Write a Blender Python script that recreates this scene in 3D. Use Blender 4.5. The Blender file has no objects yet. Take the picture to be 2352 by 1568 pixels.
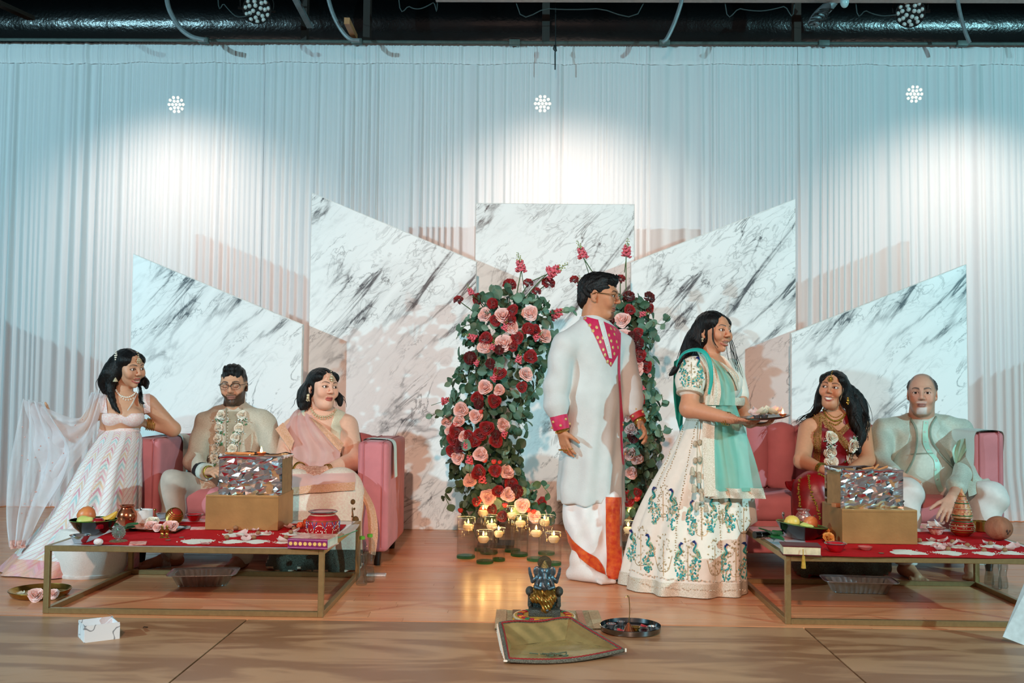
import bpy, bmesh, math, random
import numpy as np
from mathutils import Vector, Matrix
from mathutils.bvhtree import BVHTree
rnd = random.Random(7)
nrng = np.random.default_rng(11)
SC = bpy.context.scene
C = SC.collection
# ------------------------------------------------------------------ camera
FPX, CAMH = 2300.0, 1.05
_p, _y, _r = math.radians(2.64), math.radians(1.2), math.radians(0.58)
f0 = np.array([-math.sin(_y)*math.cos(_p), math.cos(_y)*math.cos(_p), math.sin(_p)])
_rt = np.array([math.cos(_y), math.sin(_y), 0.0]); _up = np.cross(_rt, f0)
r2 = math.cos(_r)*_rt + math.sin(_r)*_up
u2 = -math.sin(_r)*_rt + math.cos(_r)*_up
CO = np.array([0, 0, CAMH])
def ray(x, y): return f0 + (x-1176)/FPX*r2 - (y-784)/FPX*u2
def at(x, y, Y):
    d = ray(x, y); return CO + d*(Y/d[1])
def fl(x, y, z=0.0):
    d = ray(x, y); return CO + d*((z-CAMH)/d[2])
cd = bpy.data.cameras.new('camera'); cam = bpy.data.objects.new('camera', cd); C.objects.link(cam)
cd.sensor_width = 36; cd.lens = FPX/2352*36; cd.clip_end = 100
cam.matrix_world = Matrix(((r2[0], u2[0], -f0[0], CO[0]), (r2[1], u2[1], -f0[1], CO[1]), (r2[2], u2[2], -f0[2], CO[2]), (0, 0, 0, 1)))
SC.camera = cam
# ------------------------------------------------------------------ world, stage lights, exposure
W = bpy.data.worlds.new('hall'); SC.world = W; W.use_nodes = True
W.node_tree.nodes['Background'].inputs[0].default_value = (1.0, .80, .74, 1)
W.node_tree.nodes['Background'].inputs[1].default_value = 0.16
SC.view_settings.view_transform = 'Standard'; SC.view_settings.look = 'None'
SC.cycles.transparent_max_bounces = 40; SC.view_settings.exposure = 0.0; SC.view_settings.gamma = 1.0; SC.view_settings.use_curve_mapping = False
def spot(name, loc, aim, color, power, size=60, blend=.5, rad=.12):
    l = bpy.data.lights.new(name, 'SPOT'); l.energy = power; l.color = color; l.spot_size = math.radians(size); l.spot_blend = blend; l.shadow_soft_size = rad
    o = bpy.data.objects.new(name, l); C.objects.link(o); o.location = loc
    o.rotation_euler = (Vector(aim)-Vector(loc)).to_track_quat('-Z', 'Y').to_euler(); return o
# front-of-house truss, out of frame: cool white from house left, cyan from house right, warm pink from the centre
spot('front_light_left', (-7.2, 0.0, 3.75), (-.6, 6.8, 1.6), (.46, .86, 1.0), 2150, 88, .35, .07)
spot('front_light_right', (7.4, -.1, 3.75), (.8, 6.8, 1.6), (.40, .90, 1.0), 2100, 88, .35, .07)
spot('front_light_centre', (-.4, -2.6, 4.2), (0, 6.4, .5), (1.0, .60, .44), 1850, 50, 1.0, .10)
# lamps behind the sheer drape, pointing down and forward at it
for bx in (-3.05, .26, 3.55):
    spot('backlight', (bx, 9.62, 3.66), (bx, 8.35, .9), (1.0, .78, .66), 500, 112, 1.0, .10)
# ------------------------------------------------------------------ helpers: materials
def nd(t, kind, **kw):
    n = t.nodes.new(kind)
    for k, v in kw.items(): setattr(n, k, v)
    return n
def rgb(h):
    if isinstance(h, str):
        h = h.lstrip('#'); v = [int(h[i:i+2], 16)/255 for i in (0, 2, 4)]
        return tuple(((c+.055)/1.055)**2.4 if c > .04045 else c/12.92 for c in v)
    return tuple(h)
MATS = {}
def mat(name, col='#808080', rough=.5, metal=0, var=.12, scale=30, bump=0, bscale=None, sheen=0, trans=0, ior=1.45, alpha=1, emit=0, ecol=None, vcol=False, coat=0, col2=None, spec=.5, transl=0, stretch=(1, 1, 1)):
    """a principled material with noise-driven colour variation (and relief); vcol takes the colour from the mesh"""
    if name in MATS: return MATS[name]
    m = bpy.data.materials.new(name); m.use_nodes = True; t = m.node_tree; b = t.nodes['Principled BSDF']; out = t.nodes['Material Output']
    c = rgb(col)
    tc = nd(t, 'ShaderNodeTexCoord'); mp = nd(t, 'ShaderNodeMapping'); mp.inputs['Scale'].default_value = stretch
    t.links.new(tc.outputs['Object'], mp.inputs['Vector'])
    nz = nd(t, 'ShaderNodeTexNoise'); nz.inputs['Scale'].default_value = scale; nz.inputs['Detail'].default_value = 4
    t.links.new(mp.outputs[0], nz.inputs['Vector'])
    mx = nd(t, 'ShaderNodeMix', data_type='RGBA')
    rp = nd(t, 'ShaderNodeMapRange'); rp.inputs[1].default_value = .3; rp.inputs[2].default_value = .7
    t.links.new(nz.outputs['Fac'], rp.inputs[0]); t.links.new(rp.outputs[0], mx.inputs[0])
    c2 = rgb(col2) if col2 else tuple(max(0, x*(1-2*var)) for x in c)
    if vcol:
        at_ = nd(t, 'ShaderNodeVertexColor', layer_name='Col'); ml = nd(t, 'ShaderNodeMix', data_type='RGBA', blend_type='MULTIPLY'); ml.inputs[0].default_value = 1
        mx.inputs[6].default_value = (1, 1, 1, 1); mx.inputs[7].default_value = (1-2*var,)*3+(1,)
        t.links.new(at_.outputs[0], ml.inputs[6]); t.links.new(mx.outputs[2], ml.inputs[7]); t.links.new(ml.outputs[2], b.inputs['Base Color'])
    else:
        mx.inputs[6].default_value = c+(1,); mx.inputs[7].default_value = c2+(1,); t.links.new(mx.outputs[2], b.inputs['Base Color'])
    b.inputs['Roughness'].default_value = rough; b.inputs['Metallic'].default_value = metal; b.inputs['IOR'].default_value = ior
    b.inputs['Sheen Weight'].default_value = sheen; b.inputs['Transmission Weight'].default_value = trans; b.inputs['Alpha'].default_value = alpha
    b.inputs['Coat Weight'].default_value = coat; b.inputs['Specular IOR Level'].default_value = spec
    if emit: b.inputs['Emission Color'].default_value = rgb(ecol or col)+(1,); b.inputs['Emission Strength'].default_value = emit
    if bump:
        bn = nd(t, 'ShaderNodeBump'); bn.inputs['Strength'].default_value = bump; bn.inputs['Distance'].default_value = .01
        n2 = nd(t, 'ShaderNodeTexNoise'); n2.inputs['Scale'].default_value = bscale or scale*3; n2.inputs['Detail'].default_value = 3
        t.links.new(mp.outputs[0], n2.inputs['Vector']); t.links.new(n2.outputs['Fac'], bn.inputs['Height']); t.links.new(bn.outputs[0], b.inputs['Normal'])
    if transl:
        tr = nd(t, 'ShaderNodeBsdfTranslucent'); tr.inputs[0].default_value = c+(1,); ms = nd(t, 'ShaderNodeMixShader'); ms.inputs[0].default_value = transl
        t.links.new(b.outputs[0], ms.inputs[1]); t.links.new(tr.outputs[0], ms.inputs[2]); t.links.new(ms.outputs[0], out.inputs[0])
    MATS[name] = m; return m
def sheer(name, col, opac=.5, transl=.4):
    if name in MATS: return MATS[name]
    m = bpy.data.materials.new(name); m.use_nodes = True; t = m.node_tree; out = t.nodes['Material Output']; b = t.nodes['Principled BSDF']
    c = rgb(col)+(1,)
    tc = nd(t, 'ShaderNodeTexCoord'); nz = nd(t, 'ShaderNodeTexNoise'); nz.inputs['Scale'].default_value = 9; t.links.new(tc.outputs['Object'], nz.inputs[0])
    b.inputs['Base Color'].default_value = c; b.inputs['Roughness'].default_value = .6; b.inputs['Sheen Weight'].default_value = .2
    tr = nd(t, 'ShaderNodeBsdfTranslucent'); tr.inputs[0].default_value = c; tp = nd(t, 'ShaderNodeBsdfTransparent')
    m1 = nd(t, 'ShaderNodeMixShader'); m1.inputs[0].default_value = transl; t.links.new(b.outputs[0], m1.inputs[1]); t.links.new(tr.outputs[0], m1.inputs[2])
    lw = nd(t, 'ShaderNodeLayerWeight'); lw.inputs[0].default_value = .35
    ad = nd(t, 'ShaderNodeMath', operation='MULTIPLY_ADD'); ad.inputs[1].default_value = .5; ad.inputs[2].default_value = opac-.12; t.links.new(lw.outputs['Facing'], ad.inputs[0])
    a2 = nd(t, 'ShaderNodeMath', operation='MULTIPLY_ADD', use_clamp=True); a2.inputs[1].default_value = .24; t.links.new(nz.outputs['Fac'], a2.inputs[0]); t.links.new(ad.outputs[0], a2.inputs[2])
    m2 = nd(t, 'ShaderNodeMixShader'); t.links.new(a2.outputs[0], m2.inputs[0]); t.links.new(tp.outputs[0], m2.inputs[1]); t.links.new(m1.outputs[0], m2.inputs[2]); t.links.new(m2.outputs[0], out.inputs[0])
    MATS[name] = m; return m
# ------------------------------------------------------------------ helpers: objects
def tag(o, label=None, cat=None, group=None, kind=None):
    if label: o['label'] = label
    if cat: o['category'] = cat
    if group: o['group'] = group
    if kind: o['kind'] = kind
    return o
def thing(name, loc, label, cat, group=None):
    o = bpy.data.objects.new(name, None); C.objects.link(o); o.location = Vector([float(v) for v in loc]); o.empty_display_size = .05
    return tag(o, label, cat, group)
def wloc(o):
    v = Vector((0, 0, 0))
    while o is not None: v += o.location; o = o.parent
    return v
def unit(v):
    v = np.asarray(v, float); return v/(np.linalg.norm(v)+1e-12)
def frame(d):
    d = unit(d); a = np.array([0, 0, 1.]) if abs(d[2]) < .9 else np.array([1., 0, 0])
    x = unit(np.cross(a, d)); return x, np.cross(d, x), d
def smooth_path(pts, n=4):
    """Catmull-Rom through points"""
    P = [np.asarray(p, float) for p in pts]
    if len(P) < 3: return [P[0]+(P[-1]-P[0])*t for t in np.linspace(0, 1, n+1)]
    P = [2*P[0]-P[1]]+P+[2*P[-1]-P[-2]]; o = []
    for i in range(1, len(P)-2):
        for k in range(n):
            t = k/n; o.append(.5*((2*P[i])+(P[i+1]-P[i-1])*t+(2*P[i-1]-5*P[i]+4*P[i+1]-P[i+2])*t*t+(3*P[i]-P[i-1]-3*P[i+1]+P[i+2])*t**3))
    return o+[P[-2]]
class MB:
    """collects vertices, faces and colours; build() links them as ONE mesh object"""
    def __init__(s): s.v = []; s.f = []; s.c = []; s.m = []; s.cc = (1, 1, 1); s.mi = 0
    def add(s, V, F, col=None):
        k = len(s.v); s.v += [tuple(map(float, p)) for p in V]; s.f += [tuple(i+k for i in f) for f in F]; s.m += [s.mi]*len(F)
        s.c += [col or s.cc]*len(V) if not isinstance(col, (list, np.ndarray)) else [tuple(c) for c in col]
        return s
    def box(s, c, d, R=None, col=None):
        c = np.asarray(c, float); h = np.asarray(d, float)/2
        P = np.array([(x, y, z) for x in (-1, 1) for y in (-1, 1) for z in (-1, 1)])*h
        if R is not None: P = P@np.asarray(R).T
        return s.add(P+c, [(0, 1, 3, 2), (4, 6, 7, 5), (0, 4, 5, 1), (2, 3, 7, 6), (0, 2, 6, 4), (1, 5, 7, 3)], col)
    def rbox(s, c, d, b=.02, seg=3, R=None, taper=None):
        bm = bmesh.new(); bmesh.ops.create_cube(bm, size=1)
        for v in bm.verts: v.co = Vector((v.co.x*d[0], v.co.y*d[1], v.co.z*d[2]))
        bmesh.ops.bevel(bm, geom=list(bm.edges), offset=b, segments=seg, profile=.6, affect='EDGES')
        P = np.array([v.co[:] for v in bm.verts])
        if taper: P[:, :2] *= (1+(taper-1)*(.5-P[:, 2:3]/d[2]))
        if R is not None: P = P@np.asarray(R).T
        s.add(P+np.asarray(c, float), [[v.index for v in f.verts] for f in bm.faces]); bm.free(); return s
    def tube(s, pts, r, n=8, cap=True, flat=1.0, col=None):
        P = [np.asarray(p, float) for p in pts]; m = len(P)
        rr = list(r) if isinstance(r, (list, tuple, np.ndarray)) else [r]*m
        V = []; F = []; px = None
        for i in range(m):
            d = unit(P[min(i+1, m-1)]-P[max(i-1, 0)])
            if px is None: x, y, _ = frame(d)
            else: x = unit(px-d*np.dot(px, d)); y = np.cross(d, x)
            px = x
            for k in range(n):
                a = 2*math.pi*k/n; V.append(P[i]+rr[i]*(math.cos(a)*x+flat*math.sin(a)*y))
        for i in range(m-1):
            for k in range(n): F.append((i*n+k, i*n+(k+1) % n, (i+1)*n+(k+1) % n, (i+1)*n+k))
        if cap: F.append(tuple(range(n))[::-1]); F.append(tuple((m-1)*n+k for k in range(n)))
        return s.add(V, F, col)
    def lathe(s, prof, c=(0, 0, 0), n=24, axis=(0, 0, 1), sx=1, sy=1, col=None, wob=None):
        x, y, z = frame(axis) if tuple(axis) != (0, 0, 1) else (np.array([1., 0, 0]), np.array([0, 1., 0]), np.array([0, 0, 1.]))
        V = []; F = []; c = np.asarray(c, float); m = len(prof)
        for r, h in prof:
            for k in range(n):
                a = 2*math.pi*k/n; q = r*(wob(a, h) if wob else 1); V.append(c+q*sx*math.cos(a)*x+q*sy*math.sin(a)*y+h*z)
        for i in range(m-1):
            for k in range(n): F.append((i*n+k, i*n+(k+1) % n, (i+1)*n+(k+1) % n, (i+1)*n+k))
        if prof[0][0] > 1e-6: F.append(tuple(range(n))[::-1])
        if prof[-1][0] > 1e-6: F.append(tuple((m-1)*n+k for k in range(n)))
        return s.add(V, F, col)
    def ball(s, c, r, n=10, m=7, R=None, col=None):
        r = np.asarray(r if hasattr(r, '__len__') else (r, r, r), float); c = np.asarray(c, float)
        V = [(0, 0, -1.)]+[(math.cos(2*math.pi*k/n)*math.sin(math.pi*i/m), math.sin(2*math.pi*k/n)*math.sin(math.pi*i/m), -math.cos(math.pi*i/m)) for i in range(1, m) for k in range(n)]+[(0, 0, 1.)]
        P = np.array(V)*r
        if R is not None: P = P@np.asarray(R).T
        F = [(0, 1+(k+1) % n, 1+k) for k in range(n)]
        for i in range(m-2):
            for k in range(n): F.append((1+i*n+k, 1+i*n+(k+1) % n, 1+(i+1)*n+(k+1) % n, 1+(i+1)*n+k))
        L = len(V)-1; F += [(L, 1+(m-2)*n+k, 1+(m-2)*n+(k+1) % n) for k in range(n)]
        return s.add(P+c, F, col)
    def grid(s, G, close=False, col=None):
        """G: array (nu, nv, 3)"""
        G = np.asarray(G, float); a, b = G.shape[:2]; F = []
        for i in range(a-1):
            for j in range(b if close else b-1): F.append((i*b+j, i*b+(j+1) % b, (i+1)*b+(j+1) % b, (i+1)*b+j))
        if isinstance(col, np.ndarray): col = col.reshape(-1, 3)
        return s.add(G.reshape(-1, 3), F, col)
    def prism(s, poly, thick, c=(0, 0, 0), R=None, col=None):
        """2D outline in x/z extruded along y by thick"""
        n = len(poly); V = [(x, -thick/2, z) for x, z in poly]+[(x, thick/2, z) for x, z in poly]
        P = np.array(V)
        if R is not None: P = P@np.asarray(R).T
        F = [tuple(range(n)), tuple(range(2*n-1, n-1, -1))]+[(i, i+n, (i+1) % n+n, (i+1) % n) for i in range(n)]
        return s.add(P+np.asarray(c, float), F, col)
    def mesh(s, name, mats, smooth=True, sharp=None):
        me = bpy.data.meshes.new(name); me.from_pydata(s.v, [], s.f)
        for m in (mats if isinstance(mats, (list, tuple)) else [mats]): me.materials.append(m)
        if isinstance(mats, (list, tuple)) and len(mats) > 1: me.polygons.foreach_set('material_index', s.m)
        ca = me.color_attributes.new('Col', 'FLOAT_COLOR', 'POINT')
        ca.data.foreach_set('color', np.hstack([np.array(s.c, float).reshape(-1, 3), np.ones((len(s.v), 1))]).ravel().astype(np.float32))
        me.polygons.foreach_set('use_smooth', [smooth]*len(s.f)); me.update()
        if smooth and sharp: me.set_sharp_from_angle(angle=math.radians(sharp))
        return me
    def build(s, name, mats, parent=None, smooth=True, sharp=40, local=False, origin=None):
        if not local:
            A = np.array(s.v)
            if parent is not None: off = np.array(wloc(parent))
            elif origin is not None: off = np.asarray(origin, float)
            else: off = np.array([(A[:, 0].min()+A[:, 0].max())/2, (A[:, 1].min()+A[:, 1].max())/2, A[:, 2].min()])
            s.v = [tuple(p) for p in A-off]
        o = bpy.data.objects.new(name, s.mesh(name, mats, smooth, sharp)); C.objects.link(o)
        if parent is not None: o.parent = parent
        elif not local: o.location = Vector([float(v) for v in off])
        return o
def link(name, me, parent=None, loc=(0, 0, 0), R=None, sc=1.0):
    o = bpy.data.objects.new(name, me); C.objects.link(o)
    M = Matrix.Translation(Vector([float(v) for v in loc]))
    if R is not None: M = M @ Matrix([[float(R[i][j]) for j in range(3)] for i in range(3)]).to_4x4()
    o.parent = parent; o.matrix_local = M @ Matrix.Scale(sc, 4); return o
def rotz(a): c, s = math.cos(a), math.sin(a); return np.array([[c, -s, 0], [s, c, 0], [0, 0, 1.]])
def rotx(a): c, s = math.cos(a), math.sin(a); return np.array([[1., 0, 0], [0, c, -s], [0, s, c]])
def roty(a): c, s = math.cos(a), math.sin(a); return np.array([[c, 0, s], [0, 1., 0], [-s, 0, c]])
def facing(d, up=(0, 0, 1)):
    """rotation whose local z points along d"""
    z = unit(d); x = np.cross(up, z)
    x = unit(x) if np.linalg.norm(x) > 1e-5 else np.array([1., 0, 0]); return np.stack([x, np.cross(z, x), z], 1)
# ------------------------------------------------------------------ helpers: smooth blended solids (distance field + surface nets)
class SDF:
    def __init__(s, lo, hi, h):
        s.lo = np.asarray(lo, np.float32); s.h = h; s.n = np.ceil((np.asarray(hi)-np.asarray(lo))/h).astype(int)+1
        s.f = np.full(s.n, .5, np.float32)
    def _box(s, a, b, pad):
        i0 = np.clip(np.floor((a-pad-s.lo)/s.h).astype(int), 0, s.n); i1 = np.clip(np.ceil((b+pad-s.lo)/s.h).astype(int)+1, 0, s.n)
        if np.any(i1 <= i0): return None
        g = [s.lo[k]+s.h*np.arange(i0[k], i1[k], dtype=np.float32) for k in range(3)]
        return tuple(slice(i0[k], i1[k]) for k in range(3)), np.stack(np.meshgrid(*g, indexing='ij'), -1)
    def _mix(s, sl, d, k, sub):
        a = s.f[sl]
        if sub: d = -d; h = np.maximum(k-np.abs(a-d), 0)/k; s.f[sl] = np.maximum(a, d)+h*h*k*.25
        else: h = np.maximum(k-np.abs(a-d), 0)/k; s.f[sl] = np.minimum(a, d)-h*h*k*.25
    def cone(s, a, b, ra, rb=None, k=.01, sub=False, q=None, fwd=None):
        """round cone; q squashes it along direction fwd"""
        a = np.asarray(a, float); b = np.asarray(b, float); rb = ra if rb is None else rb; m = max(ra, rb)*(1 if q is None else max(1, q))
        r = s._box(np.minimum(a, b), np.maximum(a, b), m+k+3*s.h)
        if r is None: return s
        sl, P = r; A = a.astype(np.float32); ab = (b-a).astype(np.float32)
        D = P-A
        if q is not None:
            F = unit(fwd).astype(np.float32); dd = D@F; D = D+(dd/q-dd)[..., None]*F; ab = ab+(ab@F/q-ab@F)*F
        t = np.clip(D@ab/max(float(ab@ab), 1e-12), 0, 1)
        d = np.sqrt(((D-t[..., None]*ab)**2).sum(-1))-(ra+t*(rb-ra))
        if q is not None: d = d*min(1, q)**.5
        s._mix(sl, d, k, sub); return s
    def chain(s, pts, rs, k=.01, **kw):
        for i in range(len(pts)-1): s.cone(pts[i], pts[i+1], rs[i], rs[i+1], k, **kw)
        return s
    def ell(s, c, r, R=None, k=.01, sub=False):
        c = np.asarray(c, float); r = np.asarray(r, float); m = r.max()
        b = s._box(c, c, m+k+3*s.h)
        if b is None: return s
        sl, P = b; D = P-c.astype(np.float32)
        if R is not None: D = D@np.asarray(R, np.float32)
        k0 = np.sqrt(((D/r)**2).sum(-1)); k1 = np.sqrt(((D/(r*r))**2).sum(-1))+1e-9
        s._mix(sl, (k0*(k0-1)/k1).astype(np.float32), k, sub); return s
    def box(s, c, d, R=None, rr=.005, k=.01, sub=False):
        c = np.asarray(c, float); hd = np.asarray(d, float)/2
        b = s._box(c, c, np.linalg.norm(hd)+k+3*s.h)
        if b is None: return s
        sl, P = b; D = P-c.astype(np.float32)
        if R is not None: D = D@np.asarray(R, np.float32)
        q = np.abs(D)-(hd-rr); s._mix(sl, (np.sqrt((np.maximum(q, 0)**2).sum(-1))+np.minimum(q.max(-1), 0)-rr).astype(np.float32), k, sub); return s
    def cut(s, p, n):
        """keep the side of the plane against n"""
        g = [s.lo[k]+s.h*np.arange(s.n[k], dtype=np.float32) for k in range(3)]; n = unit(n); p = np.asarray(p, float)
        d = ((g[0]-p[0])*n[0])[:, None, None]+((g[1]-p[1])*n[1])[None, :, None]+((g[2]-p[2])*n[2])[None, None, :]
        s.f = np.maximum(s.f, d.astype(np.float32)); return s
    def wave(s, fn, lim=.05):
        """displace the surface by fn(points)"""
        idx = np.nonzero(np.abs(s.f) < lim); P = np.stack(idx, -1)*s.h+s.lo
        s.f[idx] += fn(P).astype(np.float32); return s
    def mesh(s):
        f = s.f; f[0] = f[-1] = .1; f[:, 0] = f[:, -1] = .1; f[:, :, 0] = f[:, :, -1] = .1
        ins = f < 0
        c = np.zeros(np.array(f.shape)-1, np.int8)
        for o in np.ndindex(2, 2, 2): c += ins[o[0]:f.shape[0]-1+o[0], o[1]:f.shape[1]-1+o[1], o[2]:f.shape[2]-1+o[2]]
        I, J, K = np.nonzero((c > 0) & (c < 8)); n = len(I)
        ids = np.full(c.shape, -1, np.int64); ids[I, J, K] = np.arange(n)
        acc = np.zeros((n, 3)); cnt = np.zeros(n)
        cs = [np.array(o) for o in np.ndindex(2, 2, 2)]
        for a in cs:
            for b in cs:
                if (b-a).sum() == 1 and np.abs(b-a).sum() == 1:
                    fa = f[I+a[0], J+a[1], K+a[2]]; fb = f[I+b[0], J+b[1], K+b[2]]; x = (fa < 0) != (fb < 0)
                    t = (fa/(fa-fb+1e-20))[x]; acc[x] += a+t[:, None]*(b-a); cnt[x] += 1
        V = s.lo+s.h*(np.stack([I, J, K], -1)+acc/cnt[:, None])
        Q = []
        for ax in range(3):
            u, w = [(1, 2), (2, 0), (0, 1)][ax]
            sl0 = [slice(None)]*3; sl1 = [slice(None)]*3; sl0[ax] = slice(0, -1); sl1[ax] = slice(1, None)
            A = ins[tuple(sl0)]; B = ins[tuple(sl1)]; E = np.stack(np.nonzero(A != B), -1)
            E = E[(E[:, u] > 0) & (E[:, w] > 0) & (E[:, u] < f.shape[u]-1) & (E[:, w] < f.shape[w]-1)]
            if not len(E): continue
            fl_ = A[E[:, 0], E[:, 1], E[:, 2]]
            def cell(du, dw):
                e = E.copy(); e[:, u] += du; e[:, w] += dw; return ids[e[:, 0], e[:, 1], e[:, 2]]
            q = np.stack([cell(-1, -1), cell(0, -1), cell(0, 0), cell(-1, 0)], -1); q[~fl_] = q[~fl_][:, ::-1]; Q.append(q)
        return V, np.concatenate(Q) if Q else np.zeros((0, 4), int)
def relax(V, F, it=1, w=.5):
    E = np.concatenate([F[:, [0, 1]], F[:, [1, 2]], F[:, [2, 3]], F[:, [3, 0]]])
    for _ in range(it):
        A = np.zeros_like(V); n = np.zeros(len(V)); np.add.at(A, E[:, 0], V[E[:, 1]]); np.add.at(A, E[:, 1], V[E[:, 0]]); np.add.at(n, E[:, 0], 1); np.add.at(n, E[:, 1], 1)
        V = V*(1-w)+w*A/n[:, None]
    return V
def raw_obj(name, V, F, mats, parent=None, col=None, origin=None):
    """fast path for the blended solids (numpy arrays, quads)"""
    V = np.asarray(V, float); off = np.array(wloc(parent)) if parent is not None else (np.asarray(origin, float) if origin is not None else np.array([(V[:, 0].min()+V[:, 0].max())/2, (V[:, 1].min()+V[:, 1].max())/2, V[:, 2].min()]))
    me = bpy.data.meshes.new(name); nV, nF = len(V), len(F)
    me.vertices.add(nV); me.vertices.foreach_set('co', (V-off).ravel().astype(np.float32))
    me.loops.add(nF*4); me.loops.foreach_set('vertex_index', F.ravel().astype(np.int32))
    me.polygons.add(nF); me.polygons.foreach_set('loop_start', np.arange(0, nF*4, 4, dtype=np.int32))
    me.update(calc_edges=True)
    for m in (mats if isinstance(mats, (list, tuple)) else [mats]): me.materials.append(m)
    if col is None: col = np.ones((nV, 3))
    ca = me.color_attributes.new('Col', 'FLOAT_COLOR', 'POINT'); ca.data.foreach_set('color', np.hstack([col, np.ones((nV, 1))]).ravel().astype(np.float32))
    me.polygons.foreach_set('use_smooth', np.ones(nF, bool)); me.validate()
    o = bpy.data.objects.new(name, me); C.objects.link(o)
    if parent is not None: o.parent = parent
    else: o.location = Vector([float(v) for v in off])
    return o
# ------------------------------------------------------------------ helpers: trimmings laid onto a surface
class Surf:
    """a surface that trimmings can be laid on, found by looking along rays"""
    def __init__(s, V=None, F=None): s.V = []; s.F = []; s.n = 0; s.b = None; (s.add(V, F) if V is not None else None)
    def add(s, V, F): s.V += [tuple(map(float, p)) for p in V]; s.F += [tuple(int(i)+s.n for i in f) for f in F]; s.n = len(s.V); s.b = None; return s
    def hit(s, x, y):
        if s.b is None: s.b = BVHTree.FromPolygons(s.V, s.F)
        d = ray(x, y); p, n, i, dist = s.b.ray_cast(Vector(CO), Vector(d))
        if p is None: return None
        n = np.array(n); n = -n if n@d > 0 else n
        return np.array(p), n
    def near(s, p):
        if s.b is None: s.b = BVHTree.FromPolygons(s.V, s.F)
        q, n, i, d = s.b.find_nearest(Vector([float(v) for v in p])); return np.array(q), np.array(n)
def inside_poly(x, y, P):
    c = False; j = len(P)-1
    for i in range(len(P)):
        if (P[i][1] > y) != (P[j][1] > y) and x < (P[j][0]-P[i][0])*(y-P[i][1])/(P[j][1]-P[i][1])+P[i][0]: c = not c
        j = i
    return c
def patch(mb, S, rows, nu=8, off=.003, th=.003, col=None):
    """rows: list of (xl,yl,xr,yr); a strip of cloth laid on S between left and right edges"""
    G = []
    for (xl, yl, xr, yr) in rows:
        r_ = []
        for t in np.linspace(0, 1, nu):
            h = S.hit(xl+(xr-xl)*t, yl+(yr-yl)*t); r_.append(None if h is None else h[0]+h[1]*off)
        G.append(r_)
    V = []; F = []; ix = {}
    for i, r_ in enumerate(G):
        for j, p in enumerate(r_):
            if p is not None: ix[i, j] = len(V); V.append(p)
    for i in range(len(G)-1):
        for j in range(nu-1):
            q = [(i, j), (i+1, j), (i+1, j+1), (i, j+1)]
            if all(k in ix for k in q):
                pts = [V[ix[k]] for k in q]
                if max(np.linalg.norm(pts[0]-pts[2]), np.linalg.norm(pts[1]-pts[3])) < .12: F.append(tuple(ix[k] for k in q))
    if F: mb.add(V, F, col)
    return mb
def rows_of(left, right, n):
    """left/right: polylines [(x,y)..]; resampled to n rows"""
    def rs(P):
        P = np.asarray(smooth_path([np.array([a, b, 0.]) for a, b in P], 6))[:, :2]; L = np.r_[0, np.cumsum(np.linalg.norm(np.diff(P, axis=0), axis=1))]
        t = np.linspace(0, L[-1], n); return np.stack([np.interp(t, L, P[:, 0]), np.interp(t, L, P[:, 1])], -1)
    a, b = rs(left), rs(right); return [(a[i][0], a[i][1], b[i][0], b[i][1]) for i in range(n)]
def stroke(mb, S, pts, r=.004, off=.0, n=5, col=None, sub=4, flat=.6):
    P = smooth_path([np.array([a, b, 0.]) for a, b in pts], sub); Q = []
    for p in P:
        h = S.hit(p[0], p[1])
        if h is not None: Q.append(h[0]+h[1]*(r*.5+off))
    if len(Q) > 1: mb.tube(Q, r, n, col=col)
    return mb
def beads(mb, S, pts, r, step=None, off=0, col=None, jit=0, n=6, m=4):
    """round beads along a line of pixels laid on S"""
    P = np.asarray(smooth_path([np.array([a, b, 0.]) for a, b in pts], 6))[:, :2]; L = np.r_[0, np.cumsum(np.linalg.norm(np.diff(P, axis=0), axis=1))]
    for t in np.arange(0, L[-1]+.01, step or 4):
        x, y = np.interp(t, L, P[:, 0])+rnd.uniform(-jit, jit), np.interp(t, L, P[:, 1])+rnd.uniform(-jit, jit); h = S.hit(x, y)
        if h is not None: mb.ball(h[0]+h[1]*(r*.4+off), r, n, m, col=col() if callable(col) else col)
    return mb
def sheet(L, R, nu=16, nv=24, waves=4, amp=.015, seed=0, wfn=None):
    """cloth between two edges given as (px,py,Y) points; returns grid (nv, nu, 3)"""
    def rs(P):
        Q = np.asarray(smooth_path([at(*p) for p in P], 6)); l = np.r_[0, np.cumsum(np.linalg.norm(np.diff(Q, axis=0), axis=1))]
        t = np.linspace(0, l[-1], nv); return np.stack([np.interp(t, l, Q[:, k]) for k in range(3)], -1)
    a, b = rs(L), rs(R); G = np.zeros((nv, nu, 3)); g = np.random.default_rng(seed); ph = g.uniform(0, 6.3, 3)
    for i in range(nv):
        v = i/(nv-1)
        for j in range(nu):
            u = j/(nu-1); p = a[i]+(b[i]-a[i])*u
            w = amp*(math.sin(waves*2*math.pi*u+ph[0]+.8*math.sin(3*v+ph[1]))+.5*math.sin(waves*3.7*u*2+ph[2]+2*v))*(wfn(u, v) if wfn else 1)
            G[i, j] = p+np.array([0, -1., .0])*w
    return G
def single(name, mb, m, label, cat, group=None, smooth=True): return tag(mb.build(name, m, smooth=smooth), label, cat, group)
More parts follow.
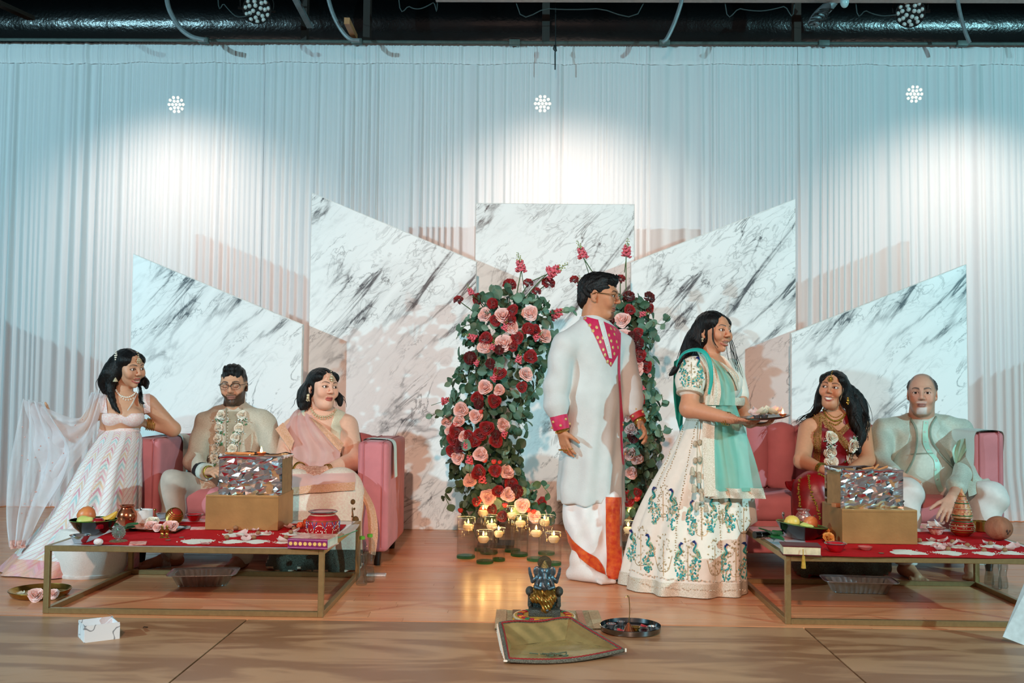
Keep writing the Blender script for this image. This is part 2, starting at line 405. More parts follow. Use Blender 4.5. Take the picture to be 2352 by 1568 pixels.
def glass_mat(name, col, k=.25):
    m = bpy.data.materials.new(name); m.use_nodes = True; t = m.node_tree; out = t.nodes['Material Output']; t.nodes.remove(t.nodes['Principled BSDF'])
    c = tuple(1-(1-v)*k for v in rgb(col))+(1,); lw = nd(t, 'ShaderNodeLayerWeight'); lw.inputs[0].default_value = .12; tp_ = nd(t, 'ShaderNodeBsdfTransparent'); tp_.inputs[0].default_value = c
    gl = nd(t, 'ShaderNodeBsdfGlossy'); gl.inputs['Roughness'].default_value = .03; mx = nd(t, 'ShaderNodeMixShader'); mr = nd(t, 'ShaderNodeMath', operation='MULTIPLY_ADD', use_clamp=True); mr.inputs[1].default_value = .45; mr.inputs[2].default_value = .025
    t.links.new(lw.outputs['Facing'], mr.inputs[0]); t.links.new(mr.outputs[0], mx.inputs[0]); t.links.new(tp_.outputs[0], mx.inputs[1]); t.links.new(gl.outputs[0], mx.inputs[2]); t.links.new(mx.outputs[0], out.inputs[0]); MATS[name] = m; return m
# ================================================================== THE SETTING
def wood_mat(name,c1,c2,c3,rough,grain=(1,14,1),gscale=3.0,ring=False):
    m = bpy.data.materials.new(name); m.use_nodes = True; t = m.node_tree; b = t.nodes['Principled BSDF']
    tc = nd(t,'ShaderNodeTexCoord'); geo = nd(t,'ShaderNodeNewGeometry'); mp = nd(t,'ShaderNodeMapping'); mp.inputs['Scale'].default_value = grain
    vc = nd(t,'ShaderNodeVertexColor',layer_name='Col')
    ad = nd(t,'ShaderNodeVectorMath',operation='MULTIPLY_ADD'); ad.inputs[1].default_value = (37,53,11)
    t.links.new(vc.outputs[0],ad.inputs[0]); t.links.new(geo.outputs['Position'],ad.inputs[2]); t.links.new(ad.outputs[0],mp.inputs[0])
    nz = nd(t,'ShaderNodeTexNoise'); nz.inputs['Scale'].default_value = gscale; nz.inputs['Detail'].default_value = 6; nz.inputs['Distortion'].default_value = .6; t.links.new(mp.outputs[0],nz.inputs[0])
    src = nz.outputs['Fac']
    if ring:
        wv = nd(t,'ShaderNodeMath',operation='MULTIPLY'); wv.inputs[1].default_value = 7; t.links.new(nz.outputs['Fac'],wv.inputs[0])
        fr = nd(t,'ShaderNodeMath',operation='PINGPONG'); fr.inputs[1].default_value = 1; t.links.new(wv.outputs[0],fr.inputs[0]); src = fr.outputs[0]
    cr = nd(t,'ShaderNodeValToRGB'); cr.color_ramp.elements[0].position = .25; cr.color_ramp.elements[1].position = .8
    cr.color_ramp.elements[0].color = rgb(c1)+(1,); cr.color_ramp.elements[1].color = rgb(c2)+(1,); t.links.new(src,cr.inputs[0])
    sp = nd(t,'ShaderNodeSeparateColor'); t.links.new(vc.outputs[0],sp.inputs[0])
    mx = nd(t,'ShaderNodeMix',data_type='RGBA',blend_type='MIX'); ml = nd(t,'ShaderNodeMath',operation='MULTIPLY'); ml.inputs[1].default_value = .55
    t.links.new(sp.outputs[0],ml.inputs[0]); t.links.new(ml.outputs[0],mx.inputs[0]); t.links.new(cr.outputs[0],mx.inputs[6]); mx.inputs[7].default_value = rgb(c3)+(1,)
    t.links.new(mx.outputs[2],b.inputs['Base Color'])
    n2 = nd(t,'ShaderNodeTexNoise'); n2.inputs['Scale'].default_value = 5; n2.inputs['Detail'].default_value = 5; t.links.new(geo.outputs['Position'],n2.inputs[0])
    mr = nd(t,'ShaderNodeMapRange'); mr.inputs[3].default_value = rough-.07; mr.inputs[4].default_value = rough+.1; t.links.new(n2.outputs['Fac'],mr.inputs[0]); t.links.new(mr.outputs[0],b.inputs['Roughness'])
    bp = nd(t,'ShaderNodeBump'); bp.inputs['Strength'].default_value = .06; bp.inputs['Distance'].default_value = .004; t.links.new(nz.outputs['Fac'],bp.inputs['Height']); t.links.new(bp.outputs[0],b.inputs['Normal'])
    b.inputs['Coat Weight'].default_value = .10; b.inputs['Coat Roughness'].default_value = .18
    return m
M_floor = wood_mat('hardwood','#bb7048','#d68c5e','#e0a67c',.30,(1.2,22,1),3.5)
M_ply = wood_mat('plywood','#8c6041','#b08460','#9a6c4a',.42,(.7,3.2,1),1.5,True)
M_dark = mat('dark_wall_paint','#0c0d0e',.8,bump=.1)
M_black = mat('black_ceiling_paint','#070808',.7,bump=.1)
mb = MB(); mb.box((0,7,-.06),(16,8.0,.08)); floor = tag(mb.build('floor',mat('subfloor','#1a0f0a',.9),smooth=False),kind='structure')
floor['label'] = 'glossy reddish hardwood stage floor of narrow boards'
YJ = 4.535; PW = .0572
plank_rest = MB(); nplank = 0; cand = []
prng = random.Random(3)
for row in range(int((9.0-YJ)/PW)):
    y = YJ+.001+PW*(row+.5); x = -5.2-prng.uniform(0,1.2)
    while x < 5.2:
        L = prng.uniform(.7,2.1); cand.append((row,x,L,y,prng.random(),prng.uniform(-.0006,.0006))); x += L
vis = []
for c in cand:
    xm = max(min(c[1]+c[2]/2,2.6),-2.6); vis.append((abs(c[1]+c[2]/2) > 2.2+.35*(c[3]-4),c[0],c))
vis.sort(key=lambda q: (q[0],q[1]))
for k,(_,_,(row,x,L,y,tint,dz)) in enumerate(vis):
    g = .0012
    if k < 290:
        b_ = MB(); b_.cc = (tint,prng.random(),prng.random()); b_.box((x+L/2,y,-.011+dz),(L-g,PW-g,.022)); b_.build('plank',M_floor,floor,smooth=False)
    else:
        plank_rest.cc = (tint,prng.random(),prng.random()); plank_rest.box((x+L/2,y,-.011+dz),(L-g,PW-g,.022))
tag(plank_rest.build('planks',M_floor,floor,smooth=False),kind='stuff')
xs = [-3.73,-1.27,1.212,3.66]
for i in range(3):
    b_ = MB(); b_.cc = (rnd.random()*.6,rnd.random(),rnd.random()); b_.box(((xs[i]+xs[i+1])/2,YJ-.61-.008,-.011),(xs[i+1]-xs[i]-.008,1.21,.022)); b_.build('plywood_sheet',M_ply,floor,smooth=False)
for i in range(3):
    b_ = MB(); b_.cc = (rnd.random()*.6,rnd.random(),rnd.random()); b_.box(((xs[i]+xs[i+1])/2,YJ-1.835-.008,-.011),(xs[i+1]-xs[i]-.006,1.21,.022)); b_.build('plywood_sheet',M_ply,floor,smooth=False)
# a few dark nails or slivers of missing filler and scuffs are left to the grain
mb = MB(); mb.box((0,10.6,2.6),(16,.2,5.4)); tag(mb.build('wall_back',M_dark,smooth=False),kind='structure')
mb = MB(); mb.box((-7.9,5.6,2.6),(.2,10.2,5.4)); tag(mb.build('wall_left',M_dark,smooth=False),kind='structure')
mb = MB(); mb.box((7.9,5.6,2.6),(.2,10.2,5.4)); tag(mb.build('wall_right',M_dark,smooth=False),kind='structure')
mb = MB(); mb.box((0,8.0,5.3),(16,5.4,.1)); tag(mb.build('ceiling',M_black,smooth=False),kind='structure')
# ------------------------------------------------------------------ drapes
def drape_mat():
    m = bpy.data.materials.new('white_voile'); m.use_nodes = True; t = m.node_tree; out = t.nodes['Material Output']; b = t.nodes['Principled BSDF']
    b.inputs['Base Color'].default_value = (.80,.82,.84,1); b.inputs['Roughness'].default_value = .75; b.inputs['Sheen Weight'].default_value = .15
    tc = nd(t,'ShaderNodeTexCoord'); mp = nd(t,'ShaderNodeMapping'); mp.inputs['Scale'].default_value = (90,90,2.5); nz = nd(t,'ShaderNodeTexNoise'); nz.inputs['Scale'].default_value = 1; t.links.new(tc.outputs['Object'],mp.inputs[0]); t.links.new(mp.outputs[0],nz.inputs[0])
    mx = nd(t,'ShaderNodeMix',data_type='RGBA'); mx.inputs[6].default_value = (.90,.92,.93,1); mx.inputs[7].default_value = (.80,.82,.85,1); t.links.new(nz.outputs['Fac'],mx.inputs[0]); t.links.new(mx.outputs[2],b.inputs['Base Color'])
    tr = nd(t,'ShaderNodeBsdfTranslucent'); tr.inputs[0].default_value = (.85,.84,.84,1); tp = nd(t,'ShaderNodeBsdfTransparent')
    m1 = nd(t,'ShaderNodeMixShader'); m1.inputs[0].default_value = .24; t.links.new(b.outputs[0],m1.inputs[1]); t.links.new(tr.outputs[0],m1.inputs[2])
    m2 = nd(t,'ShaderNodeMixShader'); m2.inputs[0].default_value = .07; t.links.new(m1.outputs[0],m2.inputs[1]); t.links.new(tp.outputs[0],m2.inputs[2]); t.links.new(m2.outputs[0],out.inputs[0])
    return m
M_drape = drape_mat()
def pleats(x0,x1,seed):
    g = np.random.default_rng(seed); n = int((x1-x0)/.0085); xs_ = np.linspace(x0,x1,n)
    kn = np.arange(x0-.5,x1+.5,.12); fq = np.interp(xs_,kn,g.choice([5,8,12,17,22,27],len(kn))*g.uniform(.8,1.2,len(kn)))
    ph = np.cumsum(fq)*(xs_[1]-xs_[0])*2*math.pi
    am = np.interp(xs_,kn,g.uniform(.25,1,len(kn)))
    slow = np.interp(xs_,np.arange(x0-.5,x1+.5,.35),g.uniform(-1,1,len(np.arange(x0-.5,x1+.5,.35))))
    return xs_,ph,am,slow,fq
def drape(x0,x1,Y,seed,label,ztop=3.975,flare=0.0):
    T = thing('drape',((x0+x1)/2,Y,0),label,'curtain','white voile drapes hung behind the stage')
    xs_,ph,am,slow,fq = pleats(x0,x1,seed)
    def row(z,extra=1.0,spread=0.0):
        v = (ztop-z)/ztop
        a = .026*am*(.55+.75*v)*extra*np.clip(12/fq,.45,1.5)
        d = a*(np.sin(ph+1.1*slow*v*2)+.35*np.sin(2*ph+.8+2*slow*v)) + .03*slow*v
        return np.stack([xs_+.012*slow*v*np.sin(ph*.13),Y+d-flare*max(0,v-.9)*8,np.full_like(xs_,z)],-1)
    hz = ztop-.145
    zs = list(hz-(hz-.006)*np.linspace(0,1,22)**1.0)
    G = np.stack([row(z) for z in zs])
    mb = MB(); mb.grid(G); mb.build('drape_cloth',M_drape,T,sharp=None)
    g = np.random.default_rng(seed+50); sag = np.interp(xs_,np.arange(x0-.3,x1+.3,.22),g.uniform(-.012,.012,len(np.arange(x0-.3,x1+.3,.22))))
    H = []
    for k,z in enumerate(np.linspace(ztop,hz-.03,7)):
        r_ = row(z,.55); r_[:,1] -= .012+.016*math.sin(math.pi*k/6)+.006*np.sin(ph*1.7); r_[:,2] += sag*(k/6); H.append(r_)
    mb = MB(); mb.grid(np.stack(H)); mb.build('rod_pocket',M_drape,T,sharp=None)
    return T
xa,xb = at(610,110,8.4)[0],at(1830,110,8.4)[0]
drape(-6.4,xa-.002,8.42,5,'white voile drape hanging behind the woman beside the pink sofa arm')
drape(xa+.002,xb-.002,8.40,6,'wide white voile drape hanging behind the tall marble panels')
drape(xb+.002,6.2,8.40,8,'white voile drape hanging at the right behind the grey haired man',flare=.10)
# ------------------------------------------------------------------ marble print panels
def marble_mat():
    m = bpy.data.materials.new('marble_print'); m.use_nodes = True; t = m.node_tree; b = t.nodes['Principled BSDF']
    tc = nd(t,'ShaderNodeTexCoord')
    def mapped(rot,sc,loc=(0,0,0)):
        a = nd(t,'ShaderNodeMapping'); a.inputs['Rotation'].default_value = (0,math.radians(rot),0); t.links.new(tc.outputs['Object'],a.inputs[0])
        s = nd(t,'ShaderNodeMapping'); s.inputs['Scale'].default_value = sc; s.inputs['Location'].default_value = loc; t.links.new(a.outputs[0],s.inputs[0]); return s.outputs[0]
    def noise(vec,scale,det=6,dist=.4,rg=.55):
        n = nd(t,'ShaderNodeTexNoise'); n.inputs['Scale'].default_value = scale; n.inputs['Detail'].default_value = det; n.inputs['Distortion'].default_value = dist; n.inputs['Roughness'].default_value = rg; t.links.new(vec,n.inputs[0]); return n.outputs['Fac']
    def mth(op,a,b_=None,clamp=False):
        n = nd(t,'ShaderNodeMath',operation=op,use_clamp=clamp)
        for i,v in enumerate((a,b_)):
            if v is None: continue
            if isinstance(v,(int,float)): n.inputs[i].default_value = v
            else: t.links.new(v,n.inputs[i])
        return n.outputs[0]
    def vein(n,w,c=.5):    # thin ridge where noise crosses c
        return mth('SUBTRACT',1,mth('DIVIDE',mth('ABSOLUTE',mth('SUBTRACT',n,c)),w),True)
    v1 = mapped(43,(.42,1,1.5)); v2 = mapped(50,(.8,1,2.2),(3,1,7)); v3 = mapped(36,(1,1,2.4),(1,9,2))
    big = vein(noise(v1,1.05,7,.6,.55),.015); fine = vein(noise(v2,2.4,8,.9,.6),.020); fine2 = vein(noise(v3,4.6,7,1.0,.55),.028)
    mask = noise(mapped(40,(.8,1,1.3),(5,5,5)),1.9,3,.3); mk = nd(t,'ShaderNodeMapRange'); mk.inputs[1].default_value = .42; mk.inputs[2].default_value = .68; t.links.new(mask,mk.inputs[0])
    mask2 = noise(mapped(40,(.8,1,1.3),(15,2,8)),2.6,3,.3); mk2 = nd(t,'ShaderNodeMapRange'); mk2.inputs[1].default_value = .45; mk2.inputs[2].default_value = .65; t.links.new(mask2,mk2.inputs[0])
    cloud = nd(t,'ShaderNodeMapRange'); cloud.inputs[1].default_value = .5; cloud.inputs[2].default_value = .85; t.links.new(noise(v1,1.9,5,.8),cloud.inputs[0])
    wide = vein(noise(v1,1.05,7,.6,.55),.06)
    s = mth('ADD',mth('MULTIPLY',mth('POWER',big,1.2),mth('ADD',mth('MULTIPLY',mk.outputs[0],.95),.1)),mth('MULTIPLY',fine,mth('ADD',mth('MULTIPLY',mk2.outputs[0],.65),.05)))
    s = mth('ADD',s,mth('MULTIPLY',fine2,mth('MULTIPLY',mk.outputs[0],.42)))
    s = mth('ADD',s,mth('MULTIPLY',mth('MULTIPLY',wide,mk.outputs[0]),.20)); s = mth('ADD',s,mth('MULTIPLY',cloud.outputs[0],.13),True)
    mx = nd(t,'ShaderNodeMix',data_type='RGBA'); t.links.new(s,mx.inputs[0]); mx.inputs[6].default_value = rgb('#f3f3f1')+(1,); mx.inputs[7].default_value = rgb('#4d5055')+(1,); t.links.new(mx.outputs[2],b.inputs['Base Color'])
    b.inputs['Roughness'].default_value = .42; return m
M_marble = marble_mat(); M_edge = mat('panel_edge_white','#e6e2dc',.6)
def marble_panel(x0,x1,zl,zr,Y,label):
    T = thing('marble_screen',((x0+x1)/2,Y,0),label,'panel','marble print backdrop panels')
    w = (x1-x0)/2; poly = [(-w,0),(w,0),(w,zr),(-w,zl)]
    mb = MB(); mb.prism(poly,.036,(0,0,.0)); mb.build('panel_core',M_edge,T,smooth=False,local=True)
    mb = MB(); mb.prism([(-w+.004,.004),(w-.004,.004),(w-.004,zr-.006),(-w+.004,zl-.006)],.004,(0,-.0205,0)); mb.build('panel_face',M_marble,T,smooth=False,local=True)
    # timber foot behind so the panel stands
    for sx in (-.7,.7):
        mb = MB(); mb.box((sx*w,.14,.03),(.05,.24,.06)); mb.tube([(sx*w,.24,.05),(sx*w,.03,.9)],.018,6); mb.build('rear_brace',mat('raw_timber','#9a7a55',.7),T,local=True,smooth=False)
    return T
def pp(x,y,Y): p = at(x,y,Y); return p[0],p[2]
a,b_ = pp(308,583,7.10),pp(697,745,7.10); marble_panel(a[0],b_[0],a[1],b_[1],7.10,'low marble print panel behind the bearded man, its top sloping down')
a,b_ = pp(717,443,7.43),pp(1095,601,7.43); marble_panel(a[0],b_[0],a[1],b_[1],7.43,'tallest marble print panel, rising behind the woman in pale pink')
a,b_ = pp(1093,467,7.80),pp(1457,470,7.80); marble_panel(a[0],b_[0],a[1],b_[1],7.80,'flat topped marble print panel in the middle behind the flowers')
a,b_ = pp(1448,603,7.43),pp(1826,457,7.43); marble_panel(a[0],b_[0],a[1],b_[1],7.43,'tall marble print panel with rising top behind the standing woman')
a,b_ = pp(1815,765,7.10),pp(2217,607,7.10); marble_panel(a[0],b_[0],a[1],b_[1],7.10,'low marble print panel behind the grey haired man, its top rising')
# ================================================================== OVERHEAD RIGGING
M_blk = mat('black_metal','#0b0b0c',.45,.3); M_grey = mat('grey_conduit','#7d8588',.45,.2); M_green = mat('grey_green_pipe','#53605c',.5,.3)
def par_light(x,y,label,rpx=33):
    c = at(x,y,8.12); r = rpx*8.12/2300
    T = thing('stage_light',c,label,'stage light','round LED stage lights under the ceiling')
    d = unit(CO+np.array([0,0,-.2])-c); R = facing(d)
    def put(mb): mb.v = [tuple(R@np.array(p)) for p in mb.v]; return mb
    mb = MB(); mb.lathe([(.0,-.16),(r*.7,-.15),(r*.85,-.06),(r,-.04),(r,.012),(r*.93,.012),(r*.92,-.004),(0,-.004)],n=32); put(mb).build('housing',M_blk,T,local=True)
    mb = MB(); mb.tube([(-r*1.12,0,-.05),(-r*1.16,.5*r,-.06),(-r*.9,r*1.25,-.07),(r*.9,r*1.25,-.07),(r*1.16,.5*r,-.06),(r*1.12,0,-.05)],.008,6); put(mb).build('yoke',M_blk,T,local=True)
    for sx in (-1,1):
        mb = MB(); mb.tube([(sx*r*.98,0,-.05),(sx*r*1.3,0,-.05)],.014,8); put(mb).build('tilt_knob',M_blk,T,local=True)
    mb = MB(); mb.tube([(0,r*1.25,-.07),(0,r*1.25+.5,-.07)],.012,6); put(mb).build('clamp',M_blk,T,local=True)
    lm = MB(); lm.lathe([(.0,.013),(.006,.012),(.011,.007),(.013,.0),(.0155,.0),(.0155,-.006),(0,-.006)],n=12); me = lm.mesh('lens',[mat('lens_glass','#cfd0cc',.15,.0,coat=1)],True,40)
    for (n,rr,o) in ((4,.28,.4),(7,.56,.1),(11,.82,.2)):
        for k in range(n):
            a = 2*math.pi*k/n+o; p = R@np.array([math.cos(a)*rr*r,math.sin(a)*rr*r,.0]); link('lens',me,T,p,R,r/.105)
    return T
par_light(590,22,'round LED stage light above the left end of the drapes')
par_light(2091,30,'round LED stage light hanging at the right below the pale beam')
# lamps seen glowing through the sheer drape
M_lampglow = mat('lamp_lens_lit','#fff3e0',.3,emit=11,ecol='#ffe9cc')
for i,(x,y,rp,lab) in enumerate(((405,240,20,'lit lamp glowing through the left drape above the low panel'),(1246,238,17,'lit lamp glowing through the drape above the flat topped panel'),(2100,216,22,'brightest lit lamp glowing through the drape at the right'))):
    c = at(x,y,9.7); T = thing('backlight_lamp',c,lab,'lamp','lit lamps behind the drapes'); R = facing(unit((0,-1,-.25)))
    def put(mb): mb.v = [tuple(R@np.array(p)) for p in mb.v]; return mb
    mb = MB(); mb.lathe([(0,-.16),(.07,-.15),(.10,-.05),(.105,.0),(.095,.004),(0,.0)],n=20); put(mb).build('housing',M_blk,T,local=True)
    lm = MB(); lm.lathe([(.0,.012),(.010,.009),(.0155,.0),(0,-.002)],n=10); me = lm.mesh('lens',[M_lampglow],True,40)
    for (n,rr) in ((1,0),(6,.036),(10,.07)):
        for k in range(n): link('lens',me,T,R@np.array([math.cos(2*math.pi*k/n)*rr,math.sin(2*math.pi*k/n)*rr,.006]),R)
    mb = MB(); mb.tube([(0,.05,.0),(0,.05,1.2)],.015,6); mb.build('hanger',M_blk,T,local=True)
def pxtube(pts,r,Y,n=8): mb = MB(); mb.tube(smooth_path([at(x,y,Y if len(q) == 0 else q[0]) for x,y,*q in pts],5),r,n); return mb
single('batten_pipe',MB().tube([at(-200,90,8.33),at(300,92,8.33),at(1180,98,8.33),at(2500,101,8.33)],.014,8),M_green,'thin grey green pipe running along the top of the drapes','pipe')
for pts,r,lab in ((((380,-25),(388,20),(412,62),(440,84),(470,92)),.020,'grey conduit curving down near the left stage light'),
                    (((748,-25),(764,30),(785,70),(805,90),(826,93)),.017,'grey conduit beside the short timber block'),
                    (((1572,-25),(1562,15),(1548,55),(1532,88),(1522,97)),.017,'grey conduit dropping right of the hanging black hook'),
                    (((2196,-20),(2205,30),(2216,70),(2227,98)),.016,'grey conduit at the far right of the ceiling')):
    single('conduit',pxtube(pts,r,8.0),M_grey,lab,'conduit','conduits under the ceiling')
mb = pxtube(((1930,-20),(1905,12),(1878,38),(1868,55)),.048,8.1,10)
single('wrapped_pole',mb,M_grey,'thick grey pole wound with cord under the ceiling','pole')
mb = MB(); a,b_ = at(1898,22,8.05),at(1868,56,8.05)
for k in range(9): mb.tube([a+(b_-a)*(k/9)+.05*np.array([math.cos(t),math.sin(t),.3*math.sin(t+k)]) for t in np.linspace(0,6.3,12)],.006,5,cap=False)
single('cord_wrap',mb,mat('dark_cord','#2b2b2b',.7),'dark cord wound around the grey pole','cord')
for (x0,y0,x1,y1,w,lab,c) in ((845,-20,843,96,.06,'brown timber post right of the timber block','#2a211c'),(1262,-20,1246,98,.065,'dark brown post above the hanging hook','#2e2824'),(1830,-20,1828,100,.06,'dark brown post left of the wound pole','#33241c'),(702,-20,700,96,.05,'short brown post below the slanted grey strut','#2a211c')):
    a,b_ = at(x0,y0,8.6),at(x1,y1,8.6); a[2] = 5.25; mb = MB(); mb.box((a+b_)/2,(w,.09,abs(a[2]-b_[2])))
    single('timber_post',mb,mat('dark_timber'+c,c,.7,scale=8,stretch=(6,6,.6)),lab,'post','posts above the drapes',smooth=False)
def strut(p,q,w,m,lab,name='strut'):
    a,b_ = np.array(p),np.array(q); R = facing(b_-a); mb = MB(); mb.box((a+b_)/2,(w,w*.5,np.linalg.norm(b_-a)),R); return single(name,mb,m,lab,'strut',smooth=False)
strut(at(672,-15,8.1),at(712,62,8.5),.05,M_grey,'slanted grey metal strut left of the timber block')
strut(at(-20,0,8.1),at(72,42,8.6),.07,mat('dark_timber2','#2c231d',.7),'dark slanted beam at the far left of the ceiling')
mb = MB(); a,b_ = at(797,48,7.9),at(815,86,8.5); mb.box((a+b_)/2,(.045,.05,.62),facing(b_-a)); single('timber_block',mb,mat('raw_timber2','#b07a4e',.6,scale=12,stretch=(6,6,.5)),'short pale timber end poking out above the drapes','timber',smooth=False)
mb = MB(); a,b_ = at(1000,-6,8.0),at(2500,3,8.0); mb.box((a+b_)/2+np.array([0,0,.02]),(b_[0]-a[0],.12,.05)); single('overhead_rail',mb,mat('pale_painted_steel','#c9c2bf',.5),'pale painted beam along the top edge at the right','beam',smooth=False)
# big black duct with a wrinkled skin, lights glint on it
mb = MB(); prof = []
x0,z0 = -6,at(1176,55,9.4)[2]
G = []
for i in range(120):
    x = -6.4+12.8*i/119; G.append([(x,9.55+(.34+.008*math.sin(i*2.4+3*math.sin(k)))*math.cos(k*2*math.pi/20),z0+(.34+.006*math.sin(i*1.9+k*2.2))*math.sin(k*2*math.pi/20)) for k in range(20)])
mb.grid(np.array(G),close=True); single('ceiling_duct',mb,mat('black_plastic_duct','#050607',.22,bump=.25,bscale=40),'black wrinkled duct running behind the top of the drapes','duct')
for x,lab in ((468,'small green junction box on the pipe near the left stage light'),(820,'small green junction box on the pipe below the timber block'),(1182,'small green junction box on the pipe left of the hook'),(1526,'small green junction box below the conduit right of the hook'),(1892,'small green junction box on the pipe below the wound pole'),(2210,'small green junction box below the far right conduit')):
    c = at(x,float(np.interp(x,[300,1180,2500],[92,98,101])),8.325); mb = MB(); mb.rbox(c,(.09,.05,.045),.006,2); single('junction_box',mb,M_green,lab,'junction box','junction boxes on the pipe')
for pts,lab in ((((500,-15),(515,10),(540,36),(560,38),(575,33)),'thin cable looping to the left stage light'),(((915,-10),(940,15),(965,20),(995,6),(1005,-5)),'thin cable sagging left of the hook'),(((1185,5),(1260,20),(1370,20),(1480,4)),'long thin cable sagging above the hook'),(((1665,5),(1700,20),(1750,25),(1800,15),(1825,5)),'thin cable sagging left of the wound pole'),(((1965,0),(1990,25),(2025,36),(2060,34)),'thin cable reaching the right stage light')):
    single('cable',pxtube(((pts[0][0],-390),)+pts+(((pts[-1][0],-390),) if pts[-1][1] < 10 else ()),.0045,8.1,6),mat('dark_cable','#3a4444',.6),lab,'cable','cables under the ceiling')
T = thing('hanging_hook',at(1275,160,8.2),'black cord and clip hanging in front of the drape','hook')
mb = MB(); mb.tube([at(1276,-10,8.2),at(1276,104,8.2)],.005,6); mb.build('cord',M_blk,T)
mb = MB(); mb.tube([at(1275,104,8.2),at(1274,112,8.2),at(1277,118,8.2)],[.012,.016,.01],8); mb.tube([at(1275,118,8.2),at(1275,160,8.2)],.006,6); mb.build('clip',M_blk,T)
mb = MB(); c = at(1940,4,7.9); mb.ball(c,(.035,.035,.05),14,10); single('ceiling_bulb',mb,mat('pale_bulb','#b9d6d8',.15),'small pale bulb beside the wound pole','bulb')
# ================================================================== SOFAS AND TABLES
M_velvet = mat('rose_velvet','#cd7e83',.7,var=.12,scale=6,sheen=.12,spec=.25,bump=.06,bscale=260)
M_velvet_d = mat('rose_velvet_piping','#b5646a',.6,var=.05,scale=20,sheen=.1)
M_leg = mat('dark_sofa_leg','#1c110c',.4)
def sofa(x0,x1,yf,yb,zt,label,nch,inner_round=False):
    T = thing('loveseat',((x0+x1)/2,(yf+yb)/2,0),label,'sofa','pink velvet sofas')
    aw = .185; zb = .085; zs = .425; xm = (x0+x1)/2
    for s,xa_ in ((-1,x0),(1,x1)):
        xc = xa_-s*aw/2
        mb = MB(); mb.rbox((xc,(yf+yb)/2,(zb+zt)/2),(aw,yb-yf,zt-zb),.035,4); arm = mb.build('arm',M_velvet,T)
        for sx in (-1,1):
            xx = xc+sx*(aw/2-.036); mb = MB(); mb.tube(smooth_path([(xx,yf-.001,zb+.03),(xx,yf-.001,zt-.06),(xx,yf+.012,zt-.012),(xx,yf+.05,zt+.001),(xx,yb-.06,zt+.001)],4),.0045,6); mb.build('piping',M_velvet_d,arm)
    mb = MB(); mb.rbox((xm,(yf+yb)/2+.02,(zb+zs-.12)/2+.0),(x1-x0-2*aw+.02,yb-yf-.06,zs-.12-zb),.02,3); mb.build('base',M_velvet,T)
    # seat cushion with a soft crown
    w = x1-x0-2*aw-.01; d = yb-yf-.22
    S = SDF((xm-w/2-.05,yf-.05,zs-.2),(xm+w/2+.05,yf+d+.1,zs+.06),.014); S.box((xm,yf+d/2+.02,zs-.075),(w,d,.15),rr=.045); S.ell((xm,yf+d/2,zs-.03),(w*.48,d*.46,.055),k=.05)
    V,F = S.mesh(); raw_obj('seat_cushion',relax(V,F),F,M_velvet,T)
    mb = MB(); mb.rbox((xm,yb-.06,(zb+zt)/2),(x1-x0-2*aw+.02,.12,zt-zb),.03,3); mb.build('back_panel',M_velvet,T)
    cw = w/nch
    for k in range(nch):
        xc = xm-w/2+cw*(k+.5); S = SDF((xc-cw*.7,yb-.32,zs-.06),(xc+cw*.7,yb+.0,zt+.06),.011)
        S.box((xc,yb-.135,(zs+zt)/2+.004),(cw+.002,.10,zt-zs+.01),rr=.03); S.ell((xc,yb-.165,(zs+zt)/2),(cw*.44,.065,(zt-zs)*.55),k=.06)
        V,F = S.mesh(); raw_obj('back_channel',relax(V,F),F,M_velvet,T)
    for sx in (x0+.07,x1-.07):
        for sy in (yf+.07,yb-.07):
            mb = MB(); mb.lathe([(.018,0),(.028,zb+.004)],(sx,sy,0),10); mb.build('leg',M_leg,T)
    return T
SYF,SYB = 5.86,6.62
lsx0,lsx1 = at(294,1060,SYF)[0],at(893,1060,SYF)[0]; LZT = at(860,1014,SYF)[2]
sofa(lsx0,lsx1,SYF,SYB,LZT,'pink velvet sofa with the bearded man and the woman in pale pink',6)
RYF,RYB = 5.95,6.68
rsx1 = at(2309,1080,RYF)[0]; rsx0 = rsx1-1.80; RZT = at(2280,992,RYF)[2]
sofa(rsx0,rsx1,RYF,RYB,RZT,'pink velvet sofa with the woman in red and the grey haired man',8)
# throws over the arms
M_throw = mat('cream_mint_throw','#d8e2da',.9,var=.05,scale=200,bump=.06,bscale=420)
def throw(pts,w,label,col=None,x_dir=(0,1,0)):
    P = smooth_path(pts,5); G = []
    for i,p in enumerate(P):
        t = i/(len(P)-1); ww = w*(1-.25*t); G.append([np.array(p)+np.array(x_dir)*ww*(u-.5)+np.array([0,0,.0008*math.sin(9*u+5*t)]) for u in np.linspace(0,1,7)])
    G = np.array(G); mb = MB(); mb.grid(G); mb.grid(G[::-1]+np.array([0,0,-.004]))
    return single('throw',mb,M_throw,label,'throw','pale throws on the sofa arms')
xr = lsx1; zt = LZT+.006
throw([(xr-.20,6.2,zt-.10),(xr-.195,6.18,zt-.02),(xr-.17,6.15,zt-.001),(xr-.09,6.1,zt+.001),(xr-.02,6.06,zt-.003),(xr+.012,6.02,zt-.03),(xr+.02,6.0,zt-.12),(xr+.024,6.01,zt-.22)],.15,'narrow pale throw hanging over the right arm of the left sofa')
xl = lsx0+.185
throw([(xl-.16,6.34,zt+.000),(xl-.08,6.33,zt+.002),(xl-.02,6.31,zt-.001),(xl+.010,6.29,zt-.03),(xl+.016,6.28,zt-.12),(xl+.018,6.28,zt-.24)],.17,'pale throw on the sofa arm beside the bearded man')
xr2 = rsx1; zt2 = RZT+.006
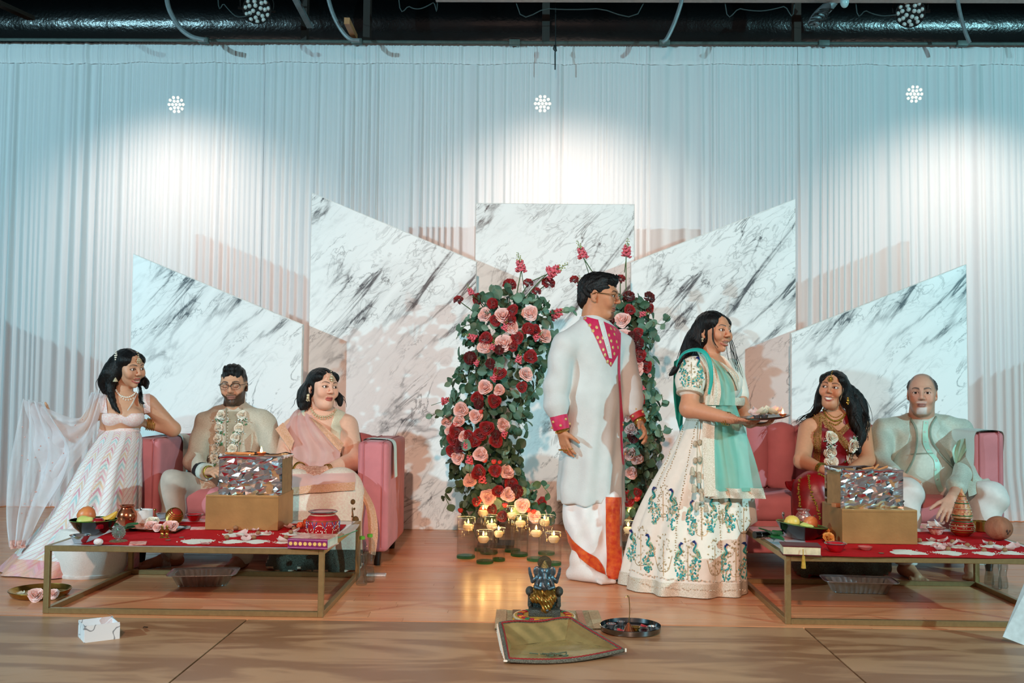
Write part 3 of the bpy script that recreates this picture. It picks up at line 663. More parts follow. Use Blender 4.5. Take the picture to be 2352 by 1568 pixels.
throw([(xr2-.215,6.12,zt2-.30),(xr2-.20,6.12,zt2-.12),(xr2-.192,6.12,zt2-.02),(xr2-.15,6.12,zt2+.003),(xr2-.04,6.14,zt2+.003),(xr2+.008,6.16,zt2-.025),(xr2+.012,6.18,zt2-.16)],.46,'pale throw over the sofa arm beside the grey haired man')
# ------------------------------------------------------------------ coffee tables
M_gold = mat('brushed_gold_frame','#a98f63',.38,.75,var=.08,scale=60,bump=.08,bscale=300); M_wtop = mat('white_table_top','#d9d7dc',.12,var=.02)
TH = at(102,1252.8,4.575)[2]; TW = .025
def table(x0,x1,y0,y1,label):
    T = thing('coffee_table',((x0+x1)/2,(y0+y1)/2,0),label,'table','gold framed low tables'); h = TW/2
    for x in (x0+h,x1-h):
        for y in (y0+h,y1-h): mb = MB(); mb.rbox((x,y,TH/2),(TW,TW,TH),.002,1); mb.build('leg',M_gold,T,smooth=False)
    for z in (h,TH-h):
        nm = 'bottom_rail' if z < .1 else 'top_rail'
        for y in (y0+h,y1-h): mb = MB(); mb.rbox(((x0+x1)/2,y,z),(x1-x0-2*TW,TW,TW),.002,1); mb.build(nm,M_gold,T,smooth=False)
        for x in (x0+h,x1-h): mb = MB(); mb.rbox((x,(y0+y1)/2,z),(TW,y1-y0-2*TW,TW),.002,1); mb.build(nm,M_gold,T,smooth=False)
    mb = MB(); mb.box(((x0+x1)/2,(y0+y1)/2,TH-.0045),(x1-x0-2*TW,y1-y0-2*TW,.009)); mb.build('table_top',M_wtop,T,smooth=False)
LT = (-2.226,-.941,4.575,5.56); RT = (1.147,2.43,4.577,5.55)
table(*LT,'gold framed low table in front of the left sofa'); table(*RT,'gold framed low table in front of the right sofa')
M_red = mat('red_cloth','#c4121c',.85,var=.10,scale=40,bump=.15,bscale=500,spec=.15)
def tp(x,y,dz=0): return fl(x,y,TH+dz)
def cloth(px,label):
    P = [tp(*p) for p in px]; G = []; n,m = 26,20
    for i in range(n):
        v = i/(n-1); a = P[0]+(P[3]-P[0])*v; b = P[1]+(P[2]-P[1])*v
        G.append([a+(b-a)*u+np.array([.003*math.sin(13*v+3*u),.003*math.sin(17*u),.0025+.0012*math.sin(23*u+5*v)*math.sin(14*v+2)]) for u in np.linspace(0,1,m)])
    G = np.array(G); mb = MB(); mb.grid(G); mb.grid(G[::-1]-np.array([0,0,.0015])); return single('table_cloth',mb,M_red,label,'cloth','red cloths on the tables')
cloth([(186,1251),(742,1258),(796,1205),(318,1197)],'red cloth spread on the left low table')
cloth([(1868,1278),(2420,1284),(2262,1222),(1836,1221)],'red cloth spread on the right low table')
# ================================================================== FLOWERS AND CANDLES
M_rose_r = mat('rose_red','#a80f16',.55,var=.2,scale=40,sheen=.3); M_rose_d = mat('rose_dark_red','#6d0712',.6,var=.2,scale=40,sheen=.3)
M_rose_p = mat('rose_blush','#f2c2bb',.6,var=.08,scale=40,sheen=.3,col2='#f6cfc6'); M_rose_w = mat('rose_white','#f3ead8',.6,var=.05,scale=40,sheen=.2)
M_coral = mat('coral_bud','#e0483f',.55,var=.15,scale=60); M_snap = mat('snapdragon_pink','#d8345a',.55,var=.2,scale=50,col2='#f08a8e')
M_bud = mat('green_bud','#a8b25a',.6,var=.15,scale=60); M_stem = mat('green_stem','#4c6b3a',.6)
M_leaf = [mat('eucalyptus_leaf_a','#5f8068',.5,var=.15,scale=25,transl=.15),mat('eucalyptus_leaf_b','#456a4e',.5,var=.18,scale=25,transl=.15),mat('eucalyptus_leaf_c','#7da188',.5,var=.12,scale=25,transl=.15)]
def petal_mesh(name,m,layers,seed,open_=1.0):
    """a rose: cupped petals spiralling round a bud, about 1 unit across, facing +z"""
    g = random.Random(seed); mb = MB()
    for (n,rad,hgt,wid,lean) in layers:
        for k in range(n):
            a0 = 2*math.pi*k/n+g.uniform(-.2,.2)+rad*9; G = []
            for i in range(5):
                v = i/4; row = []
                for j in range(6):
                    u = j/5-.5; ang = a0+u*wid*(.75+.5*math.sin(math.pi*min(v,.9)))
                    rr = rad*(.45+.55*v**.7)+lean*v*v*open_+.03*v*g.uniform(-1,1)+.05*v*math.sin(3*u*wid+a0*3); z = -.28+hgt*v*(1-.3*(2*u)**2)-lean*.45*v**3+.035*g.uniform(-1,1)
                    row.append((rr*math.cos(ang),rr*math.sin(ang),z))
                G.append(row)
            mb.grid(np.array(G))
    mb.lathe([(.0,-.34),(.13,-.30),(.2,-.2),(.14,.0),(.05,.12),(0,.14)],n=8)
    return mb.mesh(name,[m],True,None)
ROSE_L = [(3,.10,.55,2.3,.02),(4,.20,.56,1.9,.05),(5,.30,.52,1.6,.10),(5,.38,.42,1.5,.16),(5,.42,.30,1.5,.2)]
ROSES = {k: [petal_mesh('rose_'+k,m,ROSE_L,s) for s in (1,2)] for k,m in (('red',M_rose_r),('dark',M_rose_d),('blush',M_rose_p),('white',M_rose_w))}
def carnation(name,m,seed):
    g = random.Random(seed); mb = MB()
    for k in range(46):
        th = math.acos(1-g.random()*1.15); a = g.uniform(0,6.28); d = np.array([math.sin(th)*math.cos(a),math.sin(th)*math.sin(a),math.cos(th)]); x,y,_ = frame(d); G = []
        for i in range(3):
            v = i/2; G.append([(d*(.15+.33*v)+x*(u*.2*(.3+v))+y*(.05*math.sin(9*u+k)*v)) for u in np.linspace(-1,1,6)])
        mb.grid(np.array(G))
    mb.lathe([(.06,-.45),(.13,-.3),(.14,-.1),(.05,.0)],n=8); return mb.mesh(name,[m],True,None)
CARN = [carnation('carnation_red',M_rose_r,3),carnation('carnation_dark',M_rose_d,4)]
def leaf_mesh(name,m,el=1.0):
    G = []
    for i in range(7):
        v = i/6; w = .5*math.sin(math.pi*(.04+.92*v))**.75; G.append([(u*w*el,v,.10*(u*u)+.06*math.sin(3*v)) for u in (-1,-.5,0,.5,1)])
    mb = MB(); mb.grid(np.array(G)); mb.tube([(0,-.25,-.03),(0,0,0)],.015,4); return mb.mesh(name,[m],True,None)
LEAF = [leaf_mesh('leaf_'+str(i)+str(j),m,el) for i,m in enumerate(M_leaf) for j,el in enumerate((1.0,.8))]
def snap_mesh(seed):
    g = random.Random(seed); mb = MB(); mb.mi = 2; mb.tube([(0,0,-.9),(.02,0,0),(.0,.02,1)],[.022,.02,.01],5)
    for k in range(26):
        z = k/26; a = k*2.4; r = .16*(1-z)**.7+.05
        mb.mi = 0 if z < .55 else 1; s = (.12 if z < .55 else .075)*(1.15-z*.7)
        for q in range(4 if z < .55 else 1):
            b = a+g.uniform(-.5,.5); mb.ball((math.cos(b)*r*g.uniform(.7,1.25),math.sin(b)*r*g.uniform(.7,1.25),z+g.uniform(-.04,.04)),(s*.95,s*.38,s*.7) if z < .55 else (s*.7,s*.6,s),7,4,facing((math.cos(b),math.sin(b),g.uniform(-.2,.8)))@rotx(g.uniform(-.9,.9)))
    return mb.mesh('snapdragon',[M_snap,M_bud,M_stem],True,None)
SNAP = [snap_mesh(1),snap_mesh(2)]
def flower_pillar(base,env,label,blooms,seed,nleaf=270,nrest=600):
    """env: list of (py, xl, xr) giving the outline of the foliage; depth follows the width"""
    T = thing('flower_arrangement',base,label,'flower arrangement','tall flower arrangements'); g = random.Random(seed); b = np.array(base); Yc = b[1]
    mb = MB(); mb.tube([(b[0],Yc,0),(b[0],Yc,at(0,env[0][0]+60,Yc)[2])],.02,8); mb.box((b[0],Yc,.01),(.24,.24,.02)); mb.build('stand',mat('dark_stand','#20241f',.6),T)
    pys = [e[0] for e in env]
    def spot(edge=None):
        y = g.uniform(pys[0],pys[-1]); xl = np.interp(y,pys,[e[1] for e in env]); xr = np.interp(y,pys,[e[2] for e in env]); u = g.uniform(-1,1); return y,(xl+xr)/2,(xr-xl)/2,u
    inner = MB()
    for q,tot in ((0,nrest),(1,nleaf)):
        for k in range(tot):
            y,xc,hw,u = spot(); dep = math.sqrt(max(0,1-u*u))*min(hw,90)*Yc/2300; fr = g.uniform(.1,.75) if q == 0 else g.uniform(.55,1.05)
            p = at(xc+u*hw,y,Yc); p[1] = Yc-dep*fr
            n = unit(np.array([u*.8+g.uniform(-.6,.6),-.9*fr+g.uniform(-.5,.3),g.uniform(-.3,.7)])); R = facing(n)@rotz(g.uniform(0,6.28)); s = g.uniform(.048,.082)*(1.0 if q else .95)
            me = LEAF[g.randrange(6)]
            if q == 0:
                V = np.array([v.co[:] for v in me.vertices])*s@R.T+p; inner.mi = g.randrange(2); inner.add(V,[tuple(f.vertices) for f in me.polygons])
            else: link('leaf',me,T,p-b,R,s)
    tag(inner.build('foliage',M_leaf[:2],T,sharp=None),kind='stuff')
    stems = MB()
    for (x,y,k,rp) in blooms:
        i = np.interp(y,pys,[e[1] for e in env]); j = np.interp(y,pys,[e[2] for e in env]); u = max(-1,min(1,(x-(i+j)/2)/max((j-i)/2,1)))
        out = y < pys[0]+20 or x < i-8 or x > j+8
        dep = math.sqrt(max(0,1-u*u))*min((j-i)/2,90)*Yc/2300*1.02+.02; Y = Yc-dep if not out else Yc-.04+g.uniform(-.05,.05)
        p = at(x,y,Y); n = unit(np.array([u*.5+g.uniform(-.3,.3),-1,g.uniform(-.1,.5)])); s = rp*2*Y/2300*(.62 if k[0] == 's' else 1)
        if k in ('red','dark','blush','white'): o = link('rose',g.choice(ROSES[k]),T,p-b,facing(n)@rotz(g.uniform(0,6)),s*1.1)
        elif k in ('cr','cd'): o = link('carnation',CARN[k == 'cd'],T,p-b,facing(unit(n+np.array([0,0,.8])) if out else n),s*1.2)
        elif k[0] == 's':
            an = math.radians(float(k[1:])); d = np.array([math.cos(an),-.15,math.sin(an)]); link('snapdragon',g.choice(SNAP),T,p-b,facing(d,(0,1,0)),s)
        elif k == 'coral':
            m_ = MB(); m_.ball((0,0,0),.5,8,6); m_.ball((.2,.1,.2),.35,7,5); m_.ball((-.2,.1,.15),.35,7,5)
            if 'CORAL' not in globals(): globals()['CORAL'] = m_.mesh('coral_bud',[M_coral],True,None)
            link('coral_bud',CORAL,T,p-b,facing(n),s)
        if out:
            q = at(np.clip(x,i+25,j-25),max(y+70,pys[0]+50),Yc); stems.tube(smooth_path([p,(p+q)/2+np.array([0,.01,.02]),q],3),.0035,5)
    # eucalyptus sprigs that stick out of the outline
    if stems.v: tag(stems.build('stem',M_stem,T),kind='stuff')
    return T
def sprig(T,pts,n,s,g):
    P = smooth_path([at(*p) for p in pts],5); mb = MB(); mb.tube(P,.0025,5); mb.build('sprig_stem',M_stem,T)
    for k in range(n):
        p = P[min(len(P)-1,int((k+.8)/n*(len(P)-1)))]; d = unit(np.array([g.uniform(-1,1),-.6,g.uniform(-.6,.8)])); link('leaf',LEAF[g.randrange(6)],T,p-np.array(T.location),facing(d)@rotz(g.uniform(0,6)),s*g.uniform(.75,1.15))
FY = 6.72
Lenv = [(672,1130,1205),(700,1085,1265),(760,1060,1275),(830,1055,1265),(900,1035,1225),(950,1020,1210),(1000,1015,1215),(1060,1025,1195),(1110,1050,1205),(1150,1070,1245),(1185,1075,1275)]
Lbl = [(1053,690,'cr',10),(1097,686,'red',12),(1131,697,'cr',11),(1170,655,'cr',13),(1213,651,'cr',10),(1232,670,'cr',9),(1259,651,'cr',13),(1197,623,'s100',36),(1258,628,'s25',42),(1084,676,'s115',22),(1268,725,'s25',36),
       (1112,722,'blush',13),(1155,722,'blush',14),(1177,710,'red',10),(1171,732,'red',12),(1217,718,'blush',14),(1138,734,'red',11),(1175,752,'blush',12),(1115,775,'red',12),(1092,778,'s160',26),(1157,786,'blush',15),(1188,775,'red',11),(1177,794,'red',10),(1213,755,'cr',12),(1231,758,'red',11),(1252,770,'blush',13),(1157,757,'s70',22),(1227,778,'s40',22),
       (1112,796,'blush',12),(1130,803,'s80',20),(1080,822,'cd',13),(1147,803,'cd',10),(1219,818,'red',12),(1092,838,'s60',18),(1148,855,'red',12),(1126,835,'cd',10),(1190,832,'s80',24),(1210,858,'blush',13),(1131,873,'s60',22),(1113,888,'blush',13),(1146,895,'blush',10),(1200,888,'red',10),(1096,912,'red',11),(1136,920,'red',12),(1100,928,'cd',10),
       (1015,922,'s20',24),(1058,940,'blush',13),(1027,966,'blush',12),(1053,965,'blush',11),(1092,955,'blush',12),(1105,945,'coral',5),(1157,975,'blush',12),(1047,975,'coral',7),(1048,992,'red',14),(1034,988,'blush',11),(1118,981,'red',13),(1076,1000,'red',10),(1104,995,'red',12),(1139,998,'cd',9),(1140,1012,'red',12),(1042,1008,'red',14),(1064,1003,'blush',10),(1090,1013,'red',11),(1058,1022,'dark',13),(1155,1002,'s60',22),
       (1040,1036,'red',14),(1104,1042,'blush',13),(1050,1050,'blush',12),(1070,1030,'s90',20),(1078,1064,'s90',26),(1113,1057,'coral',6),(1134,1060,'coral',6),(1147,1061,'coral',5),(1098,1084,'red',13),(1137,1080,'red',11),(1166,1082,'blush',13),(1079,1102,'blush',12),(1174,1110,'red',12),(1108,1108,'s95',28),(1145,1127,'red',11),(1122,1140,'blush',14),(1186,1128,'cd',13),(1168,1135,'blush',13),(1200,1160,'blush',13),(1246,1152,'red',9),(1213,1171,'coral',6),(1160,1160,'coral',6),(1228,1185,'blush',11),(1094,1150,'red',9),(1130,1170,'dark',9),(1058,1172,'coral',6),(1225,1175,'coral',6),(1152,1185,'dark',10),(1110,1175,'red',9)]
fb = at(1140,1190,FY); T1 = flower_pillar((fb[0],FY,0),Lenv,'tall pillar of roses and eucalyptus left of the man in white',Lbl,21,285,650)
g_ = random.Random(5)
for pts,n in ((((1215,735,6.6),(1250,705,6.55),(1262,690,6.5)),3),(((1090,745,6.6),(1065,750,6.55),(1048,778,6.55)),4),(((1065,860,6.6),(1045,862,6.55),(1033,885,6.55)),4),(((1075,1110,6.6),(1045,1118,6.55),(1022,1135,6.5),(1035,1165,6.5)),6),(((1215,1135,6.6),(1240,1110,6.55),(1250,1120,6.5),(1262,1135,6.5)),6),(((1050,975,6.6),(1010,950,6.55),(990,955,6.5)),5),(((1225,735,6.6),(1265,720,6.5),(1310,715,6.45),(1325,708,6.4)),5),(((1200,930,6.6),(1225,900,6.55),(1240,880,6.5)),4),(((1080,1180,6.6),(1070,1195,6.5)),3)):
    sprig(T1,pts,n,.055,g_)
Renv = [(690,1400,1470),(740,1395,1505),(800,1400,1500),(850,1405,1495),(900,1410,1500),(960,1420,1510),(1010,1420,1510),(1060,1420,1500),(1120,1420,1490),(1180,1425,1470)]
Rbl = [(1319,643,'cr',9),(1340,592,'s110',34),(1336,668,'s100',30),(1438,588,'s85',34),(1490,684,'cd',12),(1444,682,'cd',12),(1425,642,'cr',10),(1447,710,'red',10),(1470,722,'s10',20),(1494,708,'red',9),(1429,733,'blush',14),(1433,770,'blush',14),(1452,775,'cd',12),(1468,762,'red',9),(1400,734,'dark',12),(1438,792,'red',9),(1465,788,'cd',12),(1470,814,'red',13),(1446,827,'blush',6),(1484,840,'red',12),(1470,840,'blush',8),(1460,852,'blush',12),(1452,874,'blush',13),(1493,862,'blush',4),(1477,895,'s120',18),(1467,914,'red',13),(1438,955,'blush',10),(1450,985,'blush',11),(1456,1003,'dark',11),(1445,1040,'blush',12),(1463,1052,'blush',11),(1450,1085,'blush',11),(1440,1145,'red',14),(1463,1145,'coral',7),(1465,1130,'red',8)]
RB = at(1455,1190,FY); T2 = flower_pillar((RB[0],FY,0),Renv,'tall pillar of roses and eucalyptus between the two standing people',Rbl,22,200,500)
for pts,n in ((((1490,735,6.6),(1520,745,6.55),(1540,725,6.5)),5),(((1490,960,6.6),(1520,930,6.55),(1520,905,6.5)),5),(((1495,985,6.6),(1525,990,6.55),(1545,985,6.5)),4),(((1490,1010,6.6),(1515,1040,6.5),(1520,1060,6.5)),5),(((1470,870,6.6),(1500,880,6.5)),3)):
    sprig(T2,pts,n,.055,g_)
# ------------------------------------------------------------------ candle vases
M_glass = glass_mat('clear_vase_glass','#f2f6f4'); M_gbase = glass_mat('green_glass_base','#8fd6b8',1); M_water = glass_mat('clear_water','#e8efee')
M_wax = mat('ivory_wax','#efe2c6',.45,var=.03,transl=.35); M_wick = mat('burnt_wick','#1c1410',.9); M_flame = mat('candle_flame','#ffd890',.5,emit=60,ecol='#ffb648')
def flame(mb,p,h=.028): mb.lathe([(0,0),(h*.16,h*.12),(h*.2,h*.3),(h*.12,h*.6),(h*.04,h*.88),(0,h)],p,10)
def vase(xl,xr,ytop,ybot,ycandle,label,clabel,warm=True):
    p = fl((xl+xr)/2,ybot-4); Y = p[1]; r = (xr-xl)/2*Y/2300; h = at((xl+xr)/2,ytop+4,Y)[2]
    T = thing('glass_vase',p,label,'vase','glass candle vases'); n = 28; zc = at((xl+xr)/2,ycandle,Y)[2]
    mb = MB(); mb.lathe([(r-.001,.012),(r,.016),(r,h-.002),(r-.0012,h),(r-.0028,h-.002),(r-.003,.02),(0,.02)],p,n); mb.build('glass_wall',M_glass,T); mb = MB(); mb.tube([p+np.array([(r-.0015)*math.cos(a),(r-.0015)*math.sin(a),h]) for a in np.linspace(0,2*math.pi,37)],.0013,5,cap=False); mb.build('glass_rim',mat('glass_edge','#d6e6de',.08,trans=.3,coat=1),T)
    mb = MB(); mb.lathe([(r*.93,0),(r,.004),(r,.014),(r*.96,.018),(0,.018)],p,n); mb.build('glass_base',M_gbase,T)
    mb = MB(); mb.lathe([(r-.004,zc-.002),(r-.0045,zc),(0,zc)],p,n); mb.build('water',M_water,T)
    cr_ = min(.034,r*.72); cp = p+np.array([rnd.uniform(-1,1)*(r-cr_-.004),rnd.uniform(-1,.2)*(r-cr_-.004),0])
    K = thing('floating_candle',(cp[0],cp[1],zc-.022),clabel,'candle','floating candles in the vases')
    mb = MB(); mb.lathe([(0,zc-.022),(cr_*.6,zc-.019),(cr_*.92,zc-.006),(cr_,zc+.006),(cr_*.9,zc+.015),(cr_*.7,zc+.019),(0,zc+.0175)],(cp[0],cp[1],0),20); mb.build('wax',M_wax,K)
    mb = MB(); mb.tube([(cp[0],cp[1],zc+.016),(cp[0]+.001,cp[1],zc+.025)],.0011,5); mb.build('wick',M_wick,K)
    mb = MB(); flame(mb,(cp[0],cp[1],zc+.023)); mb.build('flame',M_flame,K)
    l = bpy.data.lights.new('candle_glow','POINT'); l.energy = .5; l.color = (1,.6,.22); l.shadow_soft_size = .012; o = bpy.data.objects.new('candle_glow',l); C.objects.link(o); o.parent = K; o.location = (0,0,.022+.034+.02)
for q in ((1090,1126,1154,1269,1178,'tall glass vase at the back left of the candle group','floating candle at the back left below the roses'),(1103,1143,1179,1275,1208,'glass vase behind the short front vase on the left','floating candle just above the short front vase'),(1049,1091,1184,1285,1210,'leftmost glass vase on the floor','floating candle in the leftmost vase'),(1094,1133,1214,1297,1238,'short glass vase at the front left','unlit looking candle low in the short front left vase'),(1131,1160,1208,1292,1226,'slim glass vase right of the short front left vase','floating candle in the slim vase'),
          (1159,1195,1159,1271,1184,'tall glass vase at the back of the candle group','floating candle at the back beneath the pale roses'),(1173,1213,1180,1280,1202,'tall glass vase in the middle of the candle group','floating candle in the middle vase'),(1210,1251,1189,1291,1224,'glass vase behind the elephant headed figurine','floating candle in the vase behind the figurine'),(1236,1274,1179,1277,1200,'glass vase at the back right near the white trouser leg','floating candle at the back right of the group'),(1251,1289,1218,1301,1238,'rightmost short vase nearest the man in white','floating candle in the rightmost short vase'),
          (1431,1459,1159,1262,1186,'glass vase between the man in white and the peacock skirt','floating candle between the man and the peacock skirt'),(1428,1457,1192,1284,1217,'shorter vase half hidden by the peacock skirt','floating candle half hidden by the peacock skirt')):
    vase(*q)
# ================================================================== PEOPLE: helpers
M_skin = mat('skin','#c08060',.48,var=.035,scale=60,vcol=True,bump=.05,bscale=400,spec=.4)
M_hair = mat('black_hair','#0c0909',.46,var=.25,scale=30,bump=.6,bscale=220,stretch=(1,1,.2),spec=.35); M_eye = mat('eye','#ffffff',.12,var=.0,vcol=True)
M_goldj = mat('gold_jewellery','#c9a44e',.25,.9,var=.1,scale=200); M_pearl = mat('pearl','#efe6d6',.25,var=.03); M_kundan = mat('pale_gold_stones','#efdcb6',.25,.35,var=.25,scale=300)
M_silver = mat('silver_steel','#c9cdd0',.18,.95,var=.05,scale=80)
def lin(c): return np.array(rgb(c))
def bounds(pts,pad): P = np.array(pts); return P.min(0)-pad,P.max(0)+pad
def rbase(yaw): c,s = math.cos(yaw),math.sin(yaw); return np.array([[-c,s,0],[-s,-c,0],[0,0,1.]])
class Head:
    def __init__(s,T,pos,yaw=0,pitch=0,roll=0,sc=1.0,skin='#b5795a',lip='#a4524a',brow='#1a1210',fem=False,fat=0.0,smile=0.0,teeth=False,closed=False,gaze=(0,0),beard=None,neck=None,nr=.052,paint=None,ears=True,liner=False):
        s.T = T; s.pos = np.asarray(pos,float); s.sc = sc; s.R = rbase(math.radians(yaw))@rotx(math.radians(pitch))@roty(math.radians(roll))
        f = 1 if fem else 0; S = SDF((-.115,-.14,-.24),(.115,.15,.135),.0024)
        S.ell((0,-.018,.028),(.073,.090,.080),k=.02).ell((0,.026,.0),(.063+fat*.005,.062,.082),k=.03)
        jw = .050-.003*f+fat*.012; S.ell((0,.023,-.058),(jw,.052,.050+.004*fat),k=.03)
        S.ell((0,.065-.004*f,-.096),(.018-.003*f+fat*.004,.017,.016),k=.02)
        if fat: S.ell((0,.035,-.098),(.045,.045,.03),k=.03)
        for q in (-1,1):
            S.ell((q*.041,.056,-.014),(.024,.022,.020),k=.02); S.ell((q*(.036+.004*smile),.064+.004*smile,-.040+.008*smile),(.020+fat*.005,.018,.019),k=.02)
            S.cone((q*.010,.083,.024),(q*.043,.070,.026),.011,.009,k=.012)
            S.ell((q*.031,.106,.003),(.020,.020,.013),k=.014,sub=True)
            S.ell((q*.031,.0735,.002),(.0145,.0145,.0135),k=.004)
            if ears:
                Re = rotz(-q*.35)@rotx(-.15); S.ell((q*.074,-.012,-.006),(.007,.018,.031),Re,k=.008); S.ell((q*.0795,-.006,-.002),(.005,.010,.019),Re,k=.005,sub=True); S.ell((q*.073,-.004,-.034),(.006,.008,.008),k=.006)
        S.cone((0,.087,.012),(0,.105,-.022),.0080,.0098-.001*f,k=.012); S.ell((0,.1055,-.026),(.0098,.0085,.008),k=.008)
        for q in (-1,1): S.ell((q*.0118,.096,-.030),(.0075,.009,.0068),k=.007); S.ell((q*.0065,.101,-.0375),(.0035,.006,.003),k=.003,sub=True)
        zm = -.064; w = .023+.004*smile+(.003 if teeth else 0)
        def mouth(t): x = t*w; return np.array([x,.0870-.010*t*t-.006*smile*t*t,zm+.009*smile*t*t])
        up = [mouth(t)+np.array([0,.0,.004+(.0015 if teeth else 0)]) for t in np.linspace(-1,1,7)]; dn = [mouth(t)*np.array([.85,1,1])+np.array([0,-.001,-.006-(.0065 if teeth else 0)]) for t in np.linspace(-1,1,7)]
        ru = [.0015,.0034,.0043,.0040,.0043,.0034,.0015]; rd = [.0015,.0038,.0052,.0056,.0052,.0038,.0015]
        S.chain(up,ru,k=.005).chain(dn,rd,k=.005)
        mid = [mouth(t)+np.array([0,.005,-.0025 if teeth else -.0008]) for t in np.linspace(-.88,.88,7)]
        S.chain(mid,[.0015,.0048,.0066,.0072,.0066,.0048,.0015] if teeth else [.0012]*7,k=.003,sub=True)
        if not closed:
            for q in (-1,1): S.ell((q*.031,.0885,.0016),(.0142,.012,.0050),roty(q*.10),k=.002,sub=True)
        if neck is not None:
            nl = s.R.T@(np.asarray(neck,float)-s.pos)/sc; S.cone((0,-.025,-.05),nl,nr*.96,nr,k=.025); S.cone((0,-.028,-.05),nl,nr*.9,nr*1.05,k=.02)
        V,F = S.mesh(); V = relax(V,F,1,.35); x,y,z = V.T
        sk = lin(skin); col = np.tile(sk,(len(V),1))
        def blend(m,c): nonlocal col; m = np.clip(m,0,1)[:,None]; col = col*(1-m)+np.asarray(c)*m
        front = y > .045
        blend(.30*np.exp(-((np.abs(x)-.042)**2+(z+.03)**2)/.0005)*front,sk*np.array([1.15,.75,.7])); blend(.3*np.exp(-(x**2+(z+.02)**2)/.0003)*front,sk*np.array([1.1,.82,.78]))
        # eyebrows
        ax = np.abs(x); zb = .0235+.005*np.sin(np.clip((ax-.012)/.036,0,1)*math.pi*.8)-.003*np.clip((ax-.04)/.01,0,1); wd = (.0042 if not fem else .0030)*np.clip(1.25-(ax-.012)/.05,.45,1)
        blend(.9*np.clip(1.6-np.abs(z-zb)/wd,0,1)*((ax > .011) & (ax < .050) & front),lin(brow))
        # lids, lash line
        eyed = np.sqrt(((ax-.031)/.0158)**2+((z-.002)/.0068)**2); blend((.12 if closed else .28)*np.clip(1.9-eyed,0,1)*front,sk*np.array([.62,.5,.48]))
        if closed: blend(np.clip(1.5-np.abs(z+.006+.010*((ax-.031)/.016)**2*-.5)/.0016,0,1)*((np.abs(ax-.031) < .0145) & front),lin('#140d0b'))
        else: blend(np.clip(1.4-np.abs(eyed-.98)/(.16 if liner else .10),0,1)*((z > -.001) | liner)*front,lin('#120b09'))
        # lips
        def dist(P3): return np.min([np.sqrt(((V-p)**2).sum(1)) for p in P3],0)
        U = smooth_path(up,3); D = smooth_path(dn,3); du = np.min([np.linalg.norm(V-p,axis=1)/(.0052 if abs(p[0]) < .016 else .0036) for p in U],0); dd = np.min([np.linalg.norm(V-p,axis=1)/(.0066 if abs(p[0]) < .014 else .0042) for p in D],0)
        lipm = np.clip((1.25-np.minimum(du,dd))/.25,0,1)*front; blend(lipm*.85,lin(lip))
        md = np.min([np.linalg.norm((V-p)*np.array([1,.6,1]),axis=1)/r_ for p,r_ in zip(smooth_path(mid,3),np.interp(np.linspace(0,1,19),np.linspace(0,1,7),[.002,.0050,.0068,.0074,.0068,.0050,.002] if teeth else [.0018]*7))],0)
        if teeth: blend(np.clip((1.1-md)/.2,0,1)*(y > .07),lin('#efe8dc')); blend(np.clip((1.35-md)/.2,0,1)*(md > 1.1)*.5,lin('#4a1512'))
        else: blend(np.clip((1.6-md)/.5,0,1)*(y > .07)*.8,lin(lip)*.35)
        if beard:
            c,kind = beard; ch = lin(c); m = np.zeros(len(V))
            if kind == 'full':
                edge = -.050+.024*np.clip((ax-.03)/.035,0,1)+.05*np.clip((.03-y)/.05,0,1); m = np.clip((edge-z)/.010,0,1)*(y > -.022)*(z > -.125); m *= 1-np.clip((1.35-np.minimum(du,dd))/.2,0,1)
                m = np.maximum(m,np.clip(1.4-np.abs(z+.051-.25*ax*-1*0)/.006,0,1)*(ax < .030)*front*.85)
            else:
                m = np.clip((.030-ax)/.008,0,1)*np.clip((-.076-z)/.006,0,1)*(y > .04)*(z > -.118); m = np.maximum(m,.55*np.clip((.030-ax)/.006,0,1)*np.clip(1.5-np.abs(z+.050)/.005,0,1)*front); m *= 1-np.clip((1.3-np.minimum(du,dd))/.2,0,1)
            tex = .86+.14*np.sin(V@np.array([900,1300,700])); blend(m*tex,ch)
        if paint: col = paint(V,col,blend) if False else col; s._paint = None
        if paint:
            m,c = paint(x,y,z); blend(m,c)
        s.V = V; s.F = F; s.col = col; s.W = s.w(V)
        for q in (-1,1):
            if closed: break
            mb = MB(); c = np.array([q*.031,.0735,.002]); n,m_ = 20,14; g = np.array([gaze[0],1,gaze[1]]); g = unit(g); mb.ball(c,.0128,n,m_,R=np.eye(3)); P = np.array(mb.v)-c; dt = P@g/.0128; k = np.where((dt > .962)[:,None],lin('#060404'),np.where((dt > .84)[:,None],lin('#2a150c'),lin('#e9e2dc'))); mb.c = [tuple(v) for v in k]
            # finer iris: a small domed disc
            iris = MB(); fr_ = facing(g,(0,0,1)); ring = [(.0,.0129),(.0032,.01270),(.0033,.01268),(.0072,.01085)]
            iris.lathe([(r_,h_) for r_,h_ in ring],(0,0,0),14); iv = np.array(iris.v)@fr_.T+c; cols = [tuple(lin('#040303')) if i//14 < 2 else tuple(lin('#2b170e')) for i in range(len(iv))]
            mb.c = [tuple(lin('#e6dfd8'))]*len(mb.v); mb.v = [tuple(s.w(np.array(v))) for v in mb.v]; mb.add(s.w(iv),iris.f,cols); mb.build('eye',M_eye,T)
    def w(s,P): return (np.asarray(P)*s.sc)@s.R.T+s.pos
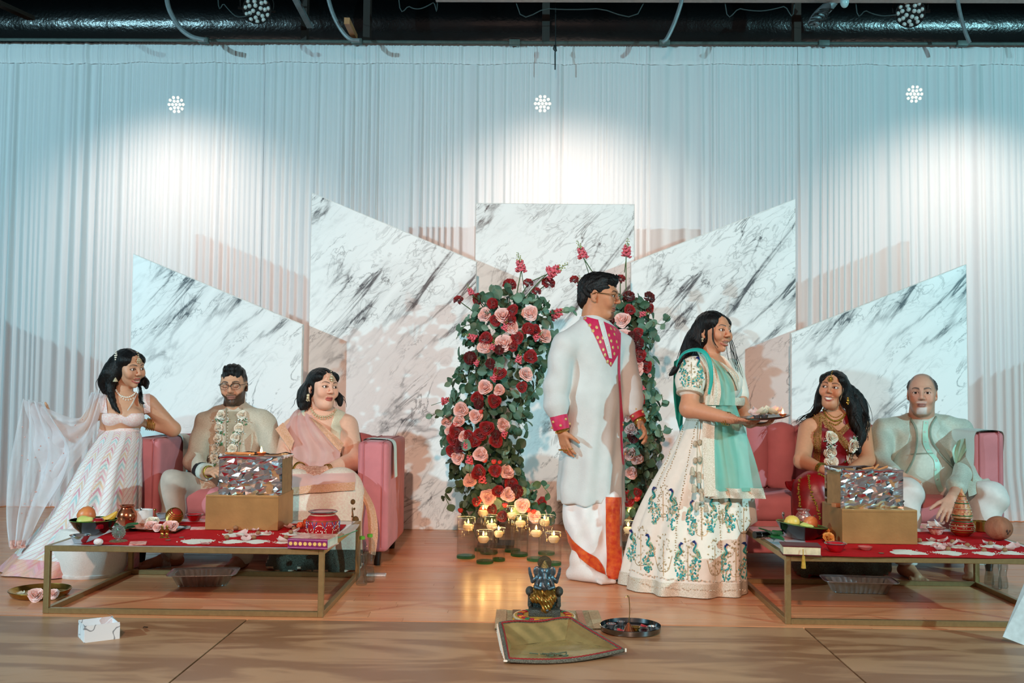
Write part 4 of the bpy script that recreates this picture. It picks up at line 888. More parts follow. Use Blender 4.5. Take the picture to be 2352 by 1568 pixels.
    def cap(s,parts,cuts,wave=None,name='hair',m=None,h=.004,k=.02,lo=(-.13,-.16,-.16),hi=(.13,.13,.16)):
        S = SDF(lo,hi,h)
        for p in parts: S.ell(*p[:2],k=k) if len(p) == 2 else S.ell(p[0],p[1],p[2],k=k)
        for p in cuts: S.ell(p[0],p[1],p[2] if len(p) > 2 else None,k=.008,sub=True)
        if wave: S.wave(wave)
        V,F = S.mesh(); return relax(V,F,1,.3),F
def strands(mb,guides,n,r=.005,spread=.02,wav=.006,seed=0,sub=5,freq=9):
    """hair locks: n tubes around each guide line"""
    g = np.random.default_rng(seed)
    for G in guides:
        P = np.array(smooth_path(G,sub)); m = len(P)
        for k in range(n):
            o = g.normal(0,1,3)*spread; o2 = g.normal(0,1,3)*spread*.7; ph = g.uniform(0,6.3); a = g.uniform(.4,1)*wav; t = np.linspace(0,1,m); L = g.uniform(.8,1)
            q = P[:max(3,int(m*L))]; tt = t[:len(q)]; d = unit(P[-1]-P[0]); x,y,_ = frame(d)
            Q = q+np.outer(np.minimum(1,.4+tt*2),o)+np.outer(tt,o2)+np.outer(a*np.sin(freq*tt+ph)*tt,x)+np.outer(a*np.cos(freq*tt+ph)*tt,y)
            mb.tube(Q,[r*(.6+.4*math.sin(math.pi*min(1,.2+.7*v)))*(1-.75*max(0,v-.6)/.4) for v in tt],5)
    return mb
def add_hand(S,w,d,n,thumb,curl=.5,size=1.0,spread=.12,tcurl=.3,curls=None):
    """w wrist, d direction to the knuckles, n palm normal, thumb side vector"""
    w = np.asarray(w,float); d = unit(d); n = unit(np.asarray(n,float)-d*(np.asarray(n,float)@d)); s_ = np.cross(d,n); s_ = s_ if s_@np.asarray(thumb,float) > 0 else -s_; z = size
    S.cone(w-d*.02*z,w+d*.02*z,.024*z,.026*z,k=.012,q=.75,fwd=n)
    for i in range(4):
        a = w+s_*(.018-.012*i)*z; b = w+d*(.086-.006*abs(i-1))*z+s_*(.028-.0185*i)*z; S.cone(a,b,.013*z,.0108*z,k=.010)
        L = np.array([.070,.078,.072,.056])[i]*z; c = curl if curls is None else curls[i]; p = b; dd = unit(d+s_*spread*(1.2-.8*i)*.5); rr = [.0100,.0092,.0083,.0070]
        for j,fr_ in enumerate((.44,.31,.25)):
            ang = c*(.55+.35*j); dd = unit(dd*math.cos(ang)+n*math.sin(ang)); q = p+dd*L*fr_; S.cone(p,q,rr[j]*z,rr[j+1]*z,k=.004); p = q
    b = w+d*.022*z+s_*.022*z; t1 = unit(d*.62+s_*.75+n*.25); p = b+t1*.042*z; S.cone(b,p,.0155*z,.0120*z,k=.012); t2 = unit(t1*math.cos(tcurl)+(d*.8+n*.4-s_*.2)*math.sin(tcurl)); q = p+t2*.032*z; S.cone(p,q,.0115*z,.0095*z,k=.005); t3 = unit(t2+d*.3+n*.2*tcurl); S.cone(q,q+t3*.024*z,.0095*z,.0075*z,k=.004)
    return w+d*.06*z
def add_foot(S,an,d,size=1.0,k=.015):
    an = np.asarray(an,float); d = unit(np.array([d[0],d[1],0])); x = np.array([-d[1],d[0],0]); z = size; g = np.array([an[0],an[1],0])
    S.cone(an,g+np.array([0,0,.045*z]),.036*z,.036*z,k=k); S.cone(g-d*.035*z+np.array([0,0,.030*z]),g+d*.05*z+np.array([0,0,.04*z]),.031*z,.034*z,k=k); S.cone(g+d*.04*z+np.array([0,0,.038*z]),g+d*.14*z+np.array([0,0,.022*z]),.034*z,.026*z,k=k)
    for i in range(5): o = x*(.030-.015*i)*z; S.cone(g+d*.13*z+o+np.array([0,0,.018]),g+d*(.182-.008*i)*z+o+np.array([0,0,.012]),.011*z,.0105*z if i else .013*z,k=.006)
def skin_obj(T,S,skin,head=None,tints=(),name='body'):
    V,F = S.mesh(); V = relax(V,F,1,.4); col = np.tile(lin(skin),(len(V),1))
    for c,r,cc,a in tints:
        m = (a*np.clip(1.4-np.linalg.norm(V-np.asarray(c),axis=1)/r,0,1)/1.0).clip(0,a)[:,None]; pat = (.65+.35*np.sign(np.sin(V@np.array([420,300,520]))+np.sin(V@np.array([-380,510,260]))))[:,None] if a > .3 else 1; col = col*(1-m*pat)+lin(cc)*m*pat
    if head is not None: V2,F2 = head.W,head.F; n = len(V); V = np.vstack([V,V2]); F = np.vstack([F,F2+n]); col = np.vstack([col,head.col])
    raw_obj(name,V,F,M_skin,T,col); return V,F
def garment(T,name,S,m,it=2,color=None):
    V,F = S.mesh(); V = relax(V,F,it,.45); o = raw_obj(name,V,F,m,T,col=None if color is None else color(V)); return o,V,F
def ring_loft(rings,n=64,folds=0,amp=0.0,seed=0,rot=0.0,grow=True,prof=None):
    """rings: list of (center xyz, rx, ry); a skirt; folds grow towards the hem"""
    g = np.random.default_rng(seed); ph = g.uniform(0,6.3,4); R = np.array([np.r_[c,a,b] for c,a,b in rings],float); P = np.array(smooth_path(list(R),5)); G = []; m = len(P)
    for i,p in enumerate(P):
        v = i/(m-1); row = []
        for k in range(n):
            a = 2*math.pi*k/n; f = amp*(v if grow else 1)*(math.sin(folds*a+ph[0]+.6*math.sin(2*a+ph[1]))+.45*math.sin((folds*1.7//1)*a+ph[2]+2*v)); f /= max(p[3],p[4],.1)
            x,y = p[3]*math.cos(a)*(1+f),p[4]*math.sin(a)*(1+f); row.append((p[0]+x*math.cos(rot)-y*math.sin(rot),p[1]+x*math.sin(rot)+y*math.cos(rot),p[2]))
        G.append(row)
    return np.array(G)
def grid_surf(G,close=True):
    mb = MB(); mb.grid(G,close=close); return Surf(mb.v,mb.f)
def bangles(mb,a,b,r,n,sp=.007,t=.0028,start=.0):
    a = np.asarray(a,float); b = np.asarray(b,float); d = unit(b-a); x,y,_ = frame(d)
    for k in range(n):
        c = a+d*(start+sp*k); mb.tube([c+r*(math.cos(u)*x+math.sin(u)*y) for u in np.linspace(0,2*math.pi,17)],t,5,cap=False)
    return mb
def spectacles(H,T,m,rimm,w=.026,h=.019,half=False):
    fr = MB(); y = .108
    for q in (-1,1):
        pts = [(q*.033+w*math.cos(a),y-.010*((q*.033+w*math.cos(a))/.05)**2,.001+h*np.sign(math.sin(a))*abs(math.sin(a))**.8) for a in np.linspace(0,2*math.pi,25)]; fr.tube([H.w(np.array(p)) for p in pts],.0011*H.sc,5,cap=False)
        top = [(q*.033+w*1.04*math.cos(a),y-.010*((q*.033+w*math.cos(a))/.05)**2,.002+h*1.04*abs(math.sin(a))**.8) for a in np.linspace(.15,math.pi-.15,12)]
        if half: fr.tube([H.w(np.array(p)) for p in top],.0022*H.sc,5)
        fr.tube([H.w(np.array(p)) for p in ((q*.058,y-.012,.008),(q*.074,.06,.008),(q*.0795,.0,.010),(q*.080,-.02,.0))],.0019*H.sc,5)
    fr.tube([H.w(np.array(p)) for p in ((-.008,y+.001,.004),(0,y+.004,.007),(.008,y+.001,.004))],.0017*H.sc,5)
    o = fr.build('spectacle_frame',m,T)
    for q in (-1,1):
        le = MB(); le.grid(np.array([[H.w(np.array((q*.033+w*.97*r_*math.cos(a),y-.010*((q*.033+w*r_*math.cos(a))/.05)**2,.001+h*.97*r_*np.sign(math.sin(a))*abs(math.sin(a))**.8))) for a in np.linspace(0,2*math.pi,25)] for r_ in (0.01,.5,1)])); le.build('lens',rimm,o)

def hair(T,H,parts,cuts,guides=(),seed=0,h=.0045,fly=10,wav=.0020,fr=210,name='hair'):
    """a head of hair: scalp cap and locks blended into one mass, combed by fine grooves, with thin loose strands
    parts/cuts: (centre, radii) in head space; guides: list of (points, radii) in world space"""
    L = [H.w(np.array(c)+np.array(o)*max(r)) for c,r in parts for o in ((1,1,1),(-1,-1,-1),(1,-1,1),(-1,1,-1))]+[np.asarray(p) for g,r in guides for p in g]
    S = SDF(*bounds(L,.06),h)
    for c,r in parts: S.ell(H.w(np.array(c)),np.array(r)*H.sc,H.R,k=.02)
    for g,r in guides:
        P = smooth_path(g,4); S.chain(P,list(np.interp(np.linspace(0,1,len(P)),np.linspace(0,1,len(r)),r)),k=.014)
    for c,r in cuts: S.ell(H.w(np.array(c)),np.array(r)*H.sc,H.R,k=.008,sub=True)
    X = H.R[:,0]; Yv = H.R[:,1]
    S.wave(lambda P: wav*(.6*np.sin((P@X)*fr+1.5*np.sin(P[:,2]*22+seed)+(P@Yv)*40)+.4*np.sin((P@Yv)*fr*1.3+2*np.sin(P[:,2]*31))))
    V,F = S.mesh(); V = relax(V,F,1,.25); mb = MB(); mb.add(V,F.tolist())
    for i,(g,r) in enumerate(guides): strands(mb,[g],fly,.0018,float(np.mean(r))*.75,.008,seed+i,freq=7)
    return mb.build(name,M_hair,T,sharp=None)
# ================================================================== MAN IN WHITE KURTA
M_kurta = mat('white_cotton_kurta','#cdd1cf',.8,var=.04,scale=14,bump=.12,bscale=120); M_pink = mat('magenta_brocade','#c8114f',.55,var=.12,scale=60,sheen=.2); M_dhoti = mat('white_dhoti','#e6e4e2',.8,var=.04,scale=20,bump=.1,bscale=160)
M_redz = mat('red_silk_border','#c02a12',.5,var=.3,scale=45,col2='#d8641c',sheen=.2); M_sock = mat('white_sock','#e3d9d2',.9,var=.05,scale=200,bump=.3,bscale=500); M_gdot = mat('gold_zari','#dfb878',.45,.3,var=.15,scale=150)
def man_priest():
    PY = 5.64; T = thing('person',(at(1365,1320,PY)[0],5.6,0),'man in white kurta and red bordered dhoti standing, looking to the right','person'); A = at
    Fd = np.array([math.sin(.6),-math.cos(.6),0]); sk = '#c08562'
    H = Head(T,A(1378,679,PY),yaw=71,pitch=-6,sc=1.07,skin=sk,lip='#8a4f40',fat=.25,neck=A(1360,742,PY),nr=.056,gaze=(0,-.1),beard=('#5a3b2e','goatee'))
    S = SDF(*bounds([A(1240,700,PY),A(1510,1060,PY),A(1300,900,5.4),A(1440,900,5.85)],.03),.0045)
    S.cone(A(1360,742,PY),A(1360,800,PY),.058,.08,k=.04); S.cone(A(1302,795,5.55),A(1425,795,5.74),.052,k=.04)
    S.chain([A(1296,797,5.54),A(1276,885,5.50),A(1287,985,5.48)],[.05,.042,.029],k=.02); S.chain([A(1430,798,5.75),A(1450,890,5.70),A(1466,962,5.62)],[.05,.042,.029],k=.02)
    add_hand(S,A(1289,988,5.48),A(1303,1040,5.47)-A(1289,988,5.48),(.75,.6,0),Fd,curl=.28,size=.98,spread=.2)
    add_hand(S,A(1467,966,5.62),A(1486,1000,5.56)-A(1467,966,5.62),(-.75,-.1,-.5),(-.5,-.6,-.2),curl=.62,size=1.0,curls=(.75,.6,.5,.45),spread=.25)
    skin_obj(T,S,sk,H)
    # hair
    wv = lambda P: .0028*np.sin(P[:,1]*120+P[:,0]*170+3*np.sin(P[:,2]*60))+.002*np.sin(P[:,0]*330+P[:,1]*90)
    V,F = H.cap([((0,-.022,.040),(.083,.101,.084)),((0,.035,.088),(.058,.055,.032)),((0,-.07,-.02),(.062,.05,.06))],[((0,.078,-.060),(.13,.084,.088)),((0,.130,.012),(.075,.055,.055)),((0,-.02,-.14),(.12,.11,.075)),((.085,-.01,-.012),(.02,.026,.034)),((-.085,-.01,-.012),(.02,.026,.034))],wv)
    mb = MB(); mb.add(H.w(V),F.tolist()); g = np.random.default_rng(3)
    for k in range(70):
        a = g.uniform(-1,1); st = np.array([a*.06,.07-.02*abs(a),.098-.03*a*a]); e = st+np.array([g.uniform(-.02,.02),g.uniform(-.07,.045),g.uniform(.0,.016)]); md = (st+e)/2+np.array([0,0,.014]); mb.tube([H.w(q) for q in smooth_path([st,md,e],3)],[.004*(1-i/8) for i in range(7)],4)
    mb.build('hair',M_hair,T,sharp=None)
    spectacles(H,T,mat('thin_gold_frame','#8a6a3a',.3,.9),glass_mat('spectacle_lens','#dfe4f6'),.022,.016)
    # kurta
    S = SDF(*bounds([A(1225,700,PY),A(1500,1170,PY),A(1250,900,5.30),A(1440,900,5.95)],.03),.006)
    S.cone(A(1366,800,5.64),A(1366,920,5.64),.165,.175,k=.06,q=.72,fwd=Fd); S.cone(A(1366,920,5.64),A(1356,1175,5.64),.172,.212,k=.06,q=.78,fwd=Fd); S.cone(A(1306,797,5.555),A(1424,797,5.735),.066,.066,k=.06); S.cone(A(1360,752,PY),A(1300,790,5.55),.062,.062,k=.05); S.cone(A(1362,752,PY),A(1426,792,5.74),.062,.062,k=.05); S.cone(A(1362,760,PY),A(1364,810,PY),.075,.13,k=.06,q=.8,fwd=Fd)
    S.chain([A(1295,797,5.54),A(1278,885,5.50),A(1278,930,5.49),A(1284,957,5.485)],[.074,.066,.064,.044],k=.03); S.chain([A(1431,800,5.75),A(1447,885,5.70),A(1452,918,5.66),A(1457,938,5.63)],[.07,.06,.058,.046],k=.03)
    hem = A(1350,1152,PY); S.cut(hem,(0,0,-1)); sl = A(1291,1110,5.5); S.box(sl,(.012,.12,.24),rotz(.3),rr=.002,k=.004,sub=True)
    ctr = A(1360,950,PY)
    def folds(P):
        a = np.arctan2(P[:,1]-ctr[1],P[:,0]-ctr[0]); lo_ = np.clip((ctr[2]+.25-P[:,2])/.5,0,1); return .007*lo_*np.sin(9*a+2*np.sin(P[:,2]*4))+.0035*np.sin(P[:,2]*38+6*P[:,0]*5)*np.exp(-((P[:,0]-A(1275,900,5.5)[0])/.09)**2)+.003*np.sin(P[:,0]*30+P[:,2]*22)
    S.wave(folds); o,V,F = garment(T,'kurta',S,M_kurta,2); K = Surf(V,F)
    mb = MB(); patch(mb,K,rows_of([(1325,722),(1350,743),(1368,776),(1380,804),(1390,824),(1402,841)],[(1383,737),(1420,757),(1425,785),(1420,810),(1412,826),(1403,842)],26),14,.003); mb.build('yoke',M_pink,T)
    mb = MB(); patch(mb,K,rows_of([(1373,736),(1381,765),(1391,800),(1397,822)],[(1384,737),(1392,765),(1401,800),(1404,823)],14),4,.0065); pk = mb.build('placket',M_kurta,T)
    mb = MB(); beads(mb,K,[(1379,745),(1387,770),(1394,795),(1399,815)],.004,17,.006); mb.build('button',M_pearl,pk)
    mb = MB()
    for x,y in ((1345,732),(1355,747),(1362,760),(1370,752),(1372,775),(1378,785),(1384,776),(1385,803),(1389,815),(1395,830),(1402,835),(1398,770),(1403,783),(1407,798),(1410,812),(1410,768),(1415,785),(1418,798),(1402,755),(1410,757)):
        h = K.hit(x,y)
        if h: mb.ball(h[0]+h[1]*.004,(.0085,.0105,.0016),8,5,facing(h[1]))
    mb.build('zari_motif',M_gdot,T); tag(T.children[-1],kind='stuff')
    mb = MB(); patch(mb,K,rows_of([(1421,765),(1418,850),(1422,920),(1423,980),(1425,1030),(1429,1066)],[(1425,765),(1423,850),(1427,920),(1433,980),(1439,1030),(1432,1068)],40),4,.004); mb.build('side_border',M_pink,T)
    mb = MB(); beads(mb,K,[(1429,975),(1432,1000),(1434,1020),(1434,1040),(1431,1058)],.006,17,.003); tag(mb.build('zari_motif',M_gdot,T),kind='stuff')
    mb = MB(); nb,nt = A(1359,744,PY),A(1357,722,PY); up = unit(nt-nb+np.array([.0,-.02,0])*0); mb.lathe([(.076,-.012),(.070,.030),(.066,.052),(.062,.052),(.066,.03),(.07,-.01)],nb+np.array([.004,.01,-.01]),30,sx=1.06,sy=.92); mb.build('collar',M_kurta,T)
    for (a,b,m,r) in ((A(1283,955,5.485),A(1290,986,5.48),M_pink,.047),(A(1454,936,5.64),A(1468,962,5.615),mat('red_brocade','#b3141f',.55,sheen=.2),.042)):
        x,y,d = frame(b-a); L = np.linalg.norm(b-a); mb = MB(); mb.lathe([(r*.95,-.01),(r*1.06,0),(r*.96,L),(r*.9,L)],a,20,axis=d); cu = mb.build('cuff',m,T); mb = MB()
        for k in range(8): q = a+d*L*(.35 if k % 2 else .72)+r*1.02*(math.cos(k*.8)*x+math.sin(k*.8)*y); mb.ball(q,.008,7,5)
        tag(mb.build('zari_motif',M_gdot,cu),kind='stuff')
    mb = MB(); bangles(mb,A(1290,985,5.48),A(1293,996,5.48),.036,2,.011,.005); mb.build('bracelet',M_goldj,T)
    mb = MB(); x,y,d = frame(A(1475,975,5.6)-A(1466,962,5.62)); mb.lathe([(.034,.0),(.036,.004),(.036,.018),(.034,.022)],A(1468,964,5.615),16,axis=d); mb.build('wrist_watch',M_goldj,T)
    mb = MB()
    for x,y in ((1288,1033),(1299,1034),(1311,1030)): p = A(x,y,5.455); mb.tube([p+.0115*np.array([math.cos(a),math.sin(a),.15*math.sin(a)]) for a in np.linspace(0,6.3,13)],.0026,5,cap=False)
    mb.build('finger_rings',M_goldj,T)
    # dhoti
    S = SDF(*bounds([A(1262,1120,PY),A(1470,1345,PY),A(1300,1200,5.35),A(1440,1200,5.9)],.02),.006)
    S.chain([A(1362,1120,5.64),A(1366,1200,5.62),A(1374,1265,5.60),A(1398,1322,5.56)],[.188,.172,.135,.062],k=.05,q=.72,fwd=Fd); S.cone(A(1408,1150,5.50),A(1412,1318,5.50),.045,.042,k=.05,q=.7,fwd=Fd); S.cut((0,0,.012),(0,0,-1))
    S.wave(lambda P: .006*np.sin(P[:,0]*55+P[:,2]*20)+.004*np.sin(P[:,2]*26-P[:,0]*60)); o,V,F = garment(T,'dhoti',S,M_dhoti,2); D = Surf(V,F)
    mb = MB(); patch(mb,D,rows_of([(1392,1142),(1392,1200),(1394,1260),(1393,1310),(1400,1334)],[(1428,1142),(1427,1200),(1427,1260),(1427,1310),(1420,1334)],34),9,.004); mb.build('red_border',M_redz,T)
    mb = MB(); patch(mb,D,rows_of([(1299,1214),(1318,1242),(1345,1265),(1372,1281),(1388,1305),(1394,1330)],[(1304,1240),(1320,1268),(1345,1292),(1368,1309),(1384,1325),(1392,1335)],30),6,.004); mb.build('red_border',M_redz,T)
    for top,a,sz in ((A(1345,1200,5.56),A(1328,1285,5.54),1.12),(A(1395,1220,5.62),A(1398,1300,5.63),1.1)):
        S = SDF(*bounds([top,(a[0],a[1],0)],.26),.006); S.cone(top,a,.055,.043,k=.02); add_foot(S,a,(.75,-.5,0),sz,.03); S.cut((0,0,.002),(0,0,-1)); garment(T,'sock',S,M_sock,3)
man_priest()
# ================================================================== WOMAN IN PEACOCK SKIRT
M_ivory = mat('ivory_silk','#ece4d6',.55,var=.04,scale=25,bump=.06,bscale=200,sheen=.2); M_seq = mat('silver_gold_embroidery','#ece6da',.4,.2,var=.3,scale=300,col2='#b5a586',bump=.35,bscale=320)
M_teal = mat('teal_thread','#1d8f8c',.45,var=.2,scale=90); M_turq = mat('turquoise_beads','#35b5b8',.25,.1,var=.3,scale=200); M_blue = mat('peacock_blue','#12327a',.4,var=.2,scale=90); M_sage = mat('sage_thread','#a9c9a6',.5,var=.15,scale=120); M_goldth = mat('antique_gold_thread','#cdb78e',.4,.3,var=.3,scale=250)
M_mint = sheer('mint_chiffon','#7fd3c2',.62,.35); M_tealedge = mat('teal_satin','#1fa597',.45,var=.1,scale=20)
def peacock(mbs,S,x,y,h,flip):
    """embroidered bird; x,y head, h height in px, drawn on surface S"""
    f = -1 if flip else 1; q = lambda u,v: (x+f*u*h,y+v*h)
    stroke(mbs['blue'],S,[q(.0,.0),q(.05,.01)],.0062,.001); stroke(mbs['blue'],S,[q(.05,.0),q(.085,.02)],.0022,.001)
    stroke(mbs['teal'],S,[q(.0,.02),q(-.02,.10),q(.02,.18),q(.035,.24),q(-.02,.30)],.0052,.0015)
    stroke(mbs['blue'],S,[q(.0,.02),q(-.02,.08)],.0056,.002)
    for (u,v,r) in ((-.04,.25,.011),(-.06,.30,.013),(-.08,.35,.011)): 
        hh = S.hit(*q(u,v))
        if hh: mbs['sage'].ball(hh[0]+hh[1]*.001,(r,r*1.25,.003),8,5,facing(hh[1]))
    stroke(mbs['teal'],S,[q(-.02,.22),q(-.10,.30),q(-.12,.38),q(-.06,.40)],.0024,.002); beads(mbs['gold'],S,[q(-.045,.26),q(-.075,.36)],.0045,h*.045,.003)
    for k in range(64):
        t = rnd.random(); w = .035+.12*math.sin(math.pi*min(1,t*.85+.1)); u = -.07+.10*math.sin(2.2*t)*1.0+rnd.uniform(-w,w); v = .40+.60*t; hh = S.hit(*q(u,v))
        if hh: mbs[('turq','turq','teal','gold','sage')[k % 5]].ball(hh[0]+hh[1]*.0008,(.0052,.0062,.0024),6,4,facing(hh[1]))
def paisley(mbs,S,x,y,h,w):
    for k in range(44):
        t = rnd.random(); ww = w*math.sin(math.pi*(.12+.8*t))**.8; u = rnd.uniform(-ww,ww); hh = S.hit(x+u,y+t*h)
        if hh: mbs['gold' if k % 3 else 'silv'].ball(hh[0]+hh[1]*.0006,(rnd.uniform(.003,.0065),rnd.uniform(.004,.008),.0022),6,4,facing(hh[1])@rotz(rnd.uniform(0,3)))
    stroke(mbs['gold'],S,[(x,y+h*.2),(x,y+h*1.12)],.002); stroke(mbs['gold'],S,[(x-w*.9,y+h*.6),(x-w*.5,y+h*.95),(x,y+h*1.0),(x+w*.5,y+h*.95),(x+w*.9,y+h*.6)],.0018)
def new_threads(): return {k: MB() for k in ('teal','turq','blue','sage','gold','silv')}
TM = {'teal': M_teal,'turq': M_turq,'blue': M_blue,'sage': M_sage,'gold': M_goldth,'silv': M_seq}
def put_threads(mbs,parent,pre):
    for k,m in mbs.items():
        if m.v: tag(m.build(pre+{'teal': 'teal_thread','turq': 'turquoise_beads','blue': 'blue_thread','sage': 'sage_thread','gold': 'gold_beads','silv': 'silver_beads'}[k],TM[k],parent),kind='stuff')
def woman_aunt():
    Y0 = 5.44; A = at; base = A(1590,1338,Y0); T = thing('person',(base[0],Y0,0),'woman in ivory peacock skirt and mint drape standing with a plate','person'); yaw = math.radians(58); Fd = np.array([math.sin(yaw),-math.cos(yaw),0]); Sd = np.array([math.cos(yaw),math.sin(yaw),0]); sk = '#c98d6c'
    H = Head(T,A(1640,762,5.42),yaw=38,pitch=2,roll=-3,sc=1.0,skin=sk,lip='#a8564a',fem=True,smile=1,teeth=True,neck=A(1632,830,5.42),nr=.047,gaze=(-.25,0),liner=True)
    S = SDF(*bounds([A(1545,800,5.2),A(1770,1010,5.0),A(1600,900,5.7)],.06),.0045)
    S.cone(A(1632,825,5.42),A(1632,880,5.42),.05,.1,k=.04); S.cone(A(1600,850,5.32),A(1672,848,5.52),.05,k=.04); S.cone(A(1632,870,5.42),A(1640,960,5.43),.12,.125,k=.05,q=.8,fwd=Fd)
    wr = A(1680,962,5.10); S.chain([A(1594,850,5.30),A(1582,938,5.22),wr],[.054,.046,.027],k=.02); wl = A(1722,972,5.22); S.chain([A(1680,850,5.54),A(1705,940,5.46),wl],[.05,.042,.026],k=.02)
    hr = add_hand(S,wr,A(1712,968,5.08)-wr,(.1,.3,.95),(.0,.9,.5),curl=.42,size=.92,tcurl=.5); hl = add_hand(S,wl,A(1750,974,5.18)-wl,(.0,-.1,1.0),(.2,-.9,.3),curl=.42,size=.9)
    skin_obj(T,S,sk,H,[(hr,.07,'#7a2f1e',.55),(hl,.07,'#7a2f1e',.55)])
    # hair falling behind the shoulder
    L = lambda *a: H.w(np.array(a))
    hair(T,H,[((0,-.022,.036),(.081,.098,.082)),((0,-.055,-.03),(.076,.062,.085)),((.058,-.035,-.01),(.026,.05,.07)),((-.058,-.035,-.01),(.026,.05,.07)),((.05,.02,.045),(.035,.05,.04)),((-.05,.02,.045),(.035,.05,.04))],[((0,.094,-.035),(.066,.080,.110)),((.0,.102,.03),(.050,.062,.058)),((.082,-.004,-.03),(.014,.018,.035))],
         [([L(.05,-.06,.03),L(.068,-.085,-.05),A(1592,812,5.36),A(1556,846,5.37),A(1538,862,5.38)],[.035,.034,.028,.016,.004]),([L(.0,-.09,.03),A(1590,785,5.47),A(1570,832,5.46),A(1550,852,5.44)],[.04,.045,.03,.008]),([L(.06,-.045,-.02),L(.07,-.06,-.09),A(1604,830,5.335),A(1600,850,5.32)],[.03,.026,.018,.005])],1,fly=14)
    mb = MB(); strands(mb,[[L(.066,.05,.06),L(.074,.06,.0),L(.066,.06,-.06),A(1657,808,5.33)]],4,.0016,.003,.004,2); strands(mb,[[L(-.06,.05,-.02),A(1680,800,5.45),A(1690,840,5.40),A(1702,880,5.38)]],10,.0016,.007,.010,3); tag(mb.build('loose_strands',M_hair,T,sharp=None),kind='stuff')
    # blouse
    S = SDF(*bounds([A(1535,790,5.15),A(1735,965,5.2),A(1600,880,5.75)],.05),.005)
    S.cone(A(1634,862,5.42),A(1640,915,5.42),.125,.128,k=.05,q=.86,fwd=Fd); S.ell(A(1668,880,5.36),(.085,.085,.085),k=.05); S.cone(A(1602,848,5.32),A(1672,850,5.52),.062,.06,k=.05); S.chain([A(1593,850,5.295),A(1586,875,5.265),A(1585,888,5.255)],[.072,.074,.066],k=.03); S.cone(A(1680,852,5.54),A(1694,905,5.5),.066,.062,k=.03)
    S.cut(A(1640,925,5.42),(0,0,-1)); 
    S.ell(A(1650,826,5.35),(.068,.115,.078),rotz(yaw),k=.012,sub=True)
    o,V,F = garment(T,'blouse',S,M_ivory); B = Surf(V,F); th = new_threads(); peacock(th,B,1604,822,74,True); peacock(th,B,1572,818,74,False); paisley(th,B,1588,808,70,20); paisley(th,B,1612,850,50,14); put_threads(th,o,'sleeve_')
    mb = MB(); a,b = A(1585,899,5.248),A(1584,910,5.24); x,y,d = frame(b-a); mb.lathe([(.066,-.008),(.071,-.004),(.071,.014),(.065,.018)],a,26,axis=d); mb.build('sleeve_band',M_seq,T)
    # skirt
    rings = [(A(1642,958,5.42),.150,.135),(A(1640,985,5.43),.170,.155),(A(1628,1040,5.43),.205,.190),(A(1612,1110,5.44),.262,.235),(A(1598,1190,5.44),.315,.270),(A(1590,1270,5.44),.345,.295),(np.r_[A(1584,1338,5.44)[:2],.004],.360,.330)]
    G = ring_loft(rings,110,11,.020,4); lowz = G[...,2] < TH+.05; G[...,0] = np.where(lowz & (G[...,0] > 1.06),1.06+.07*np.tanh((G[...,0]-1.06)/.07),G[...,0]); mb = MB(); mb.grid(G,close=True); sk_o = mb.build('skirt',M_ivory,T,sharp=None); K = grid_surf(G)
    m = len(G); mb = MB(); mb.grid(G[int(m*.915):]*1.0+0*G[int(m*.915):],close=True); c = np.array([A(1588,1338,5.44)[0],5.44,0]); P = np.array(mb.v); dd = P-c; dd[:,2] = 0; P += dd/np.linalg.norm(dd,axis=1)[:,None]*.004; mb.v = [tuple(p) for p in P]; mb.build('hem_border',M_seq,T,sharp=None)
    th = new_threads()
    for (x,y,h,fl_) in ((1502,1120,82,True),(1544,1124,92,False),(1588,1150,78,True),(1634,1138,84,False),(1676,1138,84,True),(1490,1228,86,False),(1562,1247,86,True),(1597,1243,90,False),(1667,1250,84,True),(1710,1246,82,False),(1452,1218,70,False)): peacock(th,K,x,y,h,not fl_)
    for (x,y,h,w) in ((1523,1112,75,20),(1612,1150,80,22),(1708,1150,74,18),(1472,1208,90,22),(1524,1222,90,22),(1580,1236,84,18),(1642,1236,84,20),(1690,1240,84,20),(1545,1140,40,12),(1660,1170,30,12)): paisley(th,K,x,y,h,w)
    for pts in ([(1600,970),(1580,1060),(1570,1120),(1555,1200),(1550,1300)],[(1570,980),(1545,1060),(1520,1120),(1500,1200)],[(1558,985),(1535,1050),(1512,1110),(1490,1180)],[(1650,1130),(1655,1230),(1660,1325)],[(1610,1160),(1612,1230)]): beads(th['gold'],K,pts,.0035,5.5,jit=1.2)
    for yy,js in ((1318,2),(1340,2)): beads(th['silv'],K,[(1450,yy-10),(1500,yy+6),(1580,yy+14),(1660,yy+16),(1725,yy+14)],.004,5,.004,jit=js)
    put_threads(th,sk_o,'skirt_')
    mb = MB(); mb.grid(ring_loft([(A(1642,952,5.42),.150,.136),(A(1642,966,5.42),.158,.142)],60),close=True); mb.build('waistband',M_seq,T)
    # dupatta: panel from shoulder to hip, mint chiffon with embroidered edges
    for L_,R_,m_,nm in (([(1618,812,5.28),(1640,850,5.24),(1652,895,5.225),(1650,930,5.23)],[(1650,830,5.27),(1680,870,5.25),(1688,905,5.25),(1688,930,5.26)],M_mint,'drape_chest'),([(1600,806,5.30),(1622,850,5.235),(1622,895,5.225),(1618,930,5.23)],[(1622,812,5.28),(1646,850,5.23),(1656,895,5.218),(1652,930,5.225)],M_seq,'drape_border'),([(1650,828,5.265),(1680,862,5.245),(1694,895,5.26)],[(1668,838,5.30),(1695,862,5.29),(1698,895,5.31)],M_seq,'neck_border')):
        mb = MB(); mb.grid(sheet(L_,R_,12,22,2,.004,3)); mb.build(nm,m_,T,sharp=None)
